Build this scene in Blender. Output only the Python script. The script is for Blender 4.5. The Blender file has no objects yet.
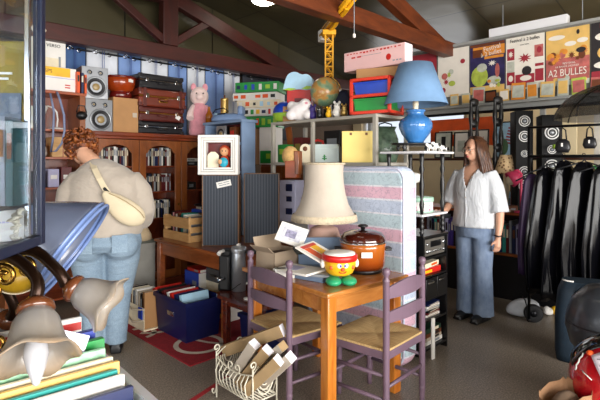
import bpy, bmesh, math, random
from mathutils import Vector, Matrix, noise
random.seed(7)
PI = math.pi
SC = bpy.context.scene
COL = SC.collection
F, H, CX, HY = 470.0, 1.45, 300.0, 162.0      # focal length in pixels, eye height, principal column, horizon row

def at(px, py, Y):
    """world point seen at picture position (px, py) when it stands Y metres ahead"""
    return Vector(((px-CX)*Y/F, Y, H-(py-HY)*Y/F))
R2 = math.sqrt(.5)
def uv(u, v, z=0.0):
    """room axes: u runs along the left wall, v out of it"""
    return Vector(((u+v)*R2, (u-v)*R2, z))

# ------------------------------------------------------------------ materials
def lin(h):
    if not isinstance(h, str): return tuple(h)+(1,)
    h = h.lstrip('#'); o = []
    for i in (0, 2, 4):
        c = int(h[i:i+2], 16)/255
        o.append(c/12.92 if c <= .04045 else ((c+.055)/1.055)**2.4)
    return (*o, 1)
MATS = {}
class NT:
    def __init__(s, m):
        s.m = m; m.use_nodes = True; s.t = m.node_tree; s.b = s.t.nodes['Principled BSDF']
        s._c = None
    def n(s, typ, **kw):
        x = s.t.nodes.new(typ)
        for k, v in kw.items(): setattr(x, k, v)
        return x
    def l(s, a, b): s.t.links.new(a, b)
    def co(s):
        if s._c is None: s._c = s.n('ShaderNodeTexCoord').outputs['Object']
        return s._c
    def mapped(s, scale, rot=(0,0,0), loc=(0,0,0)):
        m = s.n('ShaderNodeMapping'); s.l(s.co(), m.inputs[0])
        m.inputs['Scale'].default_value = scale; m.inputs['Rotation'].default_value = rot; m.inputs['Location'].default_value = loc
        return m.outputs[0]
    def ramp(s, fac, stops, interp='LINEAR'):
        r = s.n('ShaderNodeValToRGB'); r.color_ramp.interpolation = interp
        e = r.color_ramp.elements
        while len(e) < len(stops): e.new(.5)
        for q, (p, c) in zip(e, stops): q.position = p; q.color = lin(c)
        s.l(fac, r.inputs[0]); return r.outputs[0]
    def noise(s, vec, scale, detail=4, rough=.5, dist=0):
        x = s.n('ShaderNodeTexNoise'); s.l(vec, x.inputs['Vector'])
        x.inputs['Scale'].default_value = scale; x.inputs['Detail'].default_value = detail
        x.inputs['Roughness'].default_value = rough; x.inputs['Distortion'].default_value = dist
        return x.outputs['Fac']
    def mix(s, fac, a, b, mode='MIX'):
        x = s.n('ShaderNodeMix', data_type='RGBA', blend_type=mode)
        for sock, v in ((x.inputs[0], fac), (x.inputs[6], a), (x.inputs[7], b)):
            if hasattr(v, 'links') or isinstance(v, bpy.types.NodeSocket): s.l(v, sock)
            elif isinstance(v, str): sock.default_value = lin(v)
            else: sock.default_value = v
        return x.outputs[2]
    def math(s, op, a, b=None):
        x = s.n('ShaderNodeMath', operation=op)
        for sock, v in ((x.inputs[0], a), (x.inputs[1], b)):
            if v is None: continue
            if isinstance(v, bpy.types.NodeSocket): s.l(v, sock)
            else: sock.default_value = v
        return x.outputs[0]
    def bump(s, h, strength, dist=.01):
        x = s.n('ShaderNodeBump'); x.inputs['Strength'].default_value = strength; x.inputs['Distance'].default_value = dist
        s.l(h, x.inputs['Height']); s.l(x.outputs[0], s.b.inputs['Normal'])
    def col(s, c): s.l(c, s.b.inputs['Base Color'])

def mat(name, c, rough=.5, metal=0, var=.12, vs=9, bump=0, bs=60, coat=0, trans=0, alpha=1, emit=0, spec=.5, sheen=0):
    if name in MATS: return MATS[name]
    m = bpy.data.materials.new(name); MATS[name] = m; t = NT(m); b = t.b
    b.inputs['Base Color'].default_value = lin(c)
    b.inputs['Roughness'].default_value = rough; b.inputs['Metallic'].default_value = metal
    b.inputs['Specular IOR Level'].default_value = spec
    if coat: b.inputs['Coat Weight'].default_value = coat; b.inputs['Coat Roughness'].default_value = .08
    if trans: b.inputs['Transmission Weight'].default_value = trans
    if sheen: b.inputs['Sheen Weight'].default_value = sheen
    if alpha < 1: b.inputs['Alpha'].default_value = alpha
    if emit: b.inputs['Emission Color'].default_value = lin(c); b.inputs['Emission Strength'].default_value = emit
    if var:
        L = lin(c); lo = tuple(max(0, x*(1-var)) for x in L[:3]); hi = tuple(min(1, x*(1+var)) for x in L[:3])
        t.col(t.ramp(t.noise(t.co(), vs, 3), [(.3, lo), (.7, hi)]))
    if bump: t.bump(t.noise(t.co(), bs, 3), bump)
    return m
def wood(name, c1, c2, rough=.4, scale=(3, 3, 26), coat=.0, dist=1.2, knots=False):
    if name in MATS: return MATS[name]
    m = bpy.data.materials.new(name); MATS[name] = m; t = NT(m)
    t.b.inputs['Roughness'].default_value = rough
    if coat: t.b.inputs['Coat Weight'].default_value = coat; t.b.inputs['Coat Roughness'].default_value = .15
    f = t.noise(t.mapped(scale), 2.2, 5, .6, dist)
    c = t.ramp(f, [(.3, c1), (.72, c2)])
    if knots:
        v = t.n('ShaderNodeTexVoronoi'); t.l(t.mapped((5, 5, 2.5)), v.inputs['Vector']); v.inputs['Scale'].default_value = 1.3
        k = t.ramp(v.outputs['Distance'], [(.05, '#4a220b'), (.11, '#ffffff')])
        c = t.mix(1.0, c, k, 'MULTIPLY')
    t.col(c); t.bump(f, .08)
    return m
def bands(name, stops, period, axis=2, rough=.6, off=0., bump=0, var=.06):
    """constant colour bands across one object axis"""
    if name in MATS: return MATS[name]
    m = bpy.data.materials.new(name); MATS[name] = m; t = NT(m); t.b.inputs['Roughness'].default_value = rough
    sp = t.n('ShaderNodeSeparateXYZ'); t.l(t.co(), sp.inputs[0])
    f = t.math('FRACT', t.math('ADD', t.math('DIVIDE', sp.outputs[axis], period), off))
    c = t.ramp(f, stops, 'CONSTANT')
    t.col(c)
    if bump: t.bump(f, bump)
    return m

# ------------------------------------------------------------------ mesh builder
class MB:
    def __init__(s): s.bm = bmesh.new(); s.mi = 0
    def _f(s, vs, sm=False):
        try: f = s.bm.faces.new(vs)
        except ValueError: return None
        f.material_index = s.mi; f.smooth = sm; return f
    def box(s, x0, x1, y0, y1, z0, z1, bev=0, M=None, seg=2):
        co = [(x0,y0,z0),(x1,y0,z0),(x1,y1,z0),(x0,y1,z0),(x0,y0,z1),(x1,y0,z1),(x1,y1,z1),(x0,y1,z1)]
        v = [s.bm.verts.new(M @ Vector(c) if M else c) for c in co]
        fs = [s._f([v[i] for i in q]) for q in ((3,2,1,0),(4,5,6,7),(0,1,5,4),(1,2,6,5),(2,3,7,6),(3,0,4,7))]
        if bev:
            es = list({e for f in fs for e in f.edges})
            r = bmesh.ops.bevel(s.bm, geom=es, offset=bev, segments=seg, profile=.5, affect='EDGES')
            for f in r['faces']: f.material_index = s.mi; f.smooth = True
        return s
    def cbox(s, c, sx, sy, sz, bev=0, M=None, seg=2):
        return s.box(c[0]-sx/2, c[0]+sx/2, c[1]-sy/2, c[1]+sy/2, c[2]-sz/2, c[2]+sz/2, bev, M, seg)
    def rings(s, rs, closed=False, cap=True, sm=True):
        R = [[s.bm.verts.new(p) for p in r] for r in rs]; n = len(R[0])
        pairs = list(zip(R, R[1:])) + ([(R[-1], R[0])] if closed else [])
        for a, b in pairs:
            for i in range(n):
                j = (i+1) % n; s._f([a[i], a[j], b[j], b[i]], sm)
        if cap and not closed:
            s._f(R[0][::-1]); s._f(R[-1])
        return s
    def tube(s, pts, r, n=8, closed=False, cap=True, sm=True):
        pts = [Vector(p) for p in pts]; N = len(pts)
        rr = r if isinstance(r, (list, tuple)) else [r]*N
        up = None; rs = []
        for i, p in enumerate(pts):
            if closed: d = pts[(i+1) % N]-pts[i-1]
            else: d = pts[min(i+1, N-1)]-pts[max(i-1, 0)]
            if d.length < 1e-9: d = Vector((0,0,1))
            d.normalize()
            if up is None:
                up = Vector((0,0,1)) if abs(d.z) < .9 else Vector((1,0,0))
            a = (up-d*up.dot(d))
            if a.length < 1e-6: a = d.orthogonal()
            a.normalize(); up = a; b = d.cross(a)
            rs.append([p+(a*math.cos(2*PI*k/n)+b*math.sin(2*PI*k/n))*rr[i] for k in range(n)])
        return s.rings(rs, closed, cap, sm)
    def cyl(s, p0, p1, r0, r1=None, n=16):
        return s.tube([p0, p1], [r0, r0 if r1 is None else r1], n)
    def lathe(s, prof, c=(0,0,0), n=24, M=None, wave=None, cap=False):
        """prof: (radius, z) pairs; wave(angle, r, z) may change the radius"""
        c = Vector(c); rs = []
        for r, z in prof:
            ring = []
            for k in range(n):
                a = 2*PI*k/n; q = wave(a, r, z) if wave else r
                p = Vector((q*math.cos(a), q*math.sin(a), z))
                ring.append((M @ p if M else p)+c)
            rs.append(ring)
        return s.rings(rs, cap=cap)
    def ell(s, c, rx, ry, rz, n=14, M=None):
        c = Vector(c); rs = []
        m = max(6, n//2+1)
        for i in range(m+1):
            t = PI*i/m
            t = min(max(t, .04), PI-.04)
            rs.append([(M if M else Matrix.Identity(3)) @ Vector((rx*math.sin(t)*math.cos(2*PI*k/n), ry*math.sin(t)*math.sin(2*PI*k/n), -rz*math.cos(t)))+c for k in range(n)])
        return s.rings(rs)
    def eloft(s, secs, n=24, pw=2.0):
        """closed stack of (super)ellipse sections (cx, cy, z, rx, ry)"""
        rs = []
        for cx, cy, z, rx, ry in secs:
            ring = []
            for k in range(n):
                a = 2*PI*k/n; ca, sa = math.cos(a), math.sin(a)
                ring.append(Vector((cx+rx*math.copysign(abs(ca)**(2/pw), ca), cy+ry*math.copysign(abs(sa)**(2/pw), sa), z)))
            rs.append(ring)
        return s.rings(rs)
    def prism(s, pts, t, M=None, sm=False):
        """outline in x,z thickened from y=0 to y=t"""
        a = [Vector((p[0], 0, p[1])) for p in pts]; b = [Vector((p[0], t, p[1])) for p in pts]
        if M: a = [M @ p for p in a]; b = [M @ p for p in b]
        A = [s.bm.verts.new(p) for p in a]; B = [s.bm.verts.new(p) for p in b]; n = len(A)
        s._f(A); s._f(B[::-1])
        for i in range(n): s._f([A[i], B[i], B[(i+1) % n], A[(i+1) % n]], sm)
        return s
    def quad(s, *p): s._f([s.bm.verts.new(q) for q in p]); return s
    def grid(s, fn, nu, nv, closed=False, sm=True):
        V = [[s.bm.verts.new(fn(i/nu, j/nv)) for j in range(nv+1)] for i in range(nu+1)]
        for i in range(nu):
            for j in range(nv): s._f([V[i][j], V[i+1][j], V[i+1][j+1], V[i][j+1]], sm)
        return s
    def mesh(s, name, mats=()):
        bmesh.ops.recalc_face_normals(s.bm, faces=s.bm.faces)
        me = bpy.data.meshes.new(name); s.bm.to_mesh(me); s.bm.free()
        for m in (mats if isinstance(mats, (list, tuple)) else [mats]): me.materials.append(m)
        return me
    def stube(s, pts, rr, n=10, k=5):
        """tube through smoothly interpolated points"""
        P = [Vector(p) for p in pts]; out = []; R_ = []
        for i in range(len(P)-1):
            a, b, c, d = P[max(i-1, 0)], P[i], P[i+1], P[min(i+2, len(P)-1)]
            for j in range(k):
                t = j/k; out.append(.5*((2*b)+(c-a)*t+(2*a-5*b+4*c-d)*t*t+(3*b-a-3*c+d)*t**3)); R_.append(rr[i]*(1-t)+rr[i+1]*t)
        return s.tube(out+[P[-1]], R_+[rr[-1]], n)
    def build(s, name, mats, parent=None, loc=None, rot=None, mods=()):
        return link(name, s.mesh(name, mats), parent, loc, rot, mods)

def link(name, me, parent=None, loc=None, rot=None, mods=()):
    o = bpy.data.objects.new(name, me); COL.objects.link(o)
    if parent: o.parent = parent
    if loc is not None: o.location = loc
    if rot is not None: o.rotation_euler = rot
    for typ, kw in mods:
        m = o.modifiers.new(typ.title(), typ)
        for k, v in kw.items(): setattr(m, k, v)
    return o
SUB1 = [('SUBSURF', dict(levels=1, render_levels=1))]
SUB2 = [('SUBSURF', dict(levels=2, render_levels=2))]
def SOL(t, off=0): return ('SOLIDIFY', dict(thickness=t, offset=off))
def tag(o, label, cat, group=None, kind=None):
    o['label'] = label; o['category'] = cat
    if group: o['group'] = group
    if kind: o['kind'] = kind
    return o
def thing(name, label, cat, loc=(0,0,0), rz=0, group=None):
    o = bpy.data.objects.new(name, None); COL.objects.link(o); o.empty_display_size = .05
    o.location = loc; o.rotation_euler = (0, 0, rz)
    return tag(o, label, cat, group)
def solo(mb, name, mats, label, cat, loc=(0,0,0), rz=0, group=None, mods=(), rot=None):
    o = mb.build(name, mats, None, loc, rot if rot else (0, 0, rz), mods)
    return tag(o, label, cat, group)
def struct(mb, name, mats, loc=None, rot=None):
    o = mb.build(name, mats, None, loc, rot); o['kind'] = 'structure'; return o
def dup(o, loc=None, rz=None, label=None, group=None, parent=None):
    c = o.copy(); COL.objects.link(c)
    if parent: c.parent = parent
    if loc is not None: c.location = loc
    if rz is not None: c.rotation_euler = (0, 0, rz)
    if label: c['label'] = label
    if group: c['group'] = group
    for ch in list(o.children): dup(ch, parent=c)
    return c
def fuse(mb, voxel, smooth=4, fac=.5):
    """one continuous skin over overlapping closed shapes"""
    bmesh.ops.recalc_face_normals(mb.bm, faces=mb.bm.faces)
    me = bpy.data.meshes.new('t'); mb.bm.to_mesh(me); mb.bm.free()
    o = bpy.data.objects.new('t', me); COL.objects.link(o)
    r = o.modifiers.new('r', 'REMESH'); r.mode = 'VOXEL'; r.voxel_size = voxel; r.use_smooth_shade = True
    if smooth:
        q = o.modifiers.new('s', 'SMOOTH'); q.iterations = smooth; q.factor = fac
    dg = bpy.context.evaluated_depsgraph_get(); dg.update()
    out = bpy.data.meshes.new_from_object(o.evaluated_get(dg))
    bpy.data.objects.remove(o); bpy.data.meshes.remove(me)
    res = MB(); res.bm.from_mesh(out); bpy.data.meshes.remove(out)
    for f in res.bm.faces: f.smooth = True
    return res
def text_mesh(s, size, ext=.0006):
    c = bpy.data.curves.new('t', 'FONT'); c.body = s; c.size = size; c.extrude = ext
    c.align_x = 'CENTER'; c.align_y = 'CENTER'; c.resolution_u = 3
    o = bpy.data.objects.new('t', c); COL.objects.link(o)
    dg = bpy.context.evaluated_depsgraph_get(); dg.update()
    me = bpy.data.meshes.new_from_object(o.evaluated_get(dg))
    bpy.data.objects.remove(o); bpy.data.curves.remove(c)
    return me
def text(s, size, m, parent, loc, rot=(PI/2, 0, 0), name='lettering', sx=1, ext=.0006, bold=0):
    me = text_mesh(s, size, ext); me.materials.clear(); me.materials.append(m)
    o = link(name, me, parent, loc, rot); o.scale = (sx, 1, 1); return o

# shared materials
white = mat('white_paint', '#e9e6e0', .5, var=.04)
paper = mat('paper', '#ece8df', .8, var=.05)
black = mat('black_plastic', '#101012', .4); matte = mat('matte_black', '#09090b', .6, spec=.25)
darkm = mat('dark_metal', '#15161a', .35, .6)
chrome = mat('chrome', '#c9ccd0', .15, 1, var=.02)
brass = mat('brass', '#a9803c', .25, 1)
gold = mat('gold_tin', '#b99a5a', .3, .8)
card = mat('brown_card', '#b08355', .8, var=.1, vs=5)
card2 = mat('grey_card', '#b9ac9a', .8, var=.08)
tape = mat('parcel_tape', '#c8a87a', .25, var=.03)
red = mat('red_plastic', '#c1241c', .35)
blue = mat('blue_plastic', '#1c43b4', .35)
green = mat('green_plastic', '#1f8f3c', .35)
yellow = mat('yellow_plastic', '#efb81c', .4)
orange = mat('orange_card', '#e2571e', .5)
purple = mat('purple_card', '#3a2a78', .5)
teal = mat('teal_card', '#2a8f86', .5)
navy = mat('navy_card', '#14204c', .4)
pink = mat('pink_card', '#e2a3ab', .6)
cream = mat('cream_card', '#e8dcc0', .6)
grey = mat('grey_card_board', '#8b9096', .6)
maroon = mat('maroon_card', '#5e1216', .45)
brownc = mat('brown_cover', '#6b3a1c', .5)
lav = mat('lavender_card', '#b9b6d6', .6)
lime = mat('lime_card', '#9cc43a', .5)
sky = mat('pale_blue_card', '#a9cfe6', .6)
redwood = wood('red_stained_wood', '#5a1f0c', '#8e3d17', .32, (4, 4, 1.2), .3)
redwoodh = wood('red_stained_wood_level', '#5a1f0c', '#8e3d17', .32, (1.2, 4, 8), .3)
oakw = wood('orange_oak', '#74390f', '#98531e', .38, (4, 4, 1.2), .2)
shelfw = wood('shelf_wood', '#8a3a1a', '#b35a2c', .4, (1.2, 4, 8), .1)
pine = wood('varnished_pine', '#a86326', '#cb8b49', .25, (1.0, 7, 5), .45)
pinev = wood('varnished_pine_leg', '#a95a18', '#cf8433', .28, (8, 8, .9), .35, knots=True)
crate_w = wood('pale_crate_wood', '#c08f55', '#dcb27c', .6, (1.2, 5, 9))
deskw = wood('brown_desk_wood', '#6f3413', '#a0572a', .3, (1.2, 5, 7), .35)
COVERS = [red, blue, navy, white, cream, black, green, maroon, grey, orange, teal, brownc, lav, yellow, purple]

def add_book(mb, t, d, h, x0=0, ci=0, pi=1, z0=0, y0=0):
    """upright book, spine at y0 facing -y, thickness along x"""
    mb.mi = ci; e = min(.003, t*.2)
    mb.box(x0, x0+e, y0, y0+d, z0, z0+h); mb.box(x0+t-e, x0+t, y0, y0+d, z0, z0+h); mb.box(x0, x0+t, y0, y0+e, z0, z0+h)
    mb.mi = pi; mb.box(x0+e, x0+t-e, y0+e, y0+d-e, z0+.003, z0+h-.003)
    mb.mi = ci
_bk = {}
def book_mesh(t, d, h, m, flat=False):
    k = (round(t, 3), round(d, 3), round(h, 3), m.name, flat)
    if k not in _bk:
        mb = MB()
        add_book(mb, t, d, h, -t/2)
        mb.mi = 2; mb.box(-t*.3, t*.3, -.0006, .001, h*.55, h*.85)
        if flat:
            bmesh.ops.rotate(mb.bm, verts=mb.bm.verts, cent=(0,0,0), matrix=Matrix.Rotation(PI/2, 3, 'Y'))
            bmesh.ops.translate(mb.bm, verts=mb.bm.verts, vec=(-h/2, 0, t/2))
        _bk[k] = mb.mesh('book', [m, paper, random.choice([card2, grey, cream, black, brownc])])
    return _bk[k]
def book(name, t, d, h, m, label, loc, rz=0, group=None, flat=False, cat='book', tilt=0):
    o = link(name, book_mesh(t, d, h, m, flat), None, loc, (0, tilt, rz)); return tag(o, label, cat, group)
def carton(name, label, cat, loc, rz, w, d, h, m, tm=None, group=None, bev=.004, lid=None, prints=()):
    """closed box: body, optional lid band or tape, printed panels (x, z, w, h, material) on its front"""
    r = thing(name, label, cat, loc, rz, group)
    mb = MB(); mb.box(-w/2, w/2, -d/2, d/2, 0, h, bev)
    mb.box(-w/2+.004, w/2-.004, -.0015, .0015, h-.0005, h+.0008)
    mb.build('body', m, r)
    if tm:
        mb = MB(); mb.box(-w/2-.0008, w/2+.0008, -.03, .03, h-.001, h+.0012); mb.box(-w/2-.0012, -w/2+.001, -.03, .03, h*.7, h+.001); mb.box(w/2-.001, w/2+.0012, -.03, .03, h*.7, h+.001)
        mb.build('tape', tm, r)
    if lid:
        lm, lh = lid; mb = MB(); mb.box(-w/2-.003, w/2+.003, -d/2-.003, d/2+.003, h-lh, h+.002, bev); mb.build('lid', lm, r)
    if prints:
        for i, (x, z, pw, ph, pm) in enumerate(prints):
            mb = MB(); mb.box(x-pw/2, x+pw/2, -d/2-.004-.0004*i, -d/2+.001, z-ph/2, z+ph/2); mb.build('printed_panel', pm, r)
    return r
# ================================================================== THE SETTING
A45 = PI/4
def on_left(px, d=0.0):
    """u of a picture column on the plane d metres behind the bookcase fronts of the left wall"""
    k = 7.05+1.4142*d; Y = k/(1-(px-CX)/F); return (2*Y-k)*R2
def LW(u, d, z): return uv(u, -4.985-d, z)

# floor: speckled worn vinyl
m = bpy.data.materials.new('speckled_floor'); t = NT(m)
c1 = t.ramp(t.noise(t.co(), 1.3, 5, .6), [(.3, '#74695d'), (.7, '#958878')])
c2 = t.ramp(t.noise(t.co(), 95, 3, .7), [(.36, '#3c342e'), (.5, '#7c7166'), (.68, '#b5a999')])
t.col(t.mix(.62, c1, c2)); t.b.inputs['Roughness'].default_value = .38
t.bump(t.noise(t.co(), 60, 3), .06)
mb = MB(); mb.box(-3.4, 7.1, -5.6, 3.8, -.1, 0)
struct(mb, 'floor', m, rot=(0, 0, A45)).scale = (1, 1, 1)
# the room frame maps local x to u and local y to -v, so mirror the box in v
bpy.data.objects['floor'].data.transform(Matrix.Scale(-1, 4, (0, 1, 0)))
bpy.data.objects['floor'].data.flip_normals()

wallm = mat('plaster_wall', '#4a3a2c', .9, var=.08, vs=2)
creamw = mat('cream_wall', '#d8c6a0', .85, var=.06, vs=2)
def wallbox(name, u0, u1, v0, v1, z0, z1, m):
    mb = MB(); mb.box(u0, u1, -v1, -v0, z0, z1); return struct(mb, name, m, rot=(0, 0, A45))
wallbox('wall_left', -3.4, 7.1, -5.65, -5.5, 0, 2.84, wallm)
mb = MB()
for v0, v1, z0, z1 in ((-5.5, -5.3, 0, 3.02), (-3.3, 3.8, 0, 3.02), (-5.3, -3.3, 0, 1.7), (-5.3, -3.3, 2.75, 3.02)): mb.box(6.9, 7.05, -v1, -v0, z0, z1)
struct(mb, 'wall_right', creamw, rot=(0, 0, A45))
# rear walls with the daylight openings
mb = MB()
for u0, u1, z0, z1 in ((-3.4, -2.2, 0, 3.6), (4.2, 6.9, 0, 3.6), (-2.2, 4.2, 2.6, 3.8), (-2.2, 4.2, 0, .25)):
    mb.box(u0, u1, -3.8, -3.65, z0, z1)
struct(mb, 'wall_rear', creamw, rot=(0, 0, A45))
mb = MB()
for v0, v1, z0, z1 in ((-5.5, -3.2, 0, 3.4), (2.4, 3.65, 0, 3.4), (-3.2, 2.4, 2.5, 3.4), (-3.2, 2.4, 0, .8)):
    mb.box(-3.4, -3.25, -v1, -v0, z0, z1)
struct(mb, 'wall_near', creamw, rot=(0, 0, A45))
w = MB()
for a in (-2.2, -.65, .95, 2.6, 4.14): w.box(a, a+.06, -3.76, -3.7, .25, 2.6)
for z in (.25, 2.54): w.box(-2.2, 4.2, -3.76, -3.7, z, z+.06)
struct(w, 'window_1', white, rot=(0, 0, A45))
w = MB()
for a in (-3.2, -1.35, .5, 2.34): w.box(-3.36, -3.3, -a-.06, -a, .8, 2.5)
for z in (.8, 2.44): w.box(-3.36, -3.3, -2.4, 3.2, z, z+.06)
struct(w, 'window_2', white, rot=(0, 0, A45))

w = MB()
for a in (-5.3, -4.33, -3.36): w.box(6.95, 7.0, -a-.06, -a, 1.7, 2.75)
for z in (1.7, 2.69): w.box(6.95, 7.0, 3.3, 5.3, z, z+.06)
struct(w, 'window_3', white, rot=(0, 0, A45))
# ceiling: dark satin boards with open joints
m = bpy.data.materials.new('dark_ceiling_boards'); t = NT(m)
br = t.n('ShaderNodeTexBrick'); t.l(t.mapped((1, 1, 1)), br.inputs['Vector'])
br.inputs['Scale'].default_value = 1; br.inputs['Brick Width'].default_value = 1.25; br.inputs['Row Height'].default_value = .82
br.inputs['Mortar Size'].default_value = .009; br.inputs['Color1'].default_value = lin('#4d4733'); br.inputs['Color2'].default_value = lin('#413b2a')
br.inputs['Mortar'].default_value = lin('#12100c'); br.offset = 0; br.inputs['Mortar Smooth'].default_value = .1
t.col(br.outputs['Color']); t.b.inputs['Roughness'].default_value = .28
t.bump(t.noise(t.co(), 1.6, 2), .25, .05)
RU, RZ, SL = 2.9, 3.74, .2
def slope(name, u0, u1, s):
    L = math.hypot(u1-u0, s*(u1-u0)); a = math.atan(s)
    mb = MB(); mb.box(0, L, -3.9, 5.7, 0, .06)
    o = struct(mb, name, m)
    z0 = RZ if abs(u0-RU) < .01 else RZ+(s*(u0-RU))
    o.matrix_world = Matrix.Translation(uv(u0, 0, z0)) @ Matrix.Rotation(A45, 4, 'Z') @ Matrix.Rotation(-a, 4, 'Y')
    return o
GW = m
slope('ceiling', RU, 7.3, -SL)
slope('ceiling_near', -3.6, RU, .09)

# boarded gable above the left wall
mb = MB(); mb.box(-3.4, 7.1, 0, 1.3, 0, .06)
o = struct(mb, 'wall_gable', m); o.matrix_world = Matrix.Translation(uv(0, -5.53, 2.8)) @ Matrix.Rotation(A45, 4, 'Z') @ Matrix.Rotation(PI/2, 4, 'X')
# roof trusses
beamd = wood('dark_red_beam', '#300e08', '#4a170c', .5, (1, 5, 5), .0)
beamo = wood('brown_beam', '#4a1e0a', '#783916', .5, (1, 5, 5), .0)
def bar(name, root, m, u0, z0, u1, z1, th, dp=.11):
    L = math.hypot(u1-u0, z1-z0); mb = MB(); mb.box(0, L, -dp/2, dp/2, -th/2, th/2, .008)
    o = mb.build(name, m, root, (u0, 0, z0), (0, -math.atan2(z1-z0, u1-u0), 0)); return o
def truss(name, v, m, ue):
    r = bpy.data.objects.new(name, None); COL.objects.link(r); r['kind'] = 'structure'
    r.location = uv(0, v, 0); r.rotation_euler = (0, 0, A45)
    bar('tie_beam', r, m, -3.2, 2.83, 6.85, 2.83, .17, .13)
    bar('king_post', r, m, RU, 2.92, RU, RZ-.06, .2, .12)
    bar('rafter', r, m, RU+.03, RZ-.22, ue, 2.84, .17)
    bar('rafter', r, m, RU-.03, RZ-.22, -3.1, 3.0, .17)
    bar('brace', r, m, RU+.08, 2.98, RU+.62, 3.36, .09, .08)
    bar('brace', r, m, RU-.08, 2.98, RU-.75, 3.42, .09, .08)
    return r
truss('trim_1', -5.15, beamd, 5.05).location.z = -.065
truss('trim_2', -2.81, beamo, 5.2)

# curtains with eyelets hanging on the left wall
CD = .445
rod = MB(); rod.tube([LW(.2, CD, 2.70), LW(5.4, CD, 2.70)], .011, 8)
solo(rod, 'curtain_rod', darkm, 'dark curtain rod running under the roof beam, carrying the blue and white curtains', 'curtain rod')
cb = mat('blue_curtain_cloth', '#7f9cd0', .85, var=.1, vs=3); cw = mat('white_curtain_cloth', '#dfe3ea', .85, var=.05, vs=3)
cd = mat('charcoal_curtain_cloth', '#33363f', .85, var=.1); cbd = mat('denim_blue_curtain_cloth', '#4a6a9c', .85, var=.12, vs=4)
seam = mat('curtain_seam', '#41589a', .8)
def curtain(u, w, m, label, ne, group=None):
    r = thing('eyelet_curtain', label, 'curtain', LW(u, CD, 0), A45, group)
    amp = .028; k = ne
    mb = MB(); mb.grid(lambda a, b: Vector((a*w, amp*math.sin(2*PI*(a*k*.5+.25*k))*(1-.2*b)+.016, 2.75-b*.95)), 10*k, 6)
    mb.build('cloth', m, r, mods=[SOL(.004)])
    for j in range(ne):
        x = (j+.5)/ne*w; mb = MB()
        y = amp*math.sin(2*PI*((j+.5)/ne*k*.5+.25*k))+.016
        mb.tube([(x+.021*math.cos(q*PI/6), y-.007, 2.70+.021*math.sin(q*PI/6)) for q in range(12)], .0065, 6, closed=True)
        mb.build('eyelet', chrome, r)
    mb = MB()
    for s in (.47, .53): mb.box(w*s-.002, w*s+.002, -.018, -.014, 1.83, 2.74)
    mb.build('seam_stripe', seam, r)
cols = [63, 87, 119, 142, 169, 188, 206, 225, 241]
cl = ['denim blue eyelet curtain behind the tall white box, nearest the glass display case',
      'white eyelet curtain above the silver loudspeakers', 'light blue eyelet curtain above the orange enamel pot',
      'white eyelet curtain above the black suitcase', 'light blue eyelet curtain above the right end of the suitcases',
      'white eyelet curtain right behind the plush pig head', 'light blue eyelet curtain behind the bronze jar, left of the last white one',
      'narrow white eyelet curtain next to the charcoal curtain']
for i in range(8):
    u0 = on_left(cols[i], CD); u1 = on_left(cols[i+1], CD)
    curtain(u0, u1-u0-.012, cbd if i == 0 else (cb if i % 2 == 0 else cw), cl[i], 2, 'blue and white curtains along the left wall')
curtain(on_left(242, CD), on_left(293, CD)-on_left(242, CD), cd, 'charcoal eyelet curtain behind the stack of board games', 3)
# ================================================================== LEFT WALL
# ---- bookcase with arched doors
U0, PIT, BH = 1.915, .53, 1.775
r = thing('arched_bookcase', 'reddish wooden bookcase with three arched openings full of video cases', 'bookcase', LW(U0, 0, 0), A45)
W = PIT*3; D = .34
mb = MB(); mb.box(0, .02, .02, D, 0, BH-.04); mb.box(W-.02, W, .02, D, 0, BH-.04); mb.box(0, W, D-.012, D, 0, BH-.04)
for i in (1, 2): mb.box(i*PIT-.01, i*PIT+.01, .02, D-.012, .06, BH-.04)
mb.box(.0, W, .02, D, .04, .07)
mb.build('carcass', redwood, r)
mb = MB(); mb.box(-.03, W+.03, -.035, D, BH-.045, BH, .008); mb.box(-.015, W+.015, -.02, D-.02, BH-.075, BH-.045, .004); mb.build('cornice', redwoodh, r)
mb = MB(); mb.box(-.01, W+.01, -.0, .03, 0, .09, .004); mb.build('plinth', redwoodh, r)
for z in (.45, .80, 1.11, 1.405):
    for i in range(3):
        mb = MB(); mb.box(i*PIT+.011, (i+1)*PIT-.011, .03, D-.014, z-.018, z, .003); mb.build('shelf', redwoodh, r)
for i in range(3):
    mb = MB(); x0, x1 = i*PIT+.004, (i+1)*PIT-.004; s = .078; zt, zb = BH-.08, .1
    mb.box(x0, x0+s, 0, .022, zb, zt, .004); mb.box(x1-s, x1, 0, .022, zb, zt, .004); mb.box(x0+s, x1-s, 0, .022, zb, zb+.09, .003)
    n = 16; a0, a1 = x0+s, x1-s; mid = (a0+a1)/2; hw = (a1-a0)/2
    def arch(x):
        q = abs(x-mid)/hw
        return zt-.055-.075*q**2.2-(.02 if q > .8 else 0)
    pts = [(a0+(a1-a0)*k/n, arch(a0+(a1-a0)*k/n)) for k in range(n+1)]
    mb.prism([(a0, zt)]+pts+[(a1, zt)], .02)
    dr = mb.build('door_frame', oakw, r)
    mb = MB(); mb.lathe([(.001, 0), (.011, .002), (.013, .012), (.008, .018), (.001, .02)], M=Matrix.Rotation(PI/2, 3, 'X'), n=10)
    mb.build('knob', brass, dr, (x1-s/2, 0, .95))
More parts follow.
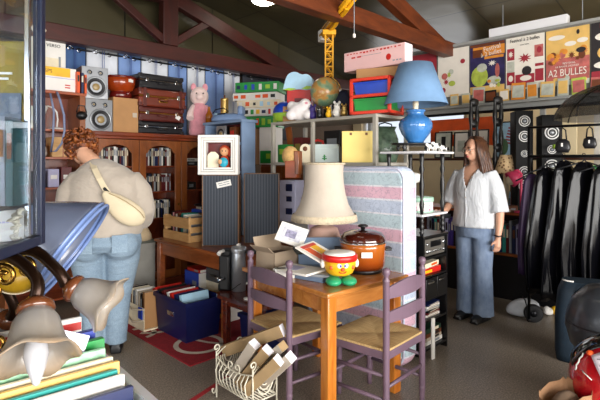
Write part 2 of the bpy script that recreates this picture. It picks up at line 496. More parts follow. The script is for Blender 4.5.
# video cases, one object each
spines = [book_mesh(.0165+.012*random.random(), .14, .185+.03*random.random(), m_) for m_ in
          (black, navy, white, maroon, cream, maroon, grey, black, brownc, grey, black, white, black, brownc, card2)]
def row(u0, u1, z, d, label, group, hmax=1):
    u = u0
    while True:
        me = random.choice(spines); w_ = max(v.co.x for v in me.vertices)*2
        if u+w_ > u1: break
        o = link('video_case', me, None, LW(u+w_/2, d, z), (0, 0, A45)); tag(o, label, 'video case', group)
        u += w_+.0012
bays = ['left', 'middle']
for i in range(2):
    for z, nm in ((1.406, 'top'), (1.111, 'second'), (.801, 'third')):
        if i == 0 and z < 1.2: continue
        a = U0+i*PIT+.085
        row(a, a+PIT-.175, z, .07, 'thin upright case in the %s row of the bookcase behind its %s arched door' % (nm, bays[i]), '%s row of video cases behind the %s arched door' % (nm, bays[i]))
for k, (z, m_, w_, h_) in enumerate(((1.406, black, .2, .05), (1.457, white, .22, .04), (1.111, black, .14, .09))):
    carton('flat_box', ['black flat box lying in the right arched bay under a white one', 'white flat box on a black one in the right arched bay', 'small black box in the right arched bay, below the white flat box'][k],
           'box', LW(U0+2*PIT+.2, .2, z), A45, w_, .2, h_, m_, prints=((0, h_/2, w_*.4, h_*.4, grey),))

# ---- tall open shelf left of it
r = thing('open_shelf_unit', 'tall open shelf unit of red-brown wood left of the arched bookcase', 'shelf unit', LW(1.14, 0, 0), A45)
W = .72; TH = 2.155
mb = MB(); mb.box(0, .025, 0, .36, 0, TH); mb.build('side_panel', oakw, r)
mb = MB(); mb.box(W-.055, W, 0, .36, 0, TH); mb.build('side_panel', oakw, r)
mb = MB(); mb.box(.025, W-.055, .35, .36, 0, TH); mb.build('back_panel', redwood, r)
for z in (.1, .5, .85, 1.2, 1.5, 1.775): mb = MB(); mb.box(.025, W-.055, 0, .35, z-.022, z, .003); mb.build('shelf', shelfw, r)
mb = MB(); mb.box(-.01, W+.01, -.01, .37, TH-.03, TH, .004); mb.build('top_board', shelfw, r)

def lw_px(px, d): return on_left(px, d)
# on its top
carton('tall_white_box', 'tall white product box with a lettered top standing on the open shelf unit', 'box', LW(lw_px(53, .22), .25, TH), A45, .24, .08, .54, white,
       prints=((0, .3, .15, .12, cream), (-.05, .17, .05, .08, brownc), (.06, .3, .02, .16, grey)))
text('VERSO', .045, darkm, bpy.data.objects['tall_white_box'], (0, -.046, .485))
r = carton('yellow_game_box', 'white flat box with a yellow band, before the tall white box', 'box', LW(lw_px(60, .05), .10, TH), A45, .33, .05, .25, white,
       prints=((-.03, .2, .27, .09, yellow), (.0, .14, .3, .008, lav), (.08, .05, .05, .012, red), (.08, .075, .05, .012, red)))
text('SPS', .05, brownc, r, (-.1, -.031, .2))
book('orange_book', .03, .17, .22, orange, 'orange book upright on the open shelf unit beside the yellow-banded box', LW(lw_px(77, .1)-.01, .03, TH), A45)
book('purple_book', .025, .17, .215, navy, 'dark blue book between two orange books on the open shelf unit', LW(lw_px(80, .1), .03, TH), A45)
book('orange_book', .022, .17, .2, orange, 'slim orange book at the shelf unit end, right of the dark blue book', LW(lw_px(82, .1)+.012, .03, TH), A45)
mb = MB(); mb.lathe([(.001, 0), (.07, .0), (.08, .1), (.09, .52), (.11, .56), (.125, .60), (.10, .67), (.001, .70)], n=20)
solo(mb, 'cream_vase', cream, 'cream rounded vase top showing behind the tall white box', 'vase', LW(1.45, .2, TH))
# desk lamp on the middle shelf
def gooseneck(name, label, loc, rz, shade, body, s=1.0, hang=False):
    r = thing(name, label, 'lamp', loc, rz)
    mb = MB(); mb.lathe([(.001, 0), (.085, 0), (.09, .008), (.08, .02), (.02, .03), (.001, .032)], n=20); mb.build('base', body, r)
    pts = [(.0, 0, .03), (.01, 0, .12), (.0, 0, .2), (-.035, 0, .245), (-.09, 0, .262), (-.13, 0, .25)]
    mb = MB(); mb.tube(pts, .009, 8); mb.build('arm', body, r)
    M = Matrix.Rotation(math.radians(125), 3, 'Y').transposed()
    mb = MB(); mb.lathe([(.012, .0), (.03, .004), (.036, .03), (.05, .06), (.082, .12), (.086, .13), (.08, .13), (.045, .055), (.012, .02)], c=(-.11, 0, .258), M=Matrix.Rotation(math.radians(225), 3, 'Y'), n=20)
    mb.build('lamp_shade', shade, r); r.scale = (s, s, s); return r
gooseneck('desk_lamp', 'white gooseneck desk lamp on the open shelf unit', LW(1.70-.07, .14, 1.775), A45, white, white, .9)
carton('wooden_box', 'pale wooden box on the open shelf unit below the white desk lamp', 'box', LW(1.66, .15, 1.50), A45, .2, .2, .2, crate_w, prints=((0, .1, .008, .2, shelfw),))
mb = MB(); mb.lathe([(.001, 0), (.04, 0), (.055, .03), (.05, .09), (.03, .12), (.034, .135), (.028, .135), (.001, .1)], n=16)
solo(mb, 'white_jug', white, 'small white jug on the open shelf unit, left of the pale wooden box', 'jug', LW(1.47, .1, 1.50))
for i, (u, z, m_, nm) in enumerate(((1.45, 1.2, black, 'black'), (1.58, 1.2, lav, 'lilac'), (1.70, 1.2, maroon, 'dark red'), (1.40, 1.775, cream, 'cream'))):
    carton('small_box', nm+' small box on the open shelf unit, '+('one shelf under the pale wooden box' if z < 1.5 else 'left of the desk lamp'), 'box', LW(u, .14, z), A45, .1, .14, .16+.02*i, m_, prints=((0, .1, .06, .04, white),))
# blue-grey cable loop hanging from the shelf side
mb = MB(); cab = mat('blue_grey_cable', '#7d86a5', .5)
o_ = LW(1.74, -.06, 0)
pp = [at(50, 92, 4.62), at(54, 112, 4.6), at(53, 138, 4.58), at(51, 152, 4.56), at(56, 151, 4.56), at(62, 143, 4.56), at(64.5, 131, 4.56), at(64, 115, 4.58), at(60, 100, 4.6), at(57, 92, 4.62)]
mb.tube(pp, .011, 8); solo(mb, 'cable_loop', cab, 'blue-grey cable looped down the front of the open shelf unit', 'cable')
# dark headphones / lamp hanging on the post
mb = MB(); mb.ell((0, 0, .0), .055, .05, .045, 14); mb.tube([(-.05, 0, .03), (-.03, 0, .1), (.03, 0, .1), (.05, 0, .03)], .006, 6)
solo(mb, 'black_headphones', black, 'black headphones hooked on the wooden post of the open shelf unit', 'headphones', LW(1.80, -.06, 1.92), A45)

# ---- silver loudspeakers
silver = mat('silver_front', '#94979b', .3, .55, var=.03); cone = mat('speaker_cone', '#17171a', .5); dust = mat('brown_cone_cap', '#9c8456', .35)
walnut = wood('walnut_veneer', '#5f3c20', '#8b6238', .4, (5, 5, 1.5), .2)
def hifi(name, label, loc, rz, w, d, h, drv, body, front, group=None, ring=silver, capm=dust):
    r = thing(name, label, 'loudspeaker', loc, rz, group)
    mb = MB(); mb.box(-w/2, w/2, .012, d, 0, h, .004); mb.build('cabinet', body, r)
    mb = MB(); mb.box(-w/2, w/2, 0, .014, 0, h, .003); mb.build('baffle', front, r)
    for x, z, rad in drv:
        M = Matrix.Rotation(PI/2, 3, 'X')
        mb = MB(); mb.lathe([(rad*.80, .001), (rad*.84, .009), (rad*.97, .009), (rad, .001)], M=M, n=28); q = mb.build('driver_ring', ring, r, (x, 0, z))
        mb = MB(); mb.lathe([(rad*.83, .005), (rad*.74, .009), (rad*.66, .003), (rad*.3, -.02+.012), (.001, -.008)], M=M, n=24); mb.build('cone', cone, q, (0, -.001, 0))
        if ring is not silver: mb = MB(); mb.lathe([(rad*.46, .004), (rad*.5, .012), (rad*.62, .012), (rad*.66, .004)], M=M, n=24); mb.build('inner_ring', ring, q)
        mb = MB(); mb.ell((0, -.004, 0), rad*.34, .012, rad*.34, 14); mb.build('dust_cap', capm, q)
    return r
hifi('bookshelf_speaker', 'silver bookshelf loudspeaker with brown cone, lower of the two beside the carton', LW(2.03, .07, BH), A45, .285, .25, .345, ((.015, .128, .118), (-.06, .285, .03), (.06, .285, .03)), black, silver, 'silver loudspeakers on the bookcase')
hifi('bookshelf_speaker', 'silver loudspeaker with wooden side, standing on top of the lower silver one', LW(1.985, .07, BH+.346), A45-.1, .265, .25, .335, ((.01, .125, .112), (-.055, .275, .028), (.055, .275, .028)), walnut, silver, 'silver loudspeakers on the bookcase')
# ---- carton and orange pot
carton('brown_carton', 'plain brown carton on the bookcase between loudspeakers and suitcases', 'carton', LW(2.32, .2, BH), A45, .285, .28, .385, card, tape, prints=((.1, .2, .05, .05, card2),))
en = mat('orange_enamel', '#9c3a12', .22, coat=.6, var=.25, vs=6); en2 = mat('dark_red_enamel', '#651510', .25, coat=.5)
r = thing('enamel_pot', 'orange-brown enamel pot with a knob, standing on the plain brown carton', 'pot', LW(2.315, .2, BH+.387), A45)
mb = MB(); mb.lathe([(.001, 0), (.11, 0), (.125, .02), (.12, .06), (.105, .075)], n=28); mb.build('foot', en2, r)
mb = MB(); mb.lathe([(.10, .073), (.14, .1), (.162, .16), (.168, .22), (.16, .225), (.15, .16), (.001, .1)], n=28); mb.build('bowl', en, r)
mb = MB(); mb.lathe([(.168, .222), (.178, .228), (.17, .243), (.14, .25), (.001, .252)], n=28); mb.build('lid', en2, r)
mb = MB(); mb.lathe([(.001, 0), (.022, 0), (.024, .014), (.001, .016)], M=Matrix.Rotation(PI/2, 3, 'X'), n=14); mb.build('knob', en2, r, (.035, -.128, .05))
mb = MB(); mb.box(-.032, .032, -.001, .001, -.016, .016); mb.build('price_label', white, r, (.05, -.162, .19), (.0, 0, .3))
# ---- suitcases
leather = mat('brown_leather', '#6e2a18', .4, var=.2, vs=7, bump=.12, bs=90, coat=.2); leather2 = mat('dark_brown_leather', '#55201a', .4, var=.2, vs=6, bump=.12, bs=90)
blackl = mat('black_leather', '#17161a', .4, bump=.15, bs=110)
def suitcase(label, u, d, z, w, dp, h, m, clasp=2, straps=False, rz=A45):
    r = thing('suitcase', label, 'suitcase', LW(u, d, z), rz, 'suitcases stacked on the bookcase')
    mb = MB(); mb.box(-w/2, w/2, 0, dp, 0, h*.56, .022); mb.build('body', m, r)
    mb = MB(); mb.box(-w/2, w/2, 0, dp, h*.575, h, .022); mb.build('lid', m, r)
    mb = MB(); mb.box(-w/2+.006, w/2-.006, .006, dp-.006, h*.54, h*.6); mb.build('metal_rim', chrome if m is blackl else brass, r)
    hd = MB(); hd.tube([(-.06, .0, h*.42), (-.055, -.028, h*.38), (0, -.034, h*.35), (.055, -.028, h*.38), (.06, 0, h*.42)], .009, 8); hd.build('handle', m, r)
    for s in (-1, 1):
        c = MB(); c.box(-.018, .018, -.008, .004, h*.46, h*.72, .003); c.build('clasp', chrome, r, (s*w*.33, 0, 0))
        if straps: c = MB(); c.box(-.02, .02, -.005, dp+.005, -.003, h+.004, .002); c.build('strap', leather2, r, (s*w*.38, 0, 0))
    for s in (-1, 1):
        for zz in (0, h-.045):
            c = MB(); c.box(-.02, .02, -.004, .04, 0, .045, .004); c.build('corner_guard', leather2 if m is not blackl else blackl, r, (s*(w/2-.017), 0, zz))
    return r
su = 2.752
suitcase('black suitcase at the bottom of the suitcase stack', su, .06, BH, .575, .3, .145, blackl)
s2 = suitcase('brown suitcase, second from the bottom of the stack, with a paper tag', su+.003, .05, BH+.147, .57, .3, .165, leather2)
mb = MB(); mb.box(-.03, .03, -.001, .001, -.025, .025); mb.build('price_tag', white, s2, (.2, -.006, .06), (0, .5, 0))
s3 = suitcase('larger brown leather suitcase with corner pads, under the topmost black case', su+.004, .03, BH+.314, .60, .32, .205, leather, straps=True)
mb = MB(); mb.box(-.055, .055, -.008, .001, .05, .1, .004); mb.build('name_plate', brass, s3)
suitcase('slim black suitcase on top of the stack', su, .05, BH+.521, .56, .3, .17, blackl)
# ---- plush pig in a pink dress
pk = mat('pink_plush', '#e39aa6', .95, var=.1, vs=20, bump=.3, bs=160, sheen=.4); pkw = mat('pale_pink_plush', '#efd3cd', .95, var=.08, vs=18, bump=.3, bs=160, sheen=.4)
r = thing('plush_pig', 'tall pink plush pig in a pink dress, sitting at the end of the bookcase', 'plush toy', LW(3.225, .0, BH), A45-.5)
mb = MB(); mb.lathe([(.001, 0), (.12, 0), (.128, .04), (.12, .15), (.10, .3), (.065, .4), (.001, .41)], n=20); mb.build('dress', pk, r)
mb = MB(); mb.ell((0, 0, .485), .115, .105, .12, 18); mb.ell((.0, -.1, .465), .05, .04, .04, 12)
fuse(mb, .012, 5).build('head', pkw, r)
for s in (-1, 1):
    mb = MB(); mb.ell((s*.07, -.01, .595), .035, .018, .05, 10); mb.build('ear', pk, r)
    mb = MB(); mb.ell((s*.04, -.1, .51), .009, .006, .011, 8); mb.build('eye', black, r)
    mb = MB(); mb.tube([(s*.07, -.02, .36), (s*.11, -.06, .27), (s*.115, -.1, .2)], [.035, .04, .045], 10); mb.build('arm', pk if s > 0 else pkw, r)
# ================================================================== DESK CORNER
# ---- old desk with its long front towards the camera's left
DV0, DV1, DU0, DU1, DZ = -4.26, -3.13, 2.27, 2.98, .70
AM45 = -PI/4                      # front faces -u, local x runs along +v
def UV(u, v, z=0): return uv(u, v, z)
r = thing('desk', 'brown wooden desk carrying the wooden crate and two ribbed loudspeakers', 'desk', UV(DU0, DV0), AM45)
W, D = DV1-DV0, DU1-DU0
mb = MB(); mb.box(-.02, W+.02, -.02, D+.01, DZ-.03, DZ, .008); mb.build('desk_top', deskw, r)
mb = MB(); mb.box(.05, W-.05, .02, .04, DZ-.15, DZ-.03, .003); mb.build('front_apron', deskw, r)
mb = MB(); mb.box(.05, W-.05, D-.03, D-.015, DZ-.15, DZ-.03, .003); mb.build('rear_apron', deskw, r)
for x in (.02, W-.035): mb = MB(); mb.box(x, x+.015, .06, D-.06, DZ-.15, DZ-.03, .002); mb.build('side_apron', deskw, r)
for x in (0, W-.06):
    for y in (0, D-.07): mb = MB(); mb.box(x, x+.06, y, y+.06, 0, DZ-.03, .006); mb.build('leg', deskw, r)
# ---- wooden crate with books
r = thing('wooden_crate', 'pale slatted wooden crate of books on the left end of the desk', 'crate', UV(2.36, -4.04, DZ), AM45)
CW, CDp = .45, .31
for x in (-CW/2, CW/2-.02):
    for y in (0, CDp-.02): mb = MB(); mb.box(x, x+.02, y, y+.02, 0, .235, .002); mb.build('corner_post', crate_w, r)
for z0, z1 in ((.0, .085), (.125, .225)):
    for y in (-.011, CDp): mb = MB(); mb.box(-CW/2-.01, CW/2+.01, y, y+.011, z0, z1, .002); mb.build('slat', crate_w, r)
for z0, z1 in ((.0, .06), (.085, .14), (.165, .225)):
    for x in (-CW/2-.011, CW/2): mb = MB(); mb.box(x, x+.011, 0, CDp, z0, z1, .002); mb.build('slat', crate_w, r)
mb = MB(); mb.box(-CW/2, CW/2, 0, CDp, 0, .01); mb.build('bottom', crate_w, r)
random.seed(3)
x = -.19
for i, (m_, t_, h_) in enumerate(((black, .03, .25), (pink, .025, .24), (maroon, .02, .25), (white, .03, .23), (brownc, .035, .24), (navy, .025, .22), (teal, .035, .24), (white, .02, .23), (cream, .03, .22), (grey, .03, .21))):
    nm = ['black', 'pink', 'dark red', 'thick white', 'brown', 'dark blue', 'teal', 'thin white', 'cream', 'grey'][i]
    p = UV(2.36, -4.04) + Vector((R2*(x+t_/2)+R2*.05, -R2*(x+t_/2)+R2*.05, 0))
    book('crate_book', t_, .17, h_, m_, nm+' book standing in the pale wooden crate on the desk', (p.x, p.y, DZ+.011), AM45, 'books in the wooden crate')
    x += t_+.004
p = UV(2.56, -3.93, DZ+.256)
book('blue_book', .03, .17, .23, blue, 'blue book lying across the books in the wooden crate', p, AM45+.3, flat=True)
p = UV(2.56, -3.93, DZ+.287)
book('white_book', .022, .15, .2, white, 'white booklet lying on the blue book above the wooden crate', p, AM45-.1, flat=True)
mb = MB(); pts = [UV(2.62+.09*math.cos(q*.5), -3.95+.12*math.sin(q*.5), DZ+.325) for q in range(11)]
mb.tube(pts, .008, 8); solo(mb, 'black_cable', black, 'black cable coiled on the books in the wooden crate', 'cable')
# ---- ribbed loudspeakers
rib = bpy.data.materials.new('ribbed_grey_grille'); t = NT(rib)
sp = t.n('ShaderNodeSeparateXYZ'); t.l(t.co(), sp.inputs[0])
f = t.math('FRACT', t.math('MULTIPLY', sp.outputs[0], 38.8))
t.col(t.ramp(f, [(.0, '#50565f'), (.42, '#50565f'), (.5, '#383d47'), (.92, '#383d47'), (1, '#50565f')])); t.b.inputs['Roughness'].default_value = .8
def ribbed(label, loc, rz, w, h, d):
    r = thing('ribbed_speaker', label, 'loudspeaker', loc, rz, 'ribbed grey loudspeakers on the desk')
    mb = MB(); mb.box(-w/2, w/2, .006, d, 0, h, .004); mb.build('cabinet', walnut, r)
    g = MB(); n = 12; g.box(-w/2+.008, w/2-.008, .0, .008, .006, h-.006)
    for k in range(n):
        x = -w/2+.012+(w-.024)*(k+.5)/n
        g.box(x-.0055, x+.0055, -.005, .0, .008, h-.008)
    g.build('grille', rib, r)
    for s in (-1, 1): b = MB(); b.box(s*(w/2-.004)-.004, s*(w/2-.004)+.004, -.006, .004, 0, h); b.build('edge_trim', walnut, r)
    return r
s1 = ribbed('left ribbed grey loudspeaker, under the square white display frame', (at(220.5, 0, 4.2).x, 4.2, DZ), .03, .325, .635, .19)
mb = MB(); mb.box(-.065, .065, -.0012, .0005, -.027, .027); lb = mb.build('paper_sticker', white, s1, (.03, -.0055, .555), (0, -.22, 0))
mb = MB()
for k, (a, b, z) in enumerate(((-.05, -.01, .01), (.0, .05, .012), (-.045, .02, -.008), (.025, .05, -.007))): mb.box(a, b, -.002, -.001, z-.003, z+.003)
mb.build('handwriting', grey, lb)
ribbed('right ribbed grey loudspeaker, standing behind the stainless coffee machine', (at(261.5, 0, 4.33).x, 4.33, DZ), .0, .325, .645, .16)
# ---- square white display frame with toys
fz = DZ+.636; fx = at(218, 0, 4.2).x
r = thing('display_box', 'square white stepped display frame with small toys, on the left ribbed loudspeaker', 'display box', (fx, 4.2, fz), .02)
S = .178
def sq(mb, a, b, y0, y1):
    for x0, x1, z0, z1 in ((-a, -b, -a, a), (b, a, -a, a), (-b, b, b, a), (-b, b, -a, -b)):
        mb.box(x0, x1, y0, y1, S+z0, S+z1, .004)
mb = MB(); sq(mb, S, .152, -.012, .15); mb.build('outer_frame', white, r)
mb = MB(); sq(mb, .150, .132, 0, .15); mb.build('middle_frame', white, r)
mb = MB(); sq(mb, .130, .112, .012, .15); mb.build('inner_frame', white, r)
mb = MB(); mb.box(-.115, .115, .14, .149, S-.115, S+.115); mb.build('back_panel', maroon, r)
for s in (-.141, -.131):
    pass
zz = fz+S-.112
skin = mat('doll_skin', '#e0a577', .5, var=.05); redhair = mat('doll_red_hair', '#b8401a', .7)
r = thing('red_haired_doll', 'red-haired doll in the white display frame, upper right', 'doll', (fx+.045, 4.29, zz), 0)
mb = MB(); mb.lathe([(.001, 0), (.05, 0), (.045, .05), (.03, .10), (.001, .105)], n=14); mb.build('dress', redhair, r)
mb = MB(); mb.ell((0, 0, .145), .042, .04, .045, 14); mb.build('head', skin, r)
mb = MB(); mb.ell((0, .012, .158), .05, .042, .046, 14); mb.ell((.045, .0, .135), .02, .022, .04, 10); mb.build('hair', redhair, r)
for s in (-1, 1): mb = MB(); mb.ell((s*.015, -.039, .148), .005, .004, .007, 8); mb.build('eye', black, r)
r = thing('turquoise_figurine', 'little turquoise figurine with a pale face in the white display frame, lower right', 'figurine', (fx+.045, 4.225, zz), 0)
mb = MB(); mb.ell((0, 0, .045), .042, .03, .045, 14); mb.build('body', mat('turquoise', '#2aa5c0', .4), r)
mb = MB(); mb.ell((-.028, -.02, .05), .02, .016, .024, 12); mb.build('face', skin, r)
mb = MB(); mb.prism([(-.05, 0), (.05, 0), (.05, .11), (.02, .14), (-.02, .14), (-.05, .11)], .012)
solo(mb, 'white_tag', cream, 'cream house-shaped tag leaning in the left of the white display frame', 'tag', (fx-.055, 4.26, zz), .2)
# ---- coffee machine on a low round-cornered table
TU, TV, TZ = 2.12, -3.075, .43
r = thing('low_table', 'low dark reddish table with a rounded corner, under the coffee machine', 'low table', UV(TU, TV), AM45)
mw = wood('reddish_table_wood', '#3f140a', '#6e2a14', .18, (1.2, 5, 7), .5)
W, D = .56, .42
pts = []
for cx_, cy_, a0 in ((W-.08, .08, -90), (W-.08, D-.08, 0), (.08, D-.08, 90), (.08, .08, 180)):
    for k in range(7): a = math.radians(a0+15*k); pts.append((cx_+.09*math.cos(a), cy_+.09*math.sin(a)))
mb = MB(); mb.rings([[Vector((x, y, z)) for x, y in pts] for z in (TZ-.028, TZ-.02, TZ-.006, TZ)], sm=False); mb.build('table_top', mw, r)
for x in (.05, W-.09):
    for y in (.05, D-.09): mb = MB(); mb.box(x, x+.045, y, y+.045, 0, TZ-.028, .005); mb.build('leg', mw, r)
mb = MB(); mb.box(.06, W-.06, .055, .07, TZ-.09, TZ-.028); mb.build('apron', mw, r)
steel = mat('brushed_steel', '#a9adb3', .34, .75, var=.05)
cp = UV(2.30, -2.99, TZ+.001); r = thing('coffee_machine', 'stainless steel and black capsule coffee machine on the low dark table', 'coffee machine', cp, -.25)
mb = MB(); mb.lathe([(.001, 0), (.057, 0), (.057, .325), (.054, .33), (.001, .33)], n=28); mb.build('water_tank', steel, r)
mb = MB(); mb.lathe([(.062, .30), (.064, .325), (.058, .345), (.03, .352), (.001, .353)], n=28, cap=False); mb.build('lid', steel, r)
mb = MB(); mb.lathe([(.001, .353), (.018, .353), (.018, .366), (.001, .372)], n=12); mb.build('lid_knob', white, r)
mb = MB(); mb.box(-.15, -.055, -.06, .07, .0, .30, .018); mb.build('body', black, r)
mb = MB(); mb.box(-.145, -.05, -.07, .06, .27, .325, .016); mb.build('brew_head', black, r)
mb = MB(); mb.lathe([(.001, 0), (.07, 0), (.072, .012), (.001, .014)], c=(.12, .02, .30), n=20); mb.box(.05, .1, .0, .04, .296, .312); mb.build('cup_tray', black, r)
mb = MB(); mb.tube([(-.1, -.065, .32), (-.115, -.1, .315), (-.12, -.12, .30)], [.014, .014, .017], 10); mb.build('lever', white, r)
mb = MB(); mb.tube([(-.10, -.07, .1), (-.12, -.12, .1)], [.012, .009], 8); mb.tube([(-.13, -.07, .1), (-.15, -.1, .11)], [.01, .008], 8); mb.build('spout', chrome, r)
mb = MB(); mb.tube([(.07*math.sin(a)*1.03, -.07*math.cos(a)*1.03, .04+.03*math.sin(a*2)) for a in [k*.12-.6 for k in range(11)]], .003, 6); mb.build('power_cord', black, r)
mb = MB(); mb.lathe([(.001, 0), (.03, 0), (.032, .006), (.001, .007)], n=14)
solo(mb, 'white_coaster', white, 'tiny white lid on the rounded corner of the low dark table', 'lid', UV(2.20, -2.75, TZ+.001))
# ---- under and before the desk
plb = mat('navy_crate_plastic', '#0b1445', .4, var=.1)
def bin_(name, label, cat, loc, rz, w, d, h, m, th=.006, rim=.012, group=None, taper=.9):
    r = thing(name, label, cat, loc, rz, group); mb = MB()
    def ring(k, z, i=0): return [Vector((sx*(w/2*k-i), sy*(d/2*k-i), z)) for sx, sy in ((-1,-1),(1,-1),(1,1),(-1,1))]
    mb.rings([ring(taper, 0), ring(1, h), ring(1, h, th), ring(taper, .01, th)], sm=False); mb.build('tub', m, r)
    mb = MB(); mb.rings([ring(1, h-.03), [Vector(p)*1 for p in ring(1, h-.03, -rim)], ring(1, h+.002, -rim), ring(1, h+.002, th*.5), ring(1, h-.03)], cap=False, sm=False); mb.build('rim', m, r)
    return r
r = bin_('blue_crate', 'dark blue plastic crate full of folders in front of the desk', 'crate', UV(2.155, -3.505), AM45, .50, .34, .33, plb)
mb = MB(); mb.box(-.05, .05, -.003, .002, -.02, .02, .002); mb.build('handle_slot', chrome, r, (.0, -.165, .2), (0.12, 0, 0))
base = UV(2.155, -3.505)
for i, (m_, t_, off, tl, nm) in enumerate(((red, .05, -.2, -.45, 'red'), (black, .045, -.13, -.4, 'black'), (maroon, .04, -.06, -.4, 'dark red'), (white, .03, .01, -.35, 'white'), (red, .035, .06, -.35, 'bright red'), (navy, .04, .12, -.3, 'navy'), (sky, .03, .17, -.2, 'pale blue'))):
    p = base+Vector((R2*off, -R2*off, .07)); p += Vector((-R2, -R2, 0))*.14
    book('folder', t_, .26, .30, m_, nm+' folder tilted among the others in the dark blue crate before the desk', p, AM45, 'folders in the dark blue crate', tilt=tl)
bin_('blue_crate', 'second dark blue crate, half hidden under the low table', 'crate', UV(2.40, -2.79), AM45, .30, .26, .27, plb)
mb = MB(); mb.box(-.025, .025, -.001, .001, -.03, .03)
bx = UV(2.40+.05, -3.50)
def flatbook(name, label, u, v, z, w, d, h, m, rz=AM45, cat='book'):
    return book(name, h, d, w, m, label, UV(u, v, z), rz, flat=True, cat=cat)
flatbook('yellow_folder', 'yellow flat folder at the bottom of the pile under the desk', 2.55, -3.62, .0, .36, .26, .24, yellow, cat='folder')
flatbook('yellow_folder', 'thin yellow folder, second in the pile under the desk', 2.54, -3.63, .241, .35, .25, .10, cream, cat='folder')
carton('grey_case', 'grey glossy flat case lying on the pile under the desk', 'case', UV(2.62, -3.58, .342), AM45, .34, .24, .12, mat('dark_grey_gloss', '#3d444c', .2), prints=((0, .06, .2, .02, black),))
flatbook('blue_album', 'bright blue album under the desk, left of the pile', 2.45, -3.92, .0, .24, .24, .40, blue, cat='album')
flatbook('red_album', 'red album lying on the bright blue one under the desk', 2.46, -3.90, .401, .22, .2, .03, red, cat='album')
# ---- left end: chest, printed box, folder bag
gch = mat('grey_painted_chest', '#8f8d86', .7, var=.12, vs=6)
r = carton('grey_chest', 'grey painted wooden chest left of the desk', 'chest', UV(2.18, -4.62, 0), AM45, .36, .34, .66, gch, lid=(mat('dark_grey_lid', '#55584f', .6), .03), bev=.004)
carton('printed_box', 'tall pale wooden box with an ornament print beside the grey chest', 'box', UV(1.90, -4.56, 0), AM45, .22, .16, .60, crate_w,
       prints=((0, .38, .1, .16, shelfw), (.03, .5, .06, .05, red), (0, .2, .12, .03, white)))
mb = MB(); mb.lathe([(.05, 0), (.12, .0), (.11, .06), (.07, .14), (.035, .2), (.001, .21)], n=18, wave=lambda a, r_, z: r_*(1+.1*math.sin(3*a)), cap=True)
solo(mb, 'beige_bag', mat('beige_cloth', '#c2ad8c', .9), 'slumped beige cloth bag on the grey chest, against the crate', 'bag', UV(2.2, -4.50, .665))
r = thing('folder_bag', 'bag of records and folders on the red rug left of the blue crate', 'bag', UV(1.98, -3.92, .008), AM45)
mb = MB(); mb.box(-.17, .17, -.1, .1, 0, .012, .003); mb.box(-.17, .17, -.1, -.094, .0, .2, .002); mb.box(-.17, .17, .094, .1, .0, .2, .002); mb.build('bag_body', cream, r)
mb = MB(); mb.tube([(-.17, -.105, .2), (0, -.125, .16), (.17, -.105, .19)], .006, 6); mb.tube([(-.17, -.105, .1), (0, -.12, .05), (.17, -.105, .1)], .006, 6); mb.build('string', card2, r)
mb = MB(); mb.box(.08, .15, -.11, -.1, .1, .2, .004); mb.build('blue_tag', blue, r)
for i, (m_, nm) in enumerate(((black, 'black'), (cream, 'cream'), (grey, 'grey'), (white, 'white'), (card2, 'beige'), (darkm, 'dark grey'), (card, 'brown'))):
    off = -.14+.046*i; p = UV(1.98, -3.92, .022)+Vector((R2*off, -R2*off, 0))+Vector((-R2, -R2, 0))*.085
    book('record_sleeve', .03, .17, .31-.008*(i % 3), m_, nm+' record sleeve standing in the bag on the red rug', p, AM45, 'record sleeves in the bag', cat='record')
# ---- red rug with pale rings
rug = mat('red_rug', '#8e1420', .95, var=.15, vs=30, bump=.3, bs=250); rugw = mat('rug_cream', '#cdbfae', .95, bump=.3, bs=250); rugd = mat('rug_dark', '#5a0d18', .95)
mb = MB(); U_, V_ = (1.80, 3.1), (-4.15, -2.90)
mb.box(U_[0], U_[1], -V_[1], -V_[0], 0.0005, .008, .002)
mb.mi = 1
def arc(cu, cv, r0, r1, a0, a1, n=28):
    for k in range(n):
        a, b = a0+(a1-a0)*k/n, a0+(a1-a0)*(k+1)/n
        P = [(cu+r_*math.cos(q), -(cv+r_*math.sin(q))) for r_, q in ((r0, a), (r1, a), (r1, b), (r0, b))]
        if all(U_[0]+.01 < p[0] < U_[1]-.01 and -V_[1]+.01 < p[1] < -V_[0]-.01 for p in P):
            mb.quad(*[Vector((x, y, .0092)) for x, y in P])
arc(2.07, -3.2, .16, .20, 0, 2*PI); arc(2.1, -3.95, .3, .34, 0, 2*PI); arc(2.1, -3.95, .15, .19, 0, 2*PI)
arc(2.6, -3.4, .5, .53, 0, 2*PI); arc(1.84, -3.75, .1, .14, 0, 2*PI)
solo(mb, 'red_rug', [rug, rugw], 'dark red rug with pale ring pattern under the crates', 'rug', rz=A45)
mb = MB(); a, b = at(187, 404, 2.82), at(229, 376, 3.18); dv = (b-a).normalized()*1; nv = Vector((-dv.y, dv.x, 0))*.018
P = [Vector((q.x, q.y, 0)) for q in (a-nv, a+nv, b+nv, b-nv)]
mb.rings([[p+Vector((0, 0, z)) for p in P] for z in (.0006, .0016)], sm=False)
solo(mb, 'red_floor_tape', mat('red_tape', '#a3242c', .6, var=.3, vs=60), 'worn strip of red tape on the floor by the white rack', 'tape')
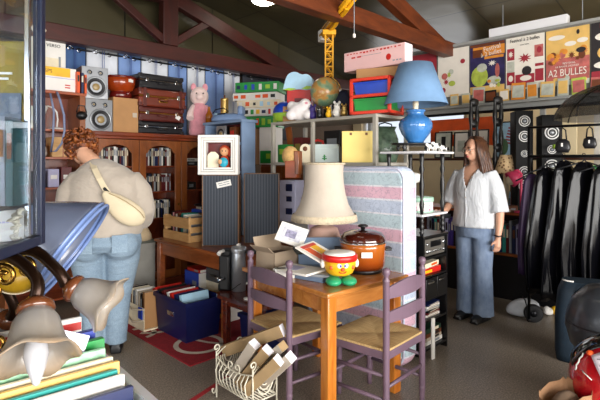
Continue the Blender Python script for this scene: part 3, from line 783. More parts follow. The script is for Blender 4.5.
# ================================================================== METAL SHELF AND WHAT STANDS BEHIND THE TABLE
steelp = mat('grey_shelf_paint', '#a5a096', .45, var=.05)
SU0, SU1, SV0, SV1, SZ = 3.09, 3.58, -3.50, -2.23, 1.84
r = thing('metal_shelf', 'grey metal shelf unit behind the striped mattress, toys along its top', 'shelf unit', UV(SU0, SV0), AM45)
W, D = SV1-SV0, SU1-SU0
for x in (0, W-.035):
    for y in (0, D-.035): mb = MB(); mb.box(x, x+.035, y, y+.035, 0, SZ-.026, .002); mb.build('post', steelp, r)
mb = MB(); mb.box(W*.43, W*.43+.03, .0, .03, 1.445, SZ-.026, .002); mb.build('post', steelp, r)
for z in (SZ, 1.445, .87, .3):
    mb = MB(); mb.box(0, W, 0, D, z-.026, z, .003); mb.build('shelf_board', steelp, r)
def onU(u, px): c = u*1.41421; Y = c/(1+(px-CX)/F); return Vector((c-Y, Y, 0))
def shelf_at(px, d, z): p = onU(SU0+d, px); p.z = z; return p
# on the middle board
r = carton('yellow_box', 'pale yellow magazine box on the metal shelf, right of the toy house', 'box', shelf_at(358, .1, 1.446), -.12, .27, .14, .265, mat('pale_yellow_card', '#ecd27c', .6, var=.03), prints=((-.06, .24, .02, .02, brownc), (.07, .24, .02, .02, brownc)))
r = thing('toy_house', 'white toy house with an arched cream end on the metal shelf', 'toy', shelf_at(322, .12, 1.446), -.25)
wh = mat('pale_aqua_plastic', '#d4e2e0', .5, var=.04)
mb = MB(); mb.box(-.12, .17, -.07, .1, 0, .13, .004); mb.prism([(-.12, .13), (.17, .13), (.155, .165), (-.105, .165)], .17, M=Matrix.Translation((0, -.07, 0))); mb.build('body', wh, r)
mb = MB(); mb.prism([(-.05, 0)]+[(-.05+.05*(1-math.cos(a)), .12+.05*math.sin(a)) for a in [k*PI/10 for k in range(11)]]+[(.05, 0)], .03); mb.build('arched_end', cream, r, (-.14, -.08, 0))
mb = MB(); mb.ell((0, 0, 0), .022, .006, .022, 12); mb.build('round_window', brownc, r, (-.14, -.083, .125))
mb = MB(); mb.box(-.02, -.005, 0, .003, 0, .05); mb.box(-.035, .01, 0, .003, .01, .02); mb.box(-.03, .005, 0, .003, .03, .035); mb.build('tree_print', green, r, (.05, -.073, .02))
mb = MB(); mb.tube([(-.05, 0, .168), (-.045, 0, .195), (.0, 0, .21), (.045, 0, .195), (.05, 0, .168)], .012, 8)
solo(mb, 'red_ring', red, 'red plastic handle lying on the toy house roof in the metal shelf', 'handle', shelf_at(318, .14, 1.446), -.2)
for i, (px, d, z, w_, d_, h_, m_, lb) in enumerate((
    (303, .3, 1.446, .12, .15, .25, maroon, 'dark red box at the back of the metal shelf behind the toy house'),
    (286, .18, 1.446, .14, .1, .18, green, 'green patterned box at the left end of the metal shelf'),
    (365, .32, 1.446, .2, .15, .2, brownc, 'brown box deep in the metal shelf behind the yellow one'),
    (336, .30, 1.446, .2, .12, .3, black, 'tall black box at the back of the metal shelf'))):
    carton('shelf_box', lb, 'box', shelf_at(px, d, z), AM45, w_, d_, h_, m_, prints=((0, h_*.6, w_*.6, h_*.3, [gold, lime, red, grey][i]),))
lvp = mat('lavender_panel', '#c3c4e0', .6, var=.03)
carton('lavender_box', 'pale lavender box with dark brush pictures beside the cream lampshade', 'box', shelf_at(291, .14, .871), -.5, .2, .18, .40, lvp, prints=((.03, .33, .07, .07, navy), (.03, .22, .06, .05, navy), (.03, .1, .07, .06, navy)))
# carved wooden ornament above it
r = thing('wooden_ornament', 'carved brown wooden ornament with a round straw top, left of the toy house', 'ornament', at(293, 178, 4.02), -.4)
q = at(293, 178, 4.02)
mb = MB(); mb.box(-.055, .055, -.05, .05, 0, .15, .006); mb.build('block', shelfw, r)
mb = MB(); mb.ell((-.025, 0, .19), .075, .06, .085, 16); mb.build('straw_top', mat('straw', '#c79f63', .8, var=.2, vs=30), r)
mb = MB(); mb.box(.03, .075, -.05, .03, .03, .23, .006); mb.build('side_board', oakw, r)
r = thing('plastic_bag', 'see-through grey green plastic bag at the right end of the metal shelf', 'bag', UV(3.40, -2.36, 1.447), .2)
mb = MB(); mb.eloft([(0, 0, 0, .10, .08), (0, 0, .08, .125, .095), (0, 0, .2, .12, .085), (.01, 0, .28, .08, .05), (.01, 0, .31, .1, .03)], 26); mb.build('bag_body', mat('grey_green_bag', '#566a58', .25, var=.6, vs=14, bump=.6, bs=16), r)
mb = MB(); mb.tube([(-.06, 0, .29), (-.05, 0, .33), (.0, 0, .345), (.06, 0, .33), (.07, 0, .29)], .006, 6); mb.build('handle', darkm, r)
# orange plank leaning inside
mb = MB(); mb.box(-.035, .035, -.01, .01, 0, .37, .003); solo(mb, 'wooden_plank', oakw, 'orange wooden plank leaning inside the metal shelf above the straw ornament', 'plank', shelf_at(293, .28, 1.446), rot=(0, -.16, -.6))
# ---- on the top board
def top(px, d): return shelf_at(px, d, SZ+.001)
# red storage rack with blue and green bins: corner towards the camera
RW, RD, RH = .44, .34, .295
r = thing('toy_storage_rack', 'red toy storage rack with blue and green drawers on the metal shelf', 'storage rack', top(388, .02), -.58)
rp = mat('red_rack_plastic', '#d2361f', .4, var=.05)
mb = MB()
for x0, x1 in ((-.34, -.315), (-.005, .02)): mb.box(x0, x1, 0, .025, 0, RH, .003); mb.box(x0, x1, .27, .295, 0, RH, .003)
for z in (0, RH/2-.012, RH-.025):
    mb.box(-.34, .02, 0, .02, z, z+.025, .003); mb.box(-.34, .02, .275, .295, z, z+.025, .003)
    mb.box(-.005, .02, 0, .295, z, z+.025, .003); mb.box(-.34, -.315, 0, .295, z, z+.025, .003)
mb.build('frame', rp, r)
for z, m_ in ((RH/2+.012, blue), (.024, green)):
    mb = MB(); a = [Vector((x, y, z+.102)) for x, y in ((-.312, .022), (-.008, .022), (-.008, .27), (-.312, .27))]; b = [Vector((x, y, z)) for x, y in ((-.30, .035), (-.02, .035), (-.02, .26), (-.30, .26))]
    mb.rings([b, a], sm=False); mb.box(-.315, -.005, .012, .024, z+.09, z+.104, .002); mb.box(-.009, .005, .02, .27, z+.09, z+.104, .002); mb.build('drawer', m_, r)
p = top(378, .05)
cb1 = at(386, 79, 4.0); cb1.z = SZ+RH+.002
carton('wide_carton', 'wide brown carton on the red storage rack', 'carton', cb1, -.42, .44, .28, .095, card, tape)
pk_l = mat('pale_pink_card', '#e8bdbb', .5, var=.03)
pb = cb1.copy(); pb.z += .10; pb += Vector((-.06, -.05, 0))
r = thing('long_pink_box', 'long pale pink box with red print lying on the wide brown carton', 'box', pb, -.74)
mb = MB(); mb.box(-.33, .27, -.06, .06, 0, .165, .003); mb.build('body', pk_l, r)
mb = MB(); mb.box(.268, .2715, -.058, .058, .002, .163); mb.build('white_end', mat('pale_lilac_end', '#ecdfe6', .5, var=.02), r)
random.seed(5)
for k in range(16): x = -.30+.034*k; mb = MB(); mb.box(x, x+.012+.012*random.random(), -.0615, -.0595, .135+.008*random.random(), .15); mb.build('red_letter', red, r)
for k in range(2): mb = MB(); mb.box(-.25+.06*k, -.21+.06*k, -.0615, -.0595, .105, .118); mb.build('red_word', red, r)
mb = MB(); mb.ell((.12, -.0605, .07), .024, .001, .026, 16); mb.build('round_emblem', red, r)
for k in range(3): mb = MB(); mb.box(.16+.03*k, .18+.03*k, -.0612, -.0595, .03, .04); mb.build('grey_word', grey, r)
mb = MB(); mb.box(-.2, .05, -.0612, -.0595, .112, .115); mb.build('grey_line', grey, r)
# globe
r = thing('globe', 'old globe in faded green and ochre on the metal shelf, before the yellow crane', 'globe', top(325, .14), 0)
gm = bpy.data.materials.new('globe_map'); t = NT(gm); t.b.inputs['Roughness'].default_value = .25
f = t.noise(t.co(), 9, 6, .6); t.col(t.ramp(f, [(.38, '#5f7f66'), (.48, '#83906a'), (.52, '#b58a4c'), (.62, '#a8743e'), (.7, '#c9b27a')]))
mb = MB(); mb.ell((0, 0, .255), .138, .138, .138, 32); mb.build('sphere', gm, r)
mb = MB(); mb.tube([(.147*math.sin(a), 0, .255+.147*math.cos(a)) for a in [.3+k*PI/12 for k in range(13)]], .006, 6); mb.build('meridian', brass, r)
mb = MB(); mb.lathe([(.001, 0), (.075, 0), (.07, .012), (.018, .03), (.012, .09), (.001, .1)], n=18); mb.build('stand', black, r)
# yellow toy crane
ym = mat('crane_yellow', '#e3a312', .45, var=.05)
cpz = top(329, .36); r = thing('toy_crane', 'tall yellow toy tower crane standing behind the globe', 'toy crane', cpz, 0)
TH_ = .84; hw = .036
mb = MB()
for sx in (-1, 1):
    for sy in (-1, 1): mb.box(sx*hw-.006, sx*hw+.006, sy*hw-.006, sy*hw+.006, .02, TH_)
for k in range(11):
    z0 = .03+k*(TH_-.04)/11; z1 = z0+(TH_-.04)/11
    for sy in (-1, 1):
        s = 1 if k % 2 else -1
        mb.tube([(-hw*s, sy*hw, z0), (hw*s, sy*hw, z1)], .006, 5); mb.tube([(sy*hw, -hw*s, z0), (sy*hw, hw*s, z1)], .006, 5)
        mb.box(-hw, hw, sy*hw-.005, sy*hw+.005, z0-.008, z0+.004); mb.box(sy*hw-.005, sy*hw+.005, -hw, hw, z0-.008, z0+.004)
mb.box(-.1, .1, -.1, .1, 0, .02, .004); mb.build('tower', ym, r)
jib = bpy.data.objects.new('boom', None)
mb = MB(); mb.box(-.065, .065, -.065, .065, TH_, TH_+.05, .006); mb.build('turntable', ym, r)
d = Vector((.17, -.62, .0)); d.normalize(); M = Matrix.Rotation(math.atan2(d.y, d.x), 4, 'Z'); up = .12
mb = MB()
for sy in (-1, 1):
    mb.tube([M @ Vector((-.16, sy*.035, TH_+.04)), M @ Vector((.66, sy*.02, TH_+.045+up))], .018, 6)
    mb.tube([M @ Vector((-.1, sy*.03, TH_+.1)), M @ Vector((.66, sy*.02, TH_+.075+up))], .013, 6)
for k in range(10):
    q = k/9; x = -.08+.72*q; zz = TH_+.045+up*q*.95
    mb.tube([M @ Vector((x, -.03, zz)), M @ Vector((x, .03, zz))], .005, 5)
mb.box(-.05, .64, -.016, .016, TH_+.03, TH_+.045, M=M @ Matrix.Rotation(-math.atan2(up, .7), 4, 'Y') @ Matrix.Translation((0, 0, -.02)))
mb.build('boom', ym, r)
mb = MB(); mb.box(-.22, -.12, -.045, .045, TH_-.01, TH_+.1, .005, M=M); mb.build('counterweight', white, r)
tip = M @ Vector((.655, 0, TH_+.06+up))
mb = MB(); mb.cbox(tip, .06, .06, .06, .008); mb.build('boom_tip', white, r)
mb = MB(); mb.tube([tip, tip-Vector((0, 0, .33))], .004, 6); mb.build('hook_cord', grey, r)
mb = MB(); mb.lathe([(.001, 0), (.012, .004), (.013, .03), (.004, .04), (.001, .041)], c=tip-Vector((0, 0, .365)), n=10); mb.build('hook', white, r)
# soft toys and bags on the left half of the top board
plw = mat('white_plush', '#e9e3e2', .95, var=.06, vs=25, bump=.4, bs=140, sheen=.3)
r = thing('white_plush', 'fluffy white plush toy with pink patches at the left of the metal shelf', 'plush toy', top(300, .06), -.3)
mb = MB(); mb.ell((0, 0, .09), .115, .09, .09, 16); mb.ell((.06, -.03, .15), .06, .055, .055, 14); mb.ell((-.08, .0, .14), .05, .05, .05, 12); mb.ell((.09, -.05, .05), .05, .05, .045, 12); mb.ell((-.07, -.05, .05), .055, .05, .05, 12)
fuse(mb, .012, 4).build('body', plw, r)
mb = MB(); mb.ell((.085, -.078, .155), .016, .009, .012, 10); mb.build('snout', pk, r)
r = thing('blue_lime_bag', 'blue and lime green rounded bag at the left end of the metal shelf', 'bag', top(286, .10), -.5)
mb = MB(); mb.ell((0, 0, .105), .14, .1, .105, 18); mb.build('bag_body', blue, r, mods=())
mb = MB(); mb.lathe([(.045, .0), (.118, .018), (.146, .075), (.142, .09), (.1, .09)], n=20, M=Matrix.Diagonal((1, .74, 1))); mb.build('lower_panel', lime, r)
for i, (px, d_, m_, nm, s) in enumerate(((313, .08, purple, 'purple', 1), (319.5, .05, black, 'black', .8), (337, .06, white, 'white and grey', 1), (344, .05, gold, 'tan', .8), (328.5, .045, yellow, 'yellow', .7))):
    r = thing('small_plush', nm+' small plush toy on the metal shelf near the globe', 'plush toy', top(px, d_), .3*i-.6, 'small plush toys around the globe')
    mb = MB(); mb.ell((0, 0, .045*s), .042*s, .04*s, .045*s, 12); mb.ell((0, -.01, .10*s), .032*s, .03*s, .03*s, 12); fuse(mb, .008, 3).build('body', m_, r)
    for sg in (-1, 1): mb = MB(); mb.ell((sg*.022*s, 0, .132*s), .012*s, .008*s, .014*s, 8); mb.build('ear', m_, r)
    for sg in (-1, 1): mb = MB(); mb.ell((sg*.01*s, -.038*s, .105*s), .004, .003, .004, 6); mb.build('eye', white if m_ is black else black, r)
r = thing('dark_patterned_bag', 'dark bag with white rim leaning between globe and red storage rack', 'bag', top(342, .22), -.5)
mb = MB(); mb.eloft([(0, 0, 0, .08, .06), (0, 0, .1, .1, .07), (0, 0, .2, .085, .05), (.02, 0, .26, .03, .03)], 18); mb.build('bag_body', mat('navy_cloth', '#10162e', .8, var=.4, vs=25), r)
mb = MB(); mb.tube([(-.08, -.02, .02), (-.1, -.03, .12), (-.07, -.02, .23), (.0, -.01, .27)], .01, 8); mb.build('white_rim', white, r)
# cloud house toy
r = thing('cloud_toy_house', 'red toy house with a pale blue cloud-shaped roof, beside the board games', 'toy', at(300, 101, 4.62), -.2)
q = at(300, 101, 4.62); r.location.z = 1.99
cl = [(-.155, .18)]
def bump_(cx_, cz_, rr, a0, a1, n=8): return [(cx_+rr*math.cos(math.radians(a0+(a1-a0)*k/n)), cz_+rr*math.sin(math.radians(a0+(a1-a0)*k/n))) for k in range(n+1)]
out = [(-.155, .17)]+bump_(-.045, .25, .085, 165, 50)+bump_(.065, .24, .07, 110, 0)+[(.155, .17), (.08, .155), (0, .165), (-.08, .155)]
mb = MB(); mb.prism(out, .14); mb.build('cloud_roof', sky, r, (0, -.07, 0))
mb = MB(); mb.prism([(-.16, .165), (-.1, .18), (-.04, .175), (-.02, .165), (-.08, .155)], .144); mb.prism([(.03, .17), (.08, .195), (.13, .19), (.15, .172), (.08, .16)], .144); mb.build('grass_trim', lime, r, (0, -.072, 0))
mb = MB(); mb.box(-.12, .12, -.06, .06, 0, .165, .008); mb.build('house_body', red, r)
mb = MB(); mb.box(-.04, .04, -.066, -.058, .0, .08); mb.build('doorway', maroon, r)
# support: crate behind for cloud house
p = r.location.copy(); p.z = SZ+.001
carton('toy_carton', 'flat brown carton on the metal shelf, under the cloud-roofed toy house', 'carton', p, -.2, .3, .2, .147, card, tape)

# ---- pale blue shelf unit behind the left ribbed speaker
bl = mat('pale_blue_paint', '#7f97b8', .6, var=.12, vs=5)
BZ = 1.90; r = thing('blue_shelf_unit', 'narrow blue-grey painted shelf unit behind the left ribbed loudspeaker', 'shelf unit', UV(3.05, -4.60), AM45)
W, D = .69, .18
mb = MB(); mb.box(W-.02, W, 0, D, 0, BZ-.02); mb.build('side_panel', bl, r)
mb = MB(); mb.box(0, .02, 0, D, 0, BZ-.02); mb.build('side_panel', bl, r)
mb = MB(); mb.box(.02, W-.02, D-.012, D, 0, BZ-.02); mb.build('back_panel', maroon, r)
mb = MB(); mb.box(-.015, W+.02, -.02, D+.02, BZ-.03, BZ, .004); mb.build('top_board', bl, r)
for z in (.08, .5, .95, 1.35, 1.66): mb = MB(); mb.box(.02, W-.02, 0, D-.012, z-.02, z, .002); mb.build('shelf', bl, r)
def bl_at(px, d, z): p = onU(3.05+d, px); p.z = z; return p
hifi('small_speaker', 'small silver loudspeaker inside the blue-grey shelf unit', bl_at(221, .02, 1.661), AM45+.1, .16, .12, .19, ((0, .1, .07),), black, silver)
carton('red_brown_box', 'red-brown box beside the small loudspeaker in the blue-grey shelf unit', 'box', bl_at(236, .08, 1.661), AM45, .1, .1, .17, brownc, prints=((0, .1, .06, .06, red),))
r = thing('toy_vacuum', 'blue-grey toy appliance with a loop handle on the blue-grey shelf unit', 'toy', bl_at(229, .06, BZ+.001), AM45+.55)
vb = mat('slate_blue_plastic', '#7088ad', .5, var=.06)
mb = MB(); mb.eloft([(0, 0, 0, .2, .085), (0, 0, .03, .2, .085), (0, 0, .065, .17, .07), (.0, 0, .08, .1, .05)], 22, 3); mb.build('base', vb, r)
mb = MB(); mb.box(.115, .175, -.06, .06, .06, .16, .02); mb.build('upright', vb, r)
mb = MB(); mb.tube([(-.16, -.075, .08), (-.12, -.085, .12), (-.03, -.085, .135), (.03, -.085, .10), (-.02, -.085, .075), (-.1, -.085, .07)], .006, 6); mb.build('loop_handle', darkm, r)
r = thing('bronze_jar', 'bronze cylindrical jar standing on the blue-grey shelf unit', 'jar', bl_at(224.5, .18, BZ+.001), 0)
mb = MB(); mb.lathe([(.001, 0), (.045, 0), (.048, .02), (.045, .26), (.05, .27), (.042, .285), (.001, .29)], n=20); mb.build('body', gold, r)
mb = MB(); mb.lathe([(.001, .0), (.01, 0), (.01, .03), (.001, .032)], c=(0, 0, .29), n=10); mb.build('knob', brownc, r)
mb = MB(); mb.lathe([(.001, 0), (.04, 0), (.042, .1), (.02, .14), (.014, .19), (.017, .2), (.001, .2)], n=16)
solo(mb, 'orange_bottle', mat('amber_glass', '#b5681a', .15, var=.1, trans=.3), 'amber orange bottle at the left corner of the blue-grey shelf unit', 'bottle', bl_at(209, .1, BZ+.001))
mb = MB(); mb.lathe([(.001, 0), (.03, 0), (.03, .09), (.022, .12), (.001, .125)], n=14); solo(mb, 'pale_blue_tub', sky, 'pale blue tub on the blue-grey shelf unit beside the amber bottle', 'tub', bl_at(216, .16, BZ+.001))
# ---- tall cupboard behind carrying the games
gz = 1.42; gp = onU(3.75, 258)
r = thing('brown_cupboard', 'brown cupboard behind the metal shelf with the board games on top', 'cupboard', UV(3.60, -4.25), AM45)
mb = MB(); mb.box(0, .75, 0, .40, .05, gz, .004); mb.build('carcass', deskw, r)
for s in (0, 1): mb = MB(); mb.box(.012+.37*s, .37+.368*s, -.018, 0, .07, gz-.02, .004); dd = mb.build('door', oakw, r); k = MB(); k.ell((.33+.09*s, -.028, .8), .012, .012, .012, 10); k.build('knob', brass, dd)
mb = MB(); mb.box(.03, .72, .03, .42, 0, .05); mb.build('plinth', deskw, r)
def game_at(px, u, z): p = onU(u, px); p.z = z; return p
carton('white_panel_box', 'tall white box behind the metal shelf post, with a green print at its foot', 'box', game_at(271, 3.78, gz), -.45, .21, .2, .445, white, prints=((0, .09, .18, .15, green), (.02, .1, .06, .06, lime)))
carton('brown_board_box', 'narrow brown upright box left of the tall white box under the games', 'box', game_at(257.5, 3.76, gz), -.45, .075, .2, .445, card, prints=((0, .3, .02, .4, shelfw),))
GZ = gz+.45; gx = 3.80
games = ((264, .44, .26, .135, green, 'green game box with small white pictures, bottom of the games stack', lime, 'lime'),
 (265, .45, .27, .10, white, 'white game box with a row of little logos, second from the bottom', lime, ''),
 (262, .54, .3, .09, cream, 'cream and orange game box in the middle of the games stack', orange, ''),
 (259, .58, .3, .095, white, 'white and orange game box, second from the top of the games stack', orange, ''),
 (261, .56, .32, .12, green, 'green and blue game box on top of the games stack', blue, ''))
random.seed(11); z = GZ
for i, (px, w_, d_, h_, m_, lb, pm, _) in enumerate(games):
    pr = []
    for k in range(6):
        pr.append((-w_*.42+w_*.168*k, h_*.5, w_*(.06+.06*random.random()), h_*(.35+.3*random.random()), [pm, white, navy, orange, lime, black, sky][random.randrange(7)] if i != 1 else [black, green, yellow, navy, red, grey][k]))
    carton('board_game', lb, 'board game', game_at(px, gx, z), -.25-.06*(i % 2), w_, d_, h_, m_, prints=pr, group='board games stacked behind the metal shelf', lid=(m_, h_*.6) if i in (2,) else None)
    z += h_+.003
# ---- mattress
mt = bpy.data.materials.new('striped_mattress_ticking'); t = NT(mt); t.b.inputs['Roughness'].default_value = .8
sp = t.n('ShaderNodeSeparateXYZ'); t.l(t.co(), sp.inputs[0])
f = t.math('FRACT', t.math('ADD', t.math('DIVIDE', sp.outputs[2], .298), .36))
base = t.ramp(f, [(0, '#bcc8dd'), (.30, '#dfdfe8'), (.34, '#dcb4c6'), (.62, '#dfdfe8'), (.66, '#b9cdd6'), (.96, '#dfdfe8')], 'CONSTANT')
w1 = t.n('ShaderNodeTexVoronoi', feature='DISTANCE_TO_EDGE'); t.l(t.mapped((1, 1, 1.5)), w1.inputs['Vector']); w1.inputs['Scale'].default_value = 17
nn = t.n('ShaderNodeTexNoise'); t.l(t.co(), nn.inputs['Vector']); nn.inputs['Scale'].default_value = 14; nn.inputs['Distortion'].default_value = 2.2
q = t.math('ABSOLUTE', t.math('SUBTRACT', nn.outputs['Fac'], .5))
sw = t.ramp(q, [(.0, '#7b8fa8'), (.018, '#93a5b8'), (.035, '#ffffff')])
t.col(t.mix(.32, base, sw, 'MULTIPLY')); t.bump(t.noise(t.co(), 22, 3), .25, .02)
MW, MHt, MT = .95, 1.42, .17
r = thing('mattress', 'upright mattress with pink and pale blue stripes behind the pine table', 'mattress', UV(2.815, -1.79-MW), AM45)
def rr(w, h, rad, n=8):
    o_ = []
    for cx_, cz_, a0 in ((w-rad, h-rad, 0), (rad, h-rad, 90), (rad, rad, 180), (w-rad, rad, 270)):
        for k in range(n+1): a = math.radians(a0+90*k/n); o_.append((cx_+rad*math.cos(a), cz_+rad*math.sin(a)))
    return o_
mb = MB(); prof = [(.0, .03), (.02, .006), (.05, 0), (MT-.05, 0), (MT-.02, .006), (MT, .03)]
rs = []
for y, ins in prof: rs.append([Vector((ins+(MW-2*ins)*(x/MW), y, ins+(MHt-2*ins)*(z/MHt))) for x, z in rr(MW, MHt, .09)])
mb.rings(rs); mb.build('ticking', mt, r)
pipe = mat('mattress_piping', '#c9cbe0', .7, var=.03)
for y in (.012, MT-.012):
    mb = MB(); mb.tube([Vector((.015+(MW-.03)*(x/MW), y, .015+(MHt-.03)*(z/MHt))) for x, z in rr(MW, MHt, .09)], .009, 6, closed=True); mb.build('piping', pipe, r)
# ================================================================== PINE TABLE, CHAIRS, WHITE RACK
C0 = Vector((.15, 2.52, 0)); E1 = Vector((-.64, .77, 0)); E2 = Vector((.77, .64, 0)); TW, TL, TT = .70, .85, .74
TR = math.atan2(E2.y, E2.x)          # local x along E2, local y along E1
def TB(a, b, z=0): p = C0+E2*a+E1*b; p.z = z; return p
r = thing('pine_table', 'varnished pine table with knots, between the two mauve chairs', 'table', C0, TR)
mb = MB(); mb.box(0, TW, 0, TL, TT-.028, TT, .008, seg=3); mb.build('table_top', pine, r)
for x in (.035, TW-.10):
    for y in (.035, TL-.10): mb = MB(); mb.box(x, x+.066, y, y+.066, 0, TT-.028, .007); mb.build('leg', pinev, r)
for x in (.05, TW-.07): mb = MB(); mb.box(x, x+.02, .10, TL-.10, TT-.13, TT-.028, .003); mb.build('apron', pine, r)
for y in (.05, TL-.07): mb = MB(); mb.box(.10, TW-.10, y, y+.02, TT-.13, TT-.028, .003); mb.build('apron', pine, r)
# ---- chairs
mauve = mat('mauve_paint', '#6d5867', .42, var=.08, vs=8)
def rush(name, rot):
    m = bpy.data.materials.new(name); t = NT(m); t.b.inputs['Roughness'].default_value = .85
    w_ = t.n('ShaderNodeTexWave', wave_type='BANDS', bands_direction='X' if not rot else 'Y'); t.l(t.co(), w_.inputs['Vector']); w_.inputs['Scale'].default_value = 34; w_.inputs['Distortion'].default_value = 1.2
    nz = t.noise(t.mapped((30, 3, 3) if not rot else (3, 30, 3)), 3, 3)
    c = t.mix(.5, t.ramp(w_.outputs['Fac'], [(0, '#94774a'), (.5, '#c9a870')]), t.ramp(nz, [(.3, '#a78552'), (.7, '#dcc08c')]))
    t.col(c); t.bump(w_.outputs['Fac'], .6, .004); return m
rush_a, rush_b = rush('rush_weave_a', 0), rush('rush_weave_b', 1)
def turned(mb, x, y, z0, z1, r0, rings=(), n=12):
    prof = [(.001, z0), (r0*.78, z0)]
    for z in rings: prof += [(r0*.95, z-.02), (r0*1.0, z-.012), (r0*.82, z-.008), (r0*1.08, z), (r0*.82, z+.008), (r0, z+.012)]
    prof += [(r0, z1-.001), (.001, z1)]
    mb.lathe(prof, (x, y, 0), n)
def make_chair(label, loc, rz):
    """front faces local +y; origin on the floor midway between the rear posts"""
    r = thing('rush_seat_chair', label, 'chair', loc, rz, 'mauve ladder-back chairs at the pine table')
    W, D, SH, HT = .40, .385, .445, .885; rr_ = .0185
    for s in (-1, 1):
        mb = MB(); prof = [(.001, 0), (.014, 0), (.016, .06), (.019, .1), (.0205, .108), (.016, .116), (.02, .124), (.0185, .2), (rr_, HT-.075), (.0205, HT-.07), (.012, HT-.058), (.011, HT-.05), (.02, HT-.035), (.0225, HT-.02), (.018, HT-.006), (.001, HT)]
        mb.lathe(prof, (s*W/2, 0, 0), 14); mb.build('rear_post', mauve, r)
        mb = MB(); mb.lathe([(.001, 0), (.014, 0), (.018, .07), (.021, .11), (.0225, .118), (.017, .126), (.021, .135), (.0195, .2), (.0195, SH-.06), (.021, SH-.05), (.021, SH-.008), (.001, SH-.006)], (s*W/2*1.08, D, 0), 14); mb.build('front_leg', mauve, r)
    # ladder slats, bowed backwards
    for z, h_ in ((HT-.17, .092), (HT-.30, .075)):
        mb = MB(); n = 10; rs = []
        for k in range(n+1):
            q = k/n; x = -W/2+W*q; y = -.032*math.sin(PI*q); top_ = h_*(.62+.38*math.sin(PI*q)) if z > HT-.2 else h_*(.75+.25*math.sin(PI*q))
            rs.append([Vector((x, y-.006, z)), Vector((x, y+.006, z)), Vector((x, y+.006, z+top_)), Vector((x, y-.006, z+top_))])
        mb.rings(rs, sm=False); mb.build('back_slat', mauve, r)
    for a, b in (((-W/2*1.08, D), (W/2*1.08, D)), ((-W/2, 0), (W/2, 0)), ((-W/2, 0), (-W/2*1.08, D)), ((W/2, 0), (W/2*1.08, D))):
        mb = MB(); d = (Vector(b)-Vector(a)); L = d.length; M = Matrix.Translation((a[0], a[1], 0)) @ Matrix.Rotation(math.atan2(d.y, d.x), 4, 'Z')
        mb.box(.012, L-.012, -.012, .012, SH-.055, SH-.012, .003, M=M); mb.build('seat_rail', mauve, r)
    def stretch(p, q, z): m_ = MB(); m_.tube([(p[0], p[1], z), ((p[0]+q[0])/2, (p[1]+q[1])/2, z), (q[0], q[1], z)], [.009, .0125, .009], 10); m_.build('stretcher', mauve, r)
    for s in (-1, 1):
        stretch((s*W/2, 0), (s*W/2*1.08, D), .17)
        stretch((s*W/2, 0), (s*W/2*1.08, D), .30)
    stretch((-W/2*1.08, D), (W/2*1.08, D), .21); stretch((-W/2, 0), (W/2, 0), .24)
    # woven seat: four wedges meeting in a dip
    mb = MB(); n = 8
    A, B, C_, D_ = Vector((-W/2-.008, -.008, SH)), Vector((W/2+.008, -.008, SH)), Vector((W/2*1.08+.012, D+.014, SH)), Vector((-W/2*1.08-.012, D+.014, SH)); ctr = (A+B+C_+D_)/4; ctr.z -= .012
    for mi, (p, q) in enumerate(((A, B), (B, C_), (C_, D_), (D_, A))):
        mb.mi = mi % 2
        rows = []
        for i in range(n+1):
            t_ = i/n
            rows.append([mb.bm.verts.new((p.lerp(q, k/n)).lerp(ctr, t_)+Vector((0, 0, .008*math.sin(PI*min(1, t_*1.1))*math.sin(PI*k/n)))) for k in range(n+1)])
        for i in range(n):
            for k in range(n): mb._f([rows[i][k], rows[i][k+1], rows[i+1][k+1], rows[i+1][k]], True)
        mb._f([mb.bm.verts.new(p), mb.bm.verts.new(q), mb.bm.verts.new(q-Vector((0, 0, .03))), mb.bm.verts.new(p-Vector((0, 0, .03)))])
    mb._f([mb.bm.verts.new(v-Vector((0, 0, .03))) for v in (A, B, C_, D_)])
    bmesh.ops.remove_doubles(mb.bm, verts=mb.bm.verts, dist=.0004)
    mb.build('rush_seat', [rush_a, rush_b], r)
    return r
# right chair: rear posts at (.44,2.54) and (.72,2.82); it looks towards (-.7,.7)
make_chair('mauve ladder-back chair with a rush seat, right of the pine table', (.596, 2.664, 0), math.atan2(.295, .268)*1.0)
make_chair('mauve ladder-back chair with a rush seat, left of the pine table behind the white rack', (-.190, 2.866, 0), math.atan2(E1.y, E1.x)+PI)
# ---- things on the table
def solidshade(prof): return prof
shade_m = bpy.data.materials.new('cream_lampshade_cloth'); t = NT(shade_m)
t.col(t.ramp(t.noise(t.co(), 5, 4), [(.3, '#b9ad9f'), (.7, '#c8bdae')])); t.b.inputs['Roughness'].default_value = .9
t.bump(t.noise(t.mapped((60, 60, 1)), 3, 2), .1)
lp = (.175, 3.40, TT+.001)
r = thing('table_lamp', 'big cream fringed table lamp with a pink ribbed ceramic foot', 'lamp', lp, 0)
pinkc = mat('pink_ceramic', '#d3ac9c', .5, var=.08)
mb = MB(); prof = [(.001, 0), (.085, 0), (.10, .01)]
for k in range(10): z = .02+.2*k/9; R_ = .128*(1-.25*abs(k/9-.45)**1.6*2.2); prof += [(R_, z), (R_-.004, z+.012)]
prof += [(.07, .245), (.03, .255), (.02, .30), (.001, .302)]
mb.lathe(prof, n=28); mb.build('lamp_foot', pinkc, r)
mb = MB(); mb.box(-.032, .032, -.002, .0, -.016, .016); mb.build('price_label', white, r, (.06, -.121, .12), (.0, 0, .45))
mb = MB(); prof = [(.148, .70), (.140, .69), (.136, .64), (.14, .56), (.152, .48), (.175, .40), (.205, .345), (.228, .32)]
mb.lathe(prof, n=36, wave=lambda a, R_, z: R_*(1+.012*math.cos(8*a)*(1-(z-.32)/.38))); mb.build('lamp_shade', shade_m, r, mods=[SOL(.003)])
trim = mat('lampshade_trim', '#cbbba0', .9, var=.15, vs=60, bump=.6, bs=120)
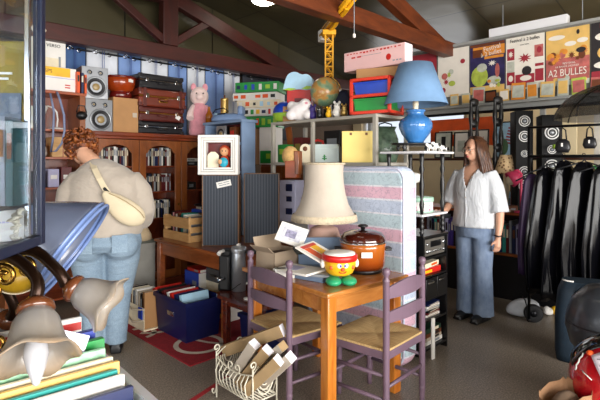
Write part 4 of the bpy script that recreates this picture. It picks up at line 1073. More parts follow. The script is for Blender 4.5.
mb = MB(); mb.tube([(.140*math.cos(a)*1.05, .140*math.sin(a)*1.05, .697) for a in [k*PI/18 for k in range(36)]], .008, 6, closed=True); mb.build('top_trim', trim, r)
mb = MB(); mb.lathe([(.229, .335), (.236, .322), (.238, .285), (.233, .285), (.226, .32)], n=72, wave=lambda a, R_, z: R_+(.004*math.cos(36*a) if z < .3 else 0)); mb.build('fringe', trim, r)
# crock pot
choc = mat('dark_brown_glaze', '#3a0f08', .1, coat=.8, var=.2); org = bpy.data.materials.new('orange_brown_glaze'); t = NT(org)
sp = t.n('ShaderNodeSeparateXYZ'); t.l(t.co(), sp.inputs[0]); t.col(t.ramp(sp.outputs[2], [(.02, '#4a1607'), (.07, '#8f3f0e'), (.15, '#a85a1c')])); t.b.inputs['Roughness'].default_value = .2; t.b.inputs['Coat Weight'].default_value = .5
r = thing('brown_crock_pot', 'orange-brown lidded slow cooker pot on the pine table, right of the cream lamp', 'pot', TB(.55, .255, TT+.001), 0)
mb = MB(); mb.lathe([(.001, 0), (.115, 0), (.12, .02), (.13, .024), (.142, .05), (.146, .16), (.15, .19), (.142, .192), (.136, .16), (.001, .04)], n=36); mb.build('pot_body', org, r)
mb = MB(); mb.lathe([(.112, 0), (.124, .0), (.126, .024), (.112, .026)], n=30); mb.build('black_base', black, r)
mb = MB(); mb.lathe([(.150, .188), (.154, .194), (.150, .2), (.140, .2)], n=36); mb.build('metal_rim', chrome, r)
mb = MB(); mb.lathe([(.147, .196), (.15, .203), (.143, .225), (.12, .25), (.07, .264), (.001, .268)], n=36); mb.build('lid', choc, r)
mb = MB(); mb.lathe([(.001, .266), (.014, .268), (.014, .282), (.032, .287), (.034, .296), (.02, .303), (.001, .304)], n=18); mb.build('lid_knob', black, r)
mb = MB(); mb.box(.14, .185, -.035, .035, .135, .155, .006); mb.build('handle', black, r)
mb = MB(); mb.box(-.185, -.14, -.035, .035, .135, .155, .006); mb.build('handle', black, r)
mb = MB(); mb.box(-.034, .034, -.0015, .0015, -.017, .017); mb.build('price_label', white, r, (.005, -.1525, .13), (0, 0, .03))
# drum-shaped toy with a face
tp = TB(.215, .13, TT+.001); r = thing('drum_toy', 'yellow drum toy with a smiling face and green feet, on the table corner', 'toy', tp, .12)
ty = mat('toy_yellow', '#f0b41e', .35, var=.03); tg = mat('toy_green', '#2ba36e', .35, var=.04); tr_ = mat('toy_red', '#cf1f1a', .35, var=.04); pw = mat('toy_white', '#f2efe8', .5, var=.02)
mb = MB(); mb.lathe([(.001, .05), (.055, .05), (.078, .065), (.092, .10), (.096, .145), (.001, .147)], n=32, wave=lambda a, R_, z: R_*(1+(.02*math.cos(12*a) if z < .06 else 0))); mb.build('body', ty, r)
mb = MB(); mb.lathe([(.096, .135), (.103, .14), (.105, .165), (.098, .172), (.001, .172)], n=48, wave=lambda a, R_, z: R_*(1+(.016*math.cos(10*a) if z < .15 else 0))); mb.build('red_rim', tr_, r)
mb = MB(); mb.lathe([(.092, .17), (.09, .18), (.05, .186), (.001, .188)], n=32); mb.build('drum_skin', pw, r)
for s in (-1, 1):
    mb = MB(); mb.ell((s*.045, -.045, .022), .048, .06, .027, 16); mb.ell((s*.035, .0, .045), .026, .03, .03, 12); fuse(mb, .006, 3).build('foot', tg, r)
    mb = MB(); mb.ell((s*.101, 0, .115), .014, .018, .026, 12); mb.build('ear', pw, r)
    mb = MB(); mb.ell((s*.017, -.0885, .12), .0155, .006, .017, 14); e = mb.build('eye', pw, r)
    mb = MB(); mb.ell((s*.013, -.0945, .118), .006, .003, .008, 10); mb.build('pupil', blue, e)
    mb = MB(); mb.ell((s*.062, -.0685, .105), .011, .006, .012, 10); mb.build('cheek', orange, r)
mb = MB(); mb.ell((0, -.093, .097), .013, .009, .011, 12); mb.build('nose', orange, r)
mb = MB(); mb.tube([(-.022, -.084, .085), (-.01, -.089, .077), (.01, -.089, .077), (.022, -.084, .085)], .003, 6); mb.build('mouth', tr_, r)
# paper stack, box and books at the left end
ob = TB(.16, .655, TT+.001)
r = thing('open_card_box', 'open grey cardboard box at the far left end of the pine table', 'box', ob, TR+.15)
cm = mat('grey_brown_card', '#a8957f', .8, var=.08); bw, bd, bh = .24, .17, .13
mb = MB()
for x0, x1, y0, y1 in ((-bw/2, bw/2, -bd/2, -bd/2+.005), (-bw/2, bw/2, bd/2-.005, bd/2), (-bw/2, -bw/2+.005, -bd/2, bd/2), (bw/2-.005, bw/2, -bd/2, bd/2)): mb.box(x0, x1, y0, y1, 0, bh)
mb.box(-bw/2, bw/2, -bd/2, bd/2, 0, .005); mb.build('box_body', cm, r)
mb = MB(); mb.box(-bw/2, bw/2, -.002, .002, 0, .09); mb.build('flap', cm, r, (0, bd/2, bh-.003), (-.35, 0, 0))
mb = MB(); mb.box(-.002, .002, -bd/2, bd/2, 0, .07); mb.build('flap', cm, r, (-bw/2, 0, bh-.003), (0, -.9, 0))
carton('dark_paper_stack', 'dark papers lying inside the open grey cardboard box on the table', 'papers', (ob.x, ob.y, TT+.007), TR+.15, .2, .14, .10, mat('dark_brown_paper', '#5b4a42', .7))
r = thing('framed_print', 'white framed print tilted against the cream lamp on the table', 'picture frame', TB(.27, .60, TT+.14), 0)
r.rotation_euler = (-.75, .30, -.15); r.location = at(288, 244, 3.03)
mb = MB(); mb.box(-.095, .095, -.006, .006, 0, .15, .003); mb.build('frame', white, r)
mb = MB(); mb.box(-.065, .065, -.0075, -.0055, .028, .122); s_ = mb.build('print_sheet', mat('pale_print', '#c9c9d2', .7, var=.2, vs=40), r)
mb = MB(); mb.box(-.04, .03, -.0085, -.007, .045, .1, .002); mb.build('print_motif', mat('grey_violet_print', '#8b88a0', .7, var=.5, vs=60), s_)
def lying(name, label, cat, loc, rz, w, d, h, m, pr=None):
    o = carton(name, label, cat, loc, rz, w, d, h, m, bev=.002); 
    if pr:
        for i, (x, y, pw_, ph_, pm) in enumerate(pr):
            mb = MB(); mb.box(x-pw_/2, x+pw_/2, y-ph_/2, y+ph_/2, h-.0005, h+.0012+.0003*i); mb.build('cover_print', pm, o)
    return o
slate = mat('slate_blue_cover', '#7489a4', .55, var=.06)
z = TT+.001
lying('slate_book', 'large slate blue album under the magazines on the table', 'book', TB(.24, .37, z), TR+.25, .30, .30, .03, slate)
o = lying('slate_board', 'slate blue board leaning up against the pink lamp foot', 'board', TB(.37, .46, z+.031), TR-.5, .30, .012, .19, slate); o.rotation_euler = (-.55, 0, TR-.62)
lying('grey_magazine', 'grey magazine in the pile on the table under the colourful one', 'magazine', TB(.19, .30, z+.033), TR+.5, .22, .29, .014, grey, ((0, 0, .15, .2, card2),))
lying('white_magazine', 'white magazine lying to the left in the pile on the pine table', 'magazine', TB(.10, .36, z+.048), TR+.2, .2, .26, .012, paper, ((0, .04, .1, .1, lav),))
random.seed(21)
cmag = lying('colourful_magazine', 'colourful magazine with orange and green print on top of the table pile', 'magazine', TB(.225, .27, z+.062), TR+.75, .25, .31, .01, paper,
      ((-.05, .05, .07, .12, orange), (.04, .07, .08, .09, yellow), (.05, -.04, .09, .08, red), (-.04, -.06, .08, .08, lime), (.0, -.115, .18, .03, sky), (0, .125, .18, .025, red)))
cmag.rotation_euler = (.42, 0, TR+.40); cmag.location.z += .065
o = lying('black_booklet', 'small dark green-black booklet leaning beside the framed print', 'booklet', at(303, 251, 2.99), TR, .12, .08, .012, mat('green_black_cover', '#1c241c', .35), ((0, 0, .07, .03, gold),)); o.rotation_euler = (.35, 0, TR-.3)
r = lying('white_gadget', 'small white gadget with a dark screen at the pile\'s left edge', 'gadget', TB(.04, .43, z), TR+1.0, .05, .12, .06, white, ((0, .02, .035, .05, darkm),))
# ---- white scroll magazine rack with long cartons
wp = mat('white_enamelled_wire', '#d9d3c0', .4, var=.08)
RA, RB, RC = Vector((-.515, 2.90, 0)), Vector((-.265, 2.64, 0)), Vector((-.14, 2.765, 0))
dL = (RB-RA); LL = dL.length; dWv = (RC-RB); WW = dWv.length
r = thing('wire_rack', 'white scrolled wire magazine rack on the floor before the left chair', 'magazine rack', RA, math.atan2(dL.y, dL.x))
RH_ = .285
def spiral(c, r0, turns, a0, plane, sgn=1, n=18):
    pts = []
    for k in range(n+1):
        q = k/n; a = a0+sgn*q*turns*2*PI; rad = r0*(1-.75*q); pts.append(Vector(c)+plane[0]*rad*math.cos(a)+plane[1]*rad*math.sin(a))
    return pts
X, Y_, Z_ = Vector((1, 0, 0)), Vector((0, 1, 0)), Vector((0, 0, 1))
for y in (0, WW):
    sd = MB()
    sd.tube([(0, y, .09), (LL, y, .09)], .005, 6); sd.tube([(0, y, .25)]+[(LL*k/12, y, .25-.035*math.sin(PI*k/12)) for k in range(1, 12)]+[(LL, y, .25)], .005, 6)
    for k in range(1, 10):
        x = LL*k/10; b = -.03 if y == 0 else .03
        sd.tube([(x, y, .09), (x, y+b*.8, .14), (x, y+b, .19), (x, y, .25-.035*math.sin(PI*k/10))], .004, 6)
    for c_, a0, sg in (((LL*.5-.032, y, .245), -PI/2, -1), ((LL*.5+.032, y, .245), -PI/2, 1)): sd.tube(spiral(c_, .03, 1.1, a0, (X, Z_), sg), .0045, 6)
    sd.build('side_grille', wp, r)
for x in (0, LL):
    e = MB(); 
    for y in (0, WW): e.tube([(x, y, .0), (x, y, .25), (x, y, RH_)], .0055, 6)
    e.tube([(x, 0, .09), (x, WW, .09)], .005, 6)
    for q in range(1, 5):
        rad = WW*.5*(1-q*.17); e.tube([(x, WW/2-rad*math.cos(a), .25-.16*(rad/(WW*.5))*math.sin(a)) for a in [k*PI/10 for k in range(11)]], .004, 6)
    e.tube([(x, 0, RH_-.03)]+[(x, WW*k/8, RH_-.03+.045*math.sin(PI*k/8)) for k in range(1, 8)]+[(x, WW, RH_-.03)], .005, 6)
    for y, sg in ((0, 1), (WW, -1)): e.tube(spiral((x, y+sg*.0, RH_+.02), .026, 1.2, -PI/2, (Y_, Z_), sg), .005, 6)
    sgx = -1 if x == 0 else 1
    e.build('end_scroll', wp, r)
    for y in (0, WW):
        ft = MB(); ft.tube([(x, y, .06), (x+sgx*.012, y, .03), (x+sgx*.03, y, .012), (x+sgx*.045, y, .018), (x+sgx*.047, y, .034), (x+sgx*.035, y, .038)], .005, 6); ft.build('foot_scroll', wp, r)
bt = MB()
for k in range(8): y = WW*(k+.5)/8; bt.tube([(0, y, .09), (LL, y, .09)], .004, 6)
bt.build('floor_wires', wp, r)
kr = mat('kraft_carton', '#a58a64', .8, var=.1, vs=12); kw = mat('pale_grey_carton', '#b9aea0', .8, var=.08); we = mat('white_carton_end', '#eceaf2', .7, var=.02)
def longbox(label, p, q, s1_, s2_, m, roll=0, end=we, off=0):
    p, q = Vector(p), Vector(q); d = q-p; L = d.length
    r = thing('long_carton', label, 'carton', p, 0, 'long cartons in the white rack')
    zq = d.to_track_quat('Y', 'Z'); r.rotation_mode = 'XYZ'
    r.rotation_euler = (zq.to_matrix() @ Matrix.Rotation(roll, 3, 'Y')).to_euler()
    mb = MB(); mb.box(-s1_/2, s1_/2, 0, L, -s2_/2, s2_/2, .003); mb.build('carton_body', m, r)
    mb = MB(); mb.box(-s1_/2+.001, s1_/2-.001, L-.0015, L+.0015, -s2_/2+.001, s2_/2-.001); mb.build('end_flap', end, r)
    for k in range(4): mb = MB(); mb.box(-s1_/2-.0012, -s1_/2+.001, L*.42+.016*k, L*.42+.016*k+.011, -s2_*.24, s2_*.24); mb.build('printed_letter', brownc, r)
    for k in range(4): mb = MB(); mb.box(-s1_*.24, s1_*.24, L*.42+.016*k, L*.42+.016*k+.011, s2_/2-.001, s2_/2+.0012); mb.build('printed_letter', brownc, r)
    return r
longbox('long pale carton in the rack, its white end leftmost in the front row', at(234, 376, 2.84), at(255, 344, 2.72), .058, .062, kw, .2)
longbox('long kraft carton in the rack, its white end second from left in front', at(240, 384, 2.78), at(268, 350, 2.66), .058, .062, kr, .2)
longbox('long kraft carton in the rack with its white end nearest the camera', at(247, 390, 2.70), at(279, 360, 2.585), .058, .062, kr, .2)
longbox('long carton in the rack with its white end furthest right, crossing the chair post', at(262, 384, 2.77), at(291, 357, 2.60), .058, .058, kw, .3)
longbox('long carton with a kraft end above the furthest right white end', at(258, 368, 2.85), at(283, 346, 2.66), .055, .05, kw, .3, kr)
longbox('flat long kraft carton lying across the back of the rack', at(224, 351, 2.98), at(283, 330, 2.74), .04, .07, kr, .1)
# ================================================================== BLACK MEDIA RACK, PLANT STAND, BLUE LAMP
KU, KV = 3.085, -1.80
bkw = mat('black_ash', '#0d0d0f', .35, var=.2, vs=20)
r = thing('media_rack', 'black open media rack with a stereo and books, right of the mattress', 'rack', UV(KU, KV), A45)
W, D, HH = .36, .40, .90
mb = MB(); mb.box(0, .018, 0, D, 0, HH-.02); mb.build('side_panel', bkw, r)
mb = MB(); mb.box(W-.018, W, 0, D, 0, HH-.02); mb.build('side_panel', bkw, r)
mb = MB(); mb.box(.018, W-.018, D-.01, D, .02, HH-.02); mb.build('back_panel', bkw, r)
mb = MB(); mb.box(-.006, W+.006, -.006, D, HH-.02, HH, .003); mb.build('top_board', bkw, r)
for z in (.06, .27, .43, .60, .735): mb = MB(); mb.box(.018, W-.018, .0, D-.01, z-.016, z, .002); mb.build('shelf', bkw, r)
for s in (0, 1): mb = MB(); mb.box(.02+.161*s, .02+.161*s+.158, -.012, .0, .432, .58, .003); q = mb.build('drawer_front', bkw, r); h_ = MB(); h_.box(.04+.161*s, .13+.161*s, -.018, -.011, .545, .555, .001); h_.build('handle', chrome, q)
def RK(x, y, z): p = UV(KU+x, KV-y, z); return p
r = thing('stereo_receiver', 'silver and black stereo receiver on the upper shelf of the black rack', 'stereo', RK(.18, .02, .736), A45)
mb = MB(); mb.box(-.155, .155, .0, .28, .006, .135, .003); mb.build('case', black, r)
mb = MB(); mb.box(-.155, .155, -.008, .002, .008, .133, .002); mb.build('front_panel', mat('dull_silver_panel', '#74706a', .35, .5, var=.05), r)
mb = MB(); mb.box(-.06, .1, -.0095, -.007, .07, .115, .001); mb.build('display', darkm, r)
for x, z_, rd in ((-.12, .045, .017), (-.085, .045, .012), (.125, .095, .016), (-.12, .1, .01), (.125, .04, .012)):
    mb = MB(); mb.lathe([(.001, 0), (rd, 0), (rd*.9, .014), (.001, .015)], M=Matrix.Rotation(PI/2, 3, 'X'), n=14); mb.build('knob', chrome, r, (x, -.008, z_))
mb = MB()
for k in range(6): mb.box(-.05+.025*k, -.035+.025*k, -.011, -.007, .03, .045, .001)
mb.build('button_row', chrome, r)
for x in (-.12, .12): mb = MB(); mb.lathe([(.001, 0), (.014, 0), (.014, .007), (.001, .008)], (x, .06, 0), 10); mb.build('rubber_foot', black, r)
def fl(name, label, cat, x, y, z, w, d, h, m, rz=0, **k): return carton(name, label, cat, RK(x, y, z), A45+rz, w, d, h, m, bev=.002, **k)
fl('red_game_box', 'red and yellow box on the black rack below the stereo', 'box', .17, .15, .601, .28, .24, .042, red, prints=((-.06, .02, .12, .02, yellow),))
fl('white_game_box', 'cream box on the red one in the black rack', 'box', .18, .15, .644, .26, .22, .035, cream, .1, prints=((.04, .018, .1, .015, orange),))
for i, (m_, nm) in enumerate(((white, 'white'), (maroon, 'dark red'), (black, 'black'), (grey, 'grey'), (white, 'upper white'), (navy, 'dark blue'))):
    fl('disc_case', nm+' flat disc case in the stack on the black rack\'s middle shelf', 'disc case', .19+.006*(i % 3), .10, .271+.0165*i, .19, .14, .016, m_, .06*(i % 3-1), group='disc cases in the black rack', prints=((0, .008, .14, .006, card2),))
for i, (m_, nm, w_, h_) in enumerate(((white, 'large white', .28, .03), (card2, 'beige', .26, .026), (brownc, 'brown', .25, .03), (mat('dark_green_cover', '#1d3a2a', .5), 'dark green', .24, .035))):
    o = book('shelf_book', h_, .18, w_, m_, nm+' book lying in the bottom pile of the black rack', RK(.19, .03, .061+sum((.03, .026, .03, .035)[:i])+.001*i), A45, 'books at the bottom of the black rack', flat=True)
lean = fl('white_board', 'thin white panel leaning at the left of the black rack front', 'panel', .01, -.03, .0, .035, .012, .30, white); lean.rotation_euler = (-.0, 0, A45-.15); lean.location = RK(.055, -.045, 0)
# plant stand with two white tops
tk = mat('white_top', '#dedce0', .4, var=.03)
PX, PY, PW, PD = .02, .03, .37, .33
r = thing('plant_stand', 'two-tier side table with white tops and black turned legs on the rack', 'side table', RK(0, 0, HH+.001), A45)
for z, e in ((.16, 0), (.63, .035)):
    mb = MB(); mb.box(-.01-e, .37+e, .0-e, .36, z-.018, z, .006); mb.build('table_top', tk, r)
for x in (.025, .335):
    for y in (.03, .32):
        for z0, z1 in ((0, .142), (.16, .612)):
            mb = MB(); L = z1-z0
            mb.lathe([(.001, z0), (.012, z0), (.014, z0+L*.08), (.02, z0+L*.16), (.011, z0+L*.24), (.017, z0+L*.36), (.019, z0+L*.5), (.011, z0+L*.66), (.02, z0+L*.74), (.012, z0+L*.82), (.018, z0+L*.92), (.018, z1), (.001, z1)], (x, y, 0), 12); mb.build('turned_leg', black, r)
r = thing('cake_tin', 'round cake tin with pink roses and a pale green rim on the white tier', 'tin', RK(.185, .16, HH+.163), 0)
ros = bpy.data.materials.new('rose_print'); t = NT(ros); t.b.inputs['Roughness'].default_value = .35
v_ = t.n('ShaderNodeTexVoronoi'); t.l(t.co(), v_.inputs['Vector']); v_.inputs['Scale'].default_value = 26
t.col(t.ramp(v_.outputs['Distance'], [(.0, '#c2336a'), (.3, '#e58fac'), (.42, '#f3eeea')]))
pg = mat('pale_green_tin', '#a8d0ba', .35, var=.03)
mb = MB(); mb.lathe([(.118, .0), (.12, .004), (.12, .012), (.116, .014)], n=30); mb.build('bottom_band', pg, r)
mb = MB(); mb.lathe([(.001, .001), (.117, .001), (.117, .085), (.001, .086)], n=30); mb.build('side', ros, r)
mb = MB(); mb.lathe([(.12, .08), (.122, .082), (.122, .108), (.118, .114), (.001, .116)], n=30); mb.build('lid', pg, r)
mb = MB(); mb.ell((0, 0, .155), .08, .07, .045, 14); solo(mb, 'white_bundle', white, 'rounded white bundle sitting on the cake tin lid', 'bundle', RK(.17, .2, HH+.27))
# dark low stand, lamp and small figures on the upper top
UZ = HH+.632
r = thing('dark_stand', 'small dark wooden stand with feet, under the blue lamp', 'stand', RK(.17, .17, UZ), A45-.6)
mb = MB(); mb.eloft([(0, 0, .05, .19, .11), (0, 0, .053, .195, .115), (0, 0, .062, .195, .115), (0, 0, .066, .185, .105)], 26); mb.build('top', bkw, r)
for x, y in ((-.12, -.06), (.12, -.06), (-.12, .06), (.12, .06)): mb = MB(); mb.lathe([(.001, 0), (.014, 0), (.009, .012), (.02, .03), (.012, .045), (.02, .052), (.001, .053)], (x, y, 0), 10); mb.build('foot', bkw, r)
lb_ = mat('blue_glaze', '#3d79b8', .12, coat=.6, var=.12, vs=5); ls = mat('blue_shade_cloth', '#6d8fb4', .9, var=.06, vs=14, bump=.15, bs=180)
LZ = UZ+.068; lp = RK(.17, .17, LZ)
r = thing('blue_lamp', 'blue ribbed ceramic lamp with a wide blue cloth shade', 'lamp', lp, 0)
mb = MB(); mb.lathe([(.001, 0), (.06, 0), (.064, .012), (.075, .03), (.105, .07), (.125, .12), (.127, .15), (.112, .185), (.075, .21), (.064, .222), (.066, .24), (.076, .25), (.076, .258), (.04, .262), (.001, .262)], n=72,
    wave=lambda a, R_, z: R_*(1+.028*abs(math.cos(12*a))*(1 if .02 < z < .2 else 0))); mb.build('lamp_base', lb_, r)
mb = MB(); mb.lathe([(.001, .26), (.022, .26), (.02, .29), (.024, .30), (.02, .345), (.001, .346)], n=14); mb.build('socket', cream, r)
mb = MB(); mb.lathe([(.128, .62), (.245, .298)], n=40); mb.build('lamp_shade', ls, r, mods=[SOL(.004)])
mb = MB()
for k in range(3): a = k*2*PI/3; mb.tube([(0, 0, .345), (.10*math.cos(a), .1*math.sin(a), .52), (.135*math.cos(a), .135*math.sin(a), .60)], .003, 5)
mb.tube([(.0, 0, .34), (0, 0, .36)], .012, 8); mb.build('shade_carrier', brass, r)
for i, (px, s) in enumerate(((420, 1), (431, 1.2), (440, .9))):
    p = RK(.10+.10*i, .0, UZ); r = thing('cow_figure', ['leftmost', 'middle', 'right-hand'][i]+' of the small black and white cow figures under the blue lamp', 'figurine', p, A45-.4, 'small figures under the blue lamp')
    mb = MB(); mb.ell((0, 0, .035*s), .034*s, .018*s, .018*s, 12); mb.ell((-.036*s, -.004, .048*s), .016*s, .012*s, .014*s, 10)
    for x in (-.02, .022):
        for y in (-.01, .01): mb.tube([(x*s, y*s, 0), (x*s, y*s, .03*s)], .0055*s, 6)
    fuse(mb, .005, 2).build('body', white, r)
    mb = MB(); mb.ell((.006*s, -.012*s, .039*s), .014*s, .009*s, .012*s, 8); mb.build('black_patch', black, r)

# ================================================================== RIGHT SIDE BACKGROUND
# ---- hanging poster board with comic festival posters
PU, PZ0, PZ1 = 5.40, 2.24, 2.86
brd = mat('grey_poster_rail', '#9a9b98', .5, var=.04)
r = thing('poster_board', 'long hanging board edged in grey that carries the row of posters', 'board', UV(PU+.012, -4.1), AM45)
mb = MB(); mb.box(0, 4.6, 0, .02, PZ0-.12, PZ1); mb.build('panel', mat('board_grey', '#77756f', .7), r)
for z in (PZ0-.13, PZ1): mb = MB(); mb.box(0, 4.6, -.02, .03, z, z+.03, .003); mb.build('rail', brd, r)
for x in (.5, 1.95, 2.75, 4.1): mb = MB(); mb.tube([(x, .005, PZ1+.02), (x, .005, 3.55-.0)], .004, 6); mb.build('hanging_wire', grey, r)
pr_navy = mat('poster_night', '#2a2350', .6, var=.5, vs=9); pr_or = mat('poster_orange', '#d98a2e', .6, var=.15, vs=12); pr_br = mat('poster_brown', '#6b3413', .6, var=.2, vs=12)
pr_lime = mat('poster_lime', '#a9b94a', .6, var=.3, vs=14); pr_red = mat('poster_red', '#9e2836', .6, var=.1); pr_cream = mat('poster_cream', '#e9e2d6', .6, var=.05, vs=8); pr_sand = mat('poster_sand', '#dfb566', .6, var=.12, vs=8)
pr_rose = mat('poster_rose', '#b5605a', .6, var=.3, vs=14); pr_dark = mat('poster_dark', '#241f22', .6, var=.2); pr_grey = mat('poster_grey', '#b9bcae', .6, var=.2, vs=16)
PWd, PHt = .405, .585
def poster(v, label, bg, shapes, texts=()):
    r = thing('poster', label, 'poster', UV(PU, v, PZ0+.012), AM45, 'comic festival posters')
    mb = MB(); mb.box(-PWd/2, PWd/2, -.003, .0, 0, PHt); mb.build('sheet', bg, r)
    for i, (k, x, z, w_, h_, m_) in enumerate(shapes):
        mb = MB(); y = -.0036-.0002*i; x = max(-PWd/2+w_/2, min(PWd/2-w_/2, x))
        if k == 'r': mb.box(x-w_/2, x+w_/2, y, -.003, z-h_/2, z+h_/2)
        elif k == 'e': mb.rings([[Vector((x+w_/2*math.cos(a), yy, z+h_/2*math.sin(a))) for a in [q*PI/10 for q in range(20)]] for yy in (-.003, y)])
        else: mb.rings([[Vector((x+w_/2*math.cos(a)*(1 if q % 2 else .45), yy, z+h_/2*math.sin(a)*(1 if q % 2 else .45))) for q, a in [(q, q*PI/9) for q in range(18)]] for yy in (-.003, y)])
        mb.build('artwork', m_, r)
    for s, x, z, size, m_, sx, tilt in texts:
        text(s, size, m_, r, (x, -.0105, z), (PI/2, -tilt, 0), sx=sx)
    return r
random.seed(9)
def blobs(n, x0, x1, z0, z1, s0, s1_, ms, kinds='es'):
    return [(random.choice(kinds), x0+(x1-x0)*random.random(), z0+(z1-z0)*random.random(), s0+(s1_-s0)*random.random(), s0+(s1_-s0)*random.random(), random.choice(ms)) for _ in range(n)]
poster(-3.60, 'red-brown poster seen behind the pink box, leftmost of the hanging posters', pr_br, blobs(8, -.15, .15, .1, .5, .06, .14, [pr_red, pr_or, pr_cream]))
poster(-3.17, 'dark red poster between the pink box and the blue lampshade', pr_red, blobs(9, -.15, .15, .08, .5, .05, .13, [pr_br, pr_cream, pr_or, pr_rose]))
poster(-2.745, 'white poster with small red and grey vignettes, just right of the blue lampshade', pr_cream, [('r', -.02, .54, .3, .03, pr_cream)]+blobs(7, -.13, .14, .06, .5, .05, .09, [pr_red, pr_grey, pr_lime, pr_rose]))
poster(-2.325, 'night blue and orange poster with a green creature, left of the red and white one', pr_navy,
       [('r', 0, .565, .4, .03, pr_br), ('r', .02, .49, .37, .11, pr_or), ('e', -.09, .2, .2, .24, pr_lime), ('e', -.06, .3, .12, .1, pr_grey), ('r', 0, .04, .4, .09, pr_sand), ('e', .08, .14, .16, .1, pr_grey), ('e', .12, .25, .05, .16, pr_rose), ('s', .06, .34, .1, .07, pr_cream), ('r', -.11, .47, .12, .09, pr_br), ('r', .08, .41, .22, .03, pr_or)]+blobs(6, -.16, .16, .04, .2, .03, .06, [pr_lime, pr_cream, pr_or]),
       [('Festival', .06, .515, .075, pr_cream, .9, .12), ('à 2 bulles', .05, .455, .07, pr_cream, .9, .12)])
poster(-1.905, 'white poster with red comic panels headed Festival à 2 bulles', pr_cream,
       [('r', -.15, .40, .08, .13, pr_red), ('r', .145, .40, .09, .13, pr_rose), ('r', -.15, .26, .08, .12, pr_grey), ('r', .15, .25, .085, .03, pr_red), ('r', -.15, .13, .085, .14, pr_red), ('r', .15, .14, .085, .13, pr_red), ('r', .0, .1, .2, .13, pr_red), ('s', .0, .34, .15, .11, pr_red), ('e', .02, .2, .1, .1, pr_dark), ('e', .01, .12, .12, .06, pr_cream), ('r', .0, .03, .22, .025, pr_red), ('e', -.15, .13, .05, .07, pr_cream), ('e', .15, .41, .05, .07, pr_red), ('s', -.15, .40, .06, .08, pr_cream)],
       [('Festival à 2 bulles', 0, .545, .052, pr_dark, .86, 0), ('vous invite', .0, .49, .022, pr_dark, 1, 0)])
poster(-1.485, 'sandy poster with a crowd and big lettering A2 BULLES', pr_sand,
       [('r', 0, .14, .405, .28, pr_rose), ('e', -.1, .50, .16, .05, pr_cream), ('e', .03, .42, .11, .05, pr_cream), ('e', .14, .44, .1, .05, pr_cream), ('e', .1, .53, .03, .05, pr_dark), ('r', 0, .02, .405, .05, pr_grey)]+blobs(16, -.17, .17, .24, .35, .05, .09, [pr_br, pr_rose, pr_dark, pr_or])+blobs(8, -.17, .17, .02, .08, .03, .06, [pr_lime, pr_grey, pr_sand]),
       [('A2 BULLES', 0, .125, .105, pr_cream, .74, 0), ('FESTIVAL', .02, .22, .03, pr_cream, 1, 0), ('LA BANDE DESSINEE', 0, .19, .024, pr_cream, 1, 0)])
poster(-1.065, 'dark poster with pale speech bubbles cut by the right picture edge', pr_dark,
       [('e', -.06, .44, .22, .09, pr_cream), ('e', -.02, .28, .26, .17, pr_sand), ('e', -.09, .16, .18, .07, pr_cream), ('r', 0, .05, .4, .1, pr_red), ('e', .1, .5, .1, .06, pr_grey)], [('FESTIVAL', -.02, .545, .06, pr_red, .9, 0)])
mb = MB(); mb.box(-.41, .41, -.05, .05, 0, .10, .004)
solo(mb, 'white_light_panel', mat('white_panel_paint', '#e7e7ea', .5, var=.02), 'long white panel standing above the poster board', 'panel', UV(5.46, -1.90, PZ1+.031), AM45)
# small comic cards along the board's lower edge
cm_ = [pr_sand, pr_grey, pr_grey, black, pr_sand, pr_or, pr_grey, pr_sand, pr_grey, pr_lime, pr_rose, pr_sand]
cn = ['sandy', 'cream', 'grey-green', 'black', 'white', 'orange', 'pale grey', 'yellowish', 'light cream', 'lime', 'rose', 'tan']
random.seed(4)
for i in range(12):
    v = -2.72+.15*i; h_ = .12+.07*random.random(); r = thing('comic_card', cn[i]+' small comic card pinned along the lower edge of the posters', 'card', UV(PU-.016-.006*(i % 2), v, PZ0-.10), AM45+.02, 'small comic cards under the posters')
    mb = MB(); ww = .05+.03*random.random(); mb.box(-ww, ww, -.003, .0, 0, h_); mb.build('sheet', cm_[i], r); r.rotation_euler = (0, random.uniform(-.06, .06), AM45)
    mb = MB(); mb.box(-ww*.85, ww*.8, -.0042, -.003, h_*.12, h_*.85); mb.build('picture', [pr_grey, pr_sand, pr_rose, pr_br, pr_cream, pr_grey, pr_or][i % 7], r)
# ---- counter with shelves behind the woman
cw_ = wood('dark_counter_wood', '#2a120b', '#4a2415', .35, (1.2, 5, 7))
GU, GV0, GV1 = 5.05, -3.5, -.7
r = thing('back_counter', 'dark wooden counter with open shelves behind the woman and the garment rail', 'counter', UV(GU, GV0), AM45)
W = GV1-GV0; D = .42
mb = MB(); mb.box(-.02, W+.02, -.03, D, .895, .925, .006); mb.build('counter_top', shelfw, r)
mb = MB(); mb.box(0, W, .0, D-.02, 0, .46, .0); mb.build('lower_cabinet', bkw, r)
mb = MB(); mb.box(0, W, -.02, D, .46, .485, .004); mb.build('shelf', oakw, r)
mb = MB(); mb.box(0, W, D-.03, D-.01, .485, .895); mb.build('back_panel', cw_, r)
for k in range(6): x = k*W/5; mb = MB(); mb.box(max(0, x-.012), min(W, x+.012), .0, D-.03, .485, .895); mb.build('divider', cw_, r)
random.seed(8); v = -2.36; bc = [lav, purple, grey, navy, black, lav, maroon, grey, purple, navy, teal]
bm_ = [book_mesh(.026+.012*random.random(), .22, .29+.05*random.random(), m_) for m_ in bc]
k = 0
for v0, v1 in ((-2.925, -2.395), (-2.365, -1.835), (-1.805, -1.275)):
    v = v0+.003
    while True:
        me = bm_[(k*7) % len(bm_)]; w_ = max(q.co.x for q in me.vertices)*2+.002
        if v+w_ > v1: break
        o = link('large_book', me, None, UV(GU+.03, v+w_/2, .486), (0, 0, AM45)); tag(o, 'large upright book or record on the open shelf of the dark counter', 'book', 'large books on the counter shelf')
        v += w_; k += 1
def GC(px, d, z=.926): p = onU(GU+d, px); p.z = z; return p
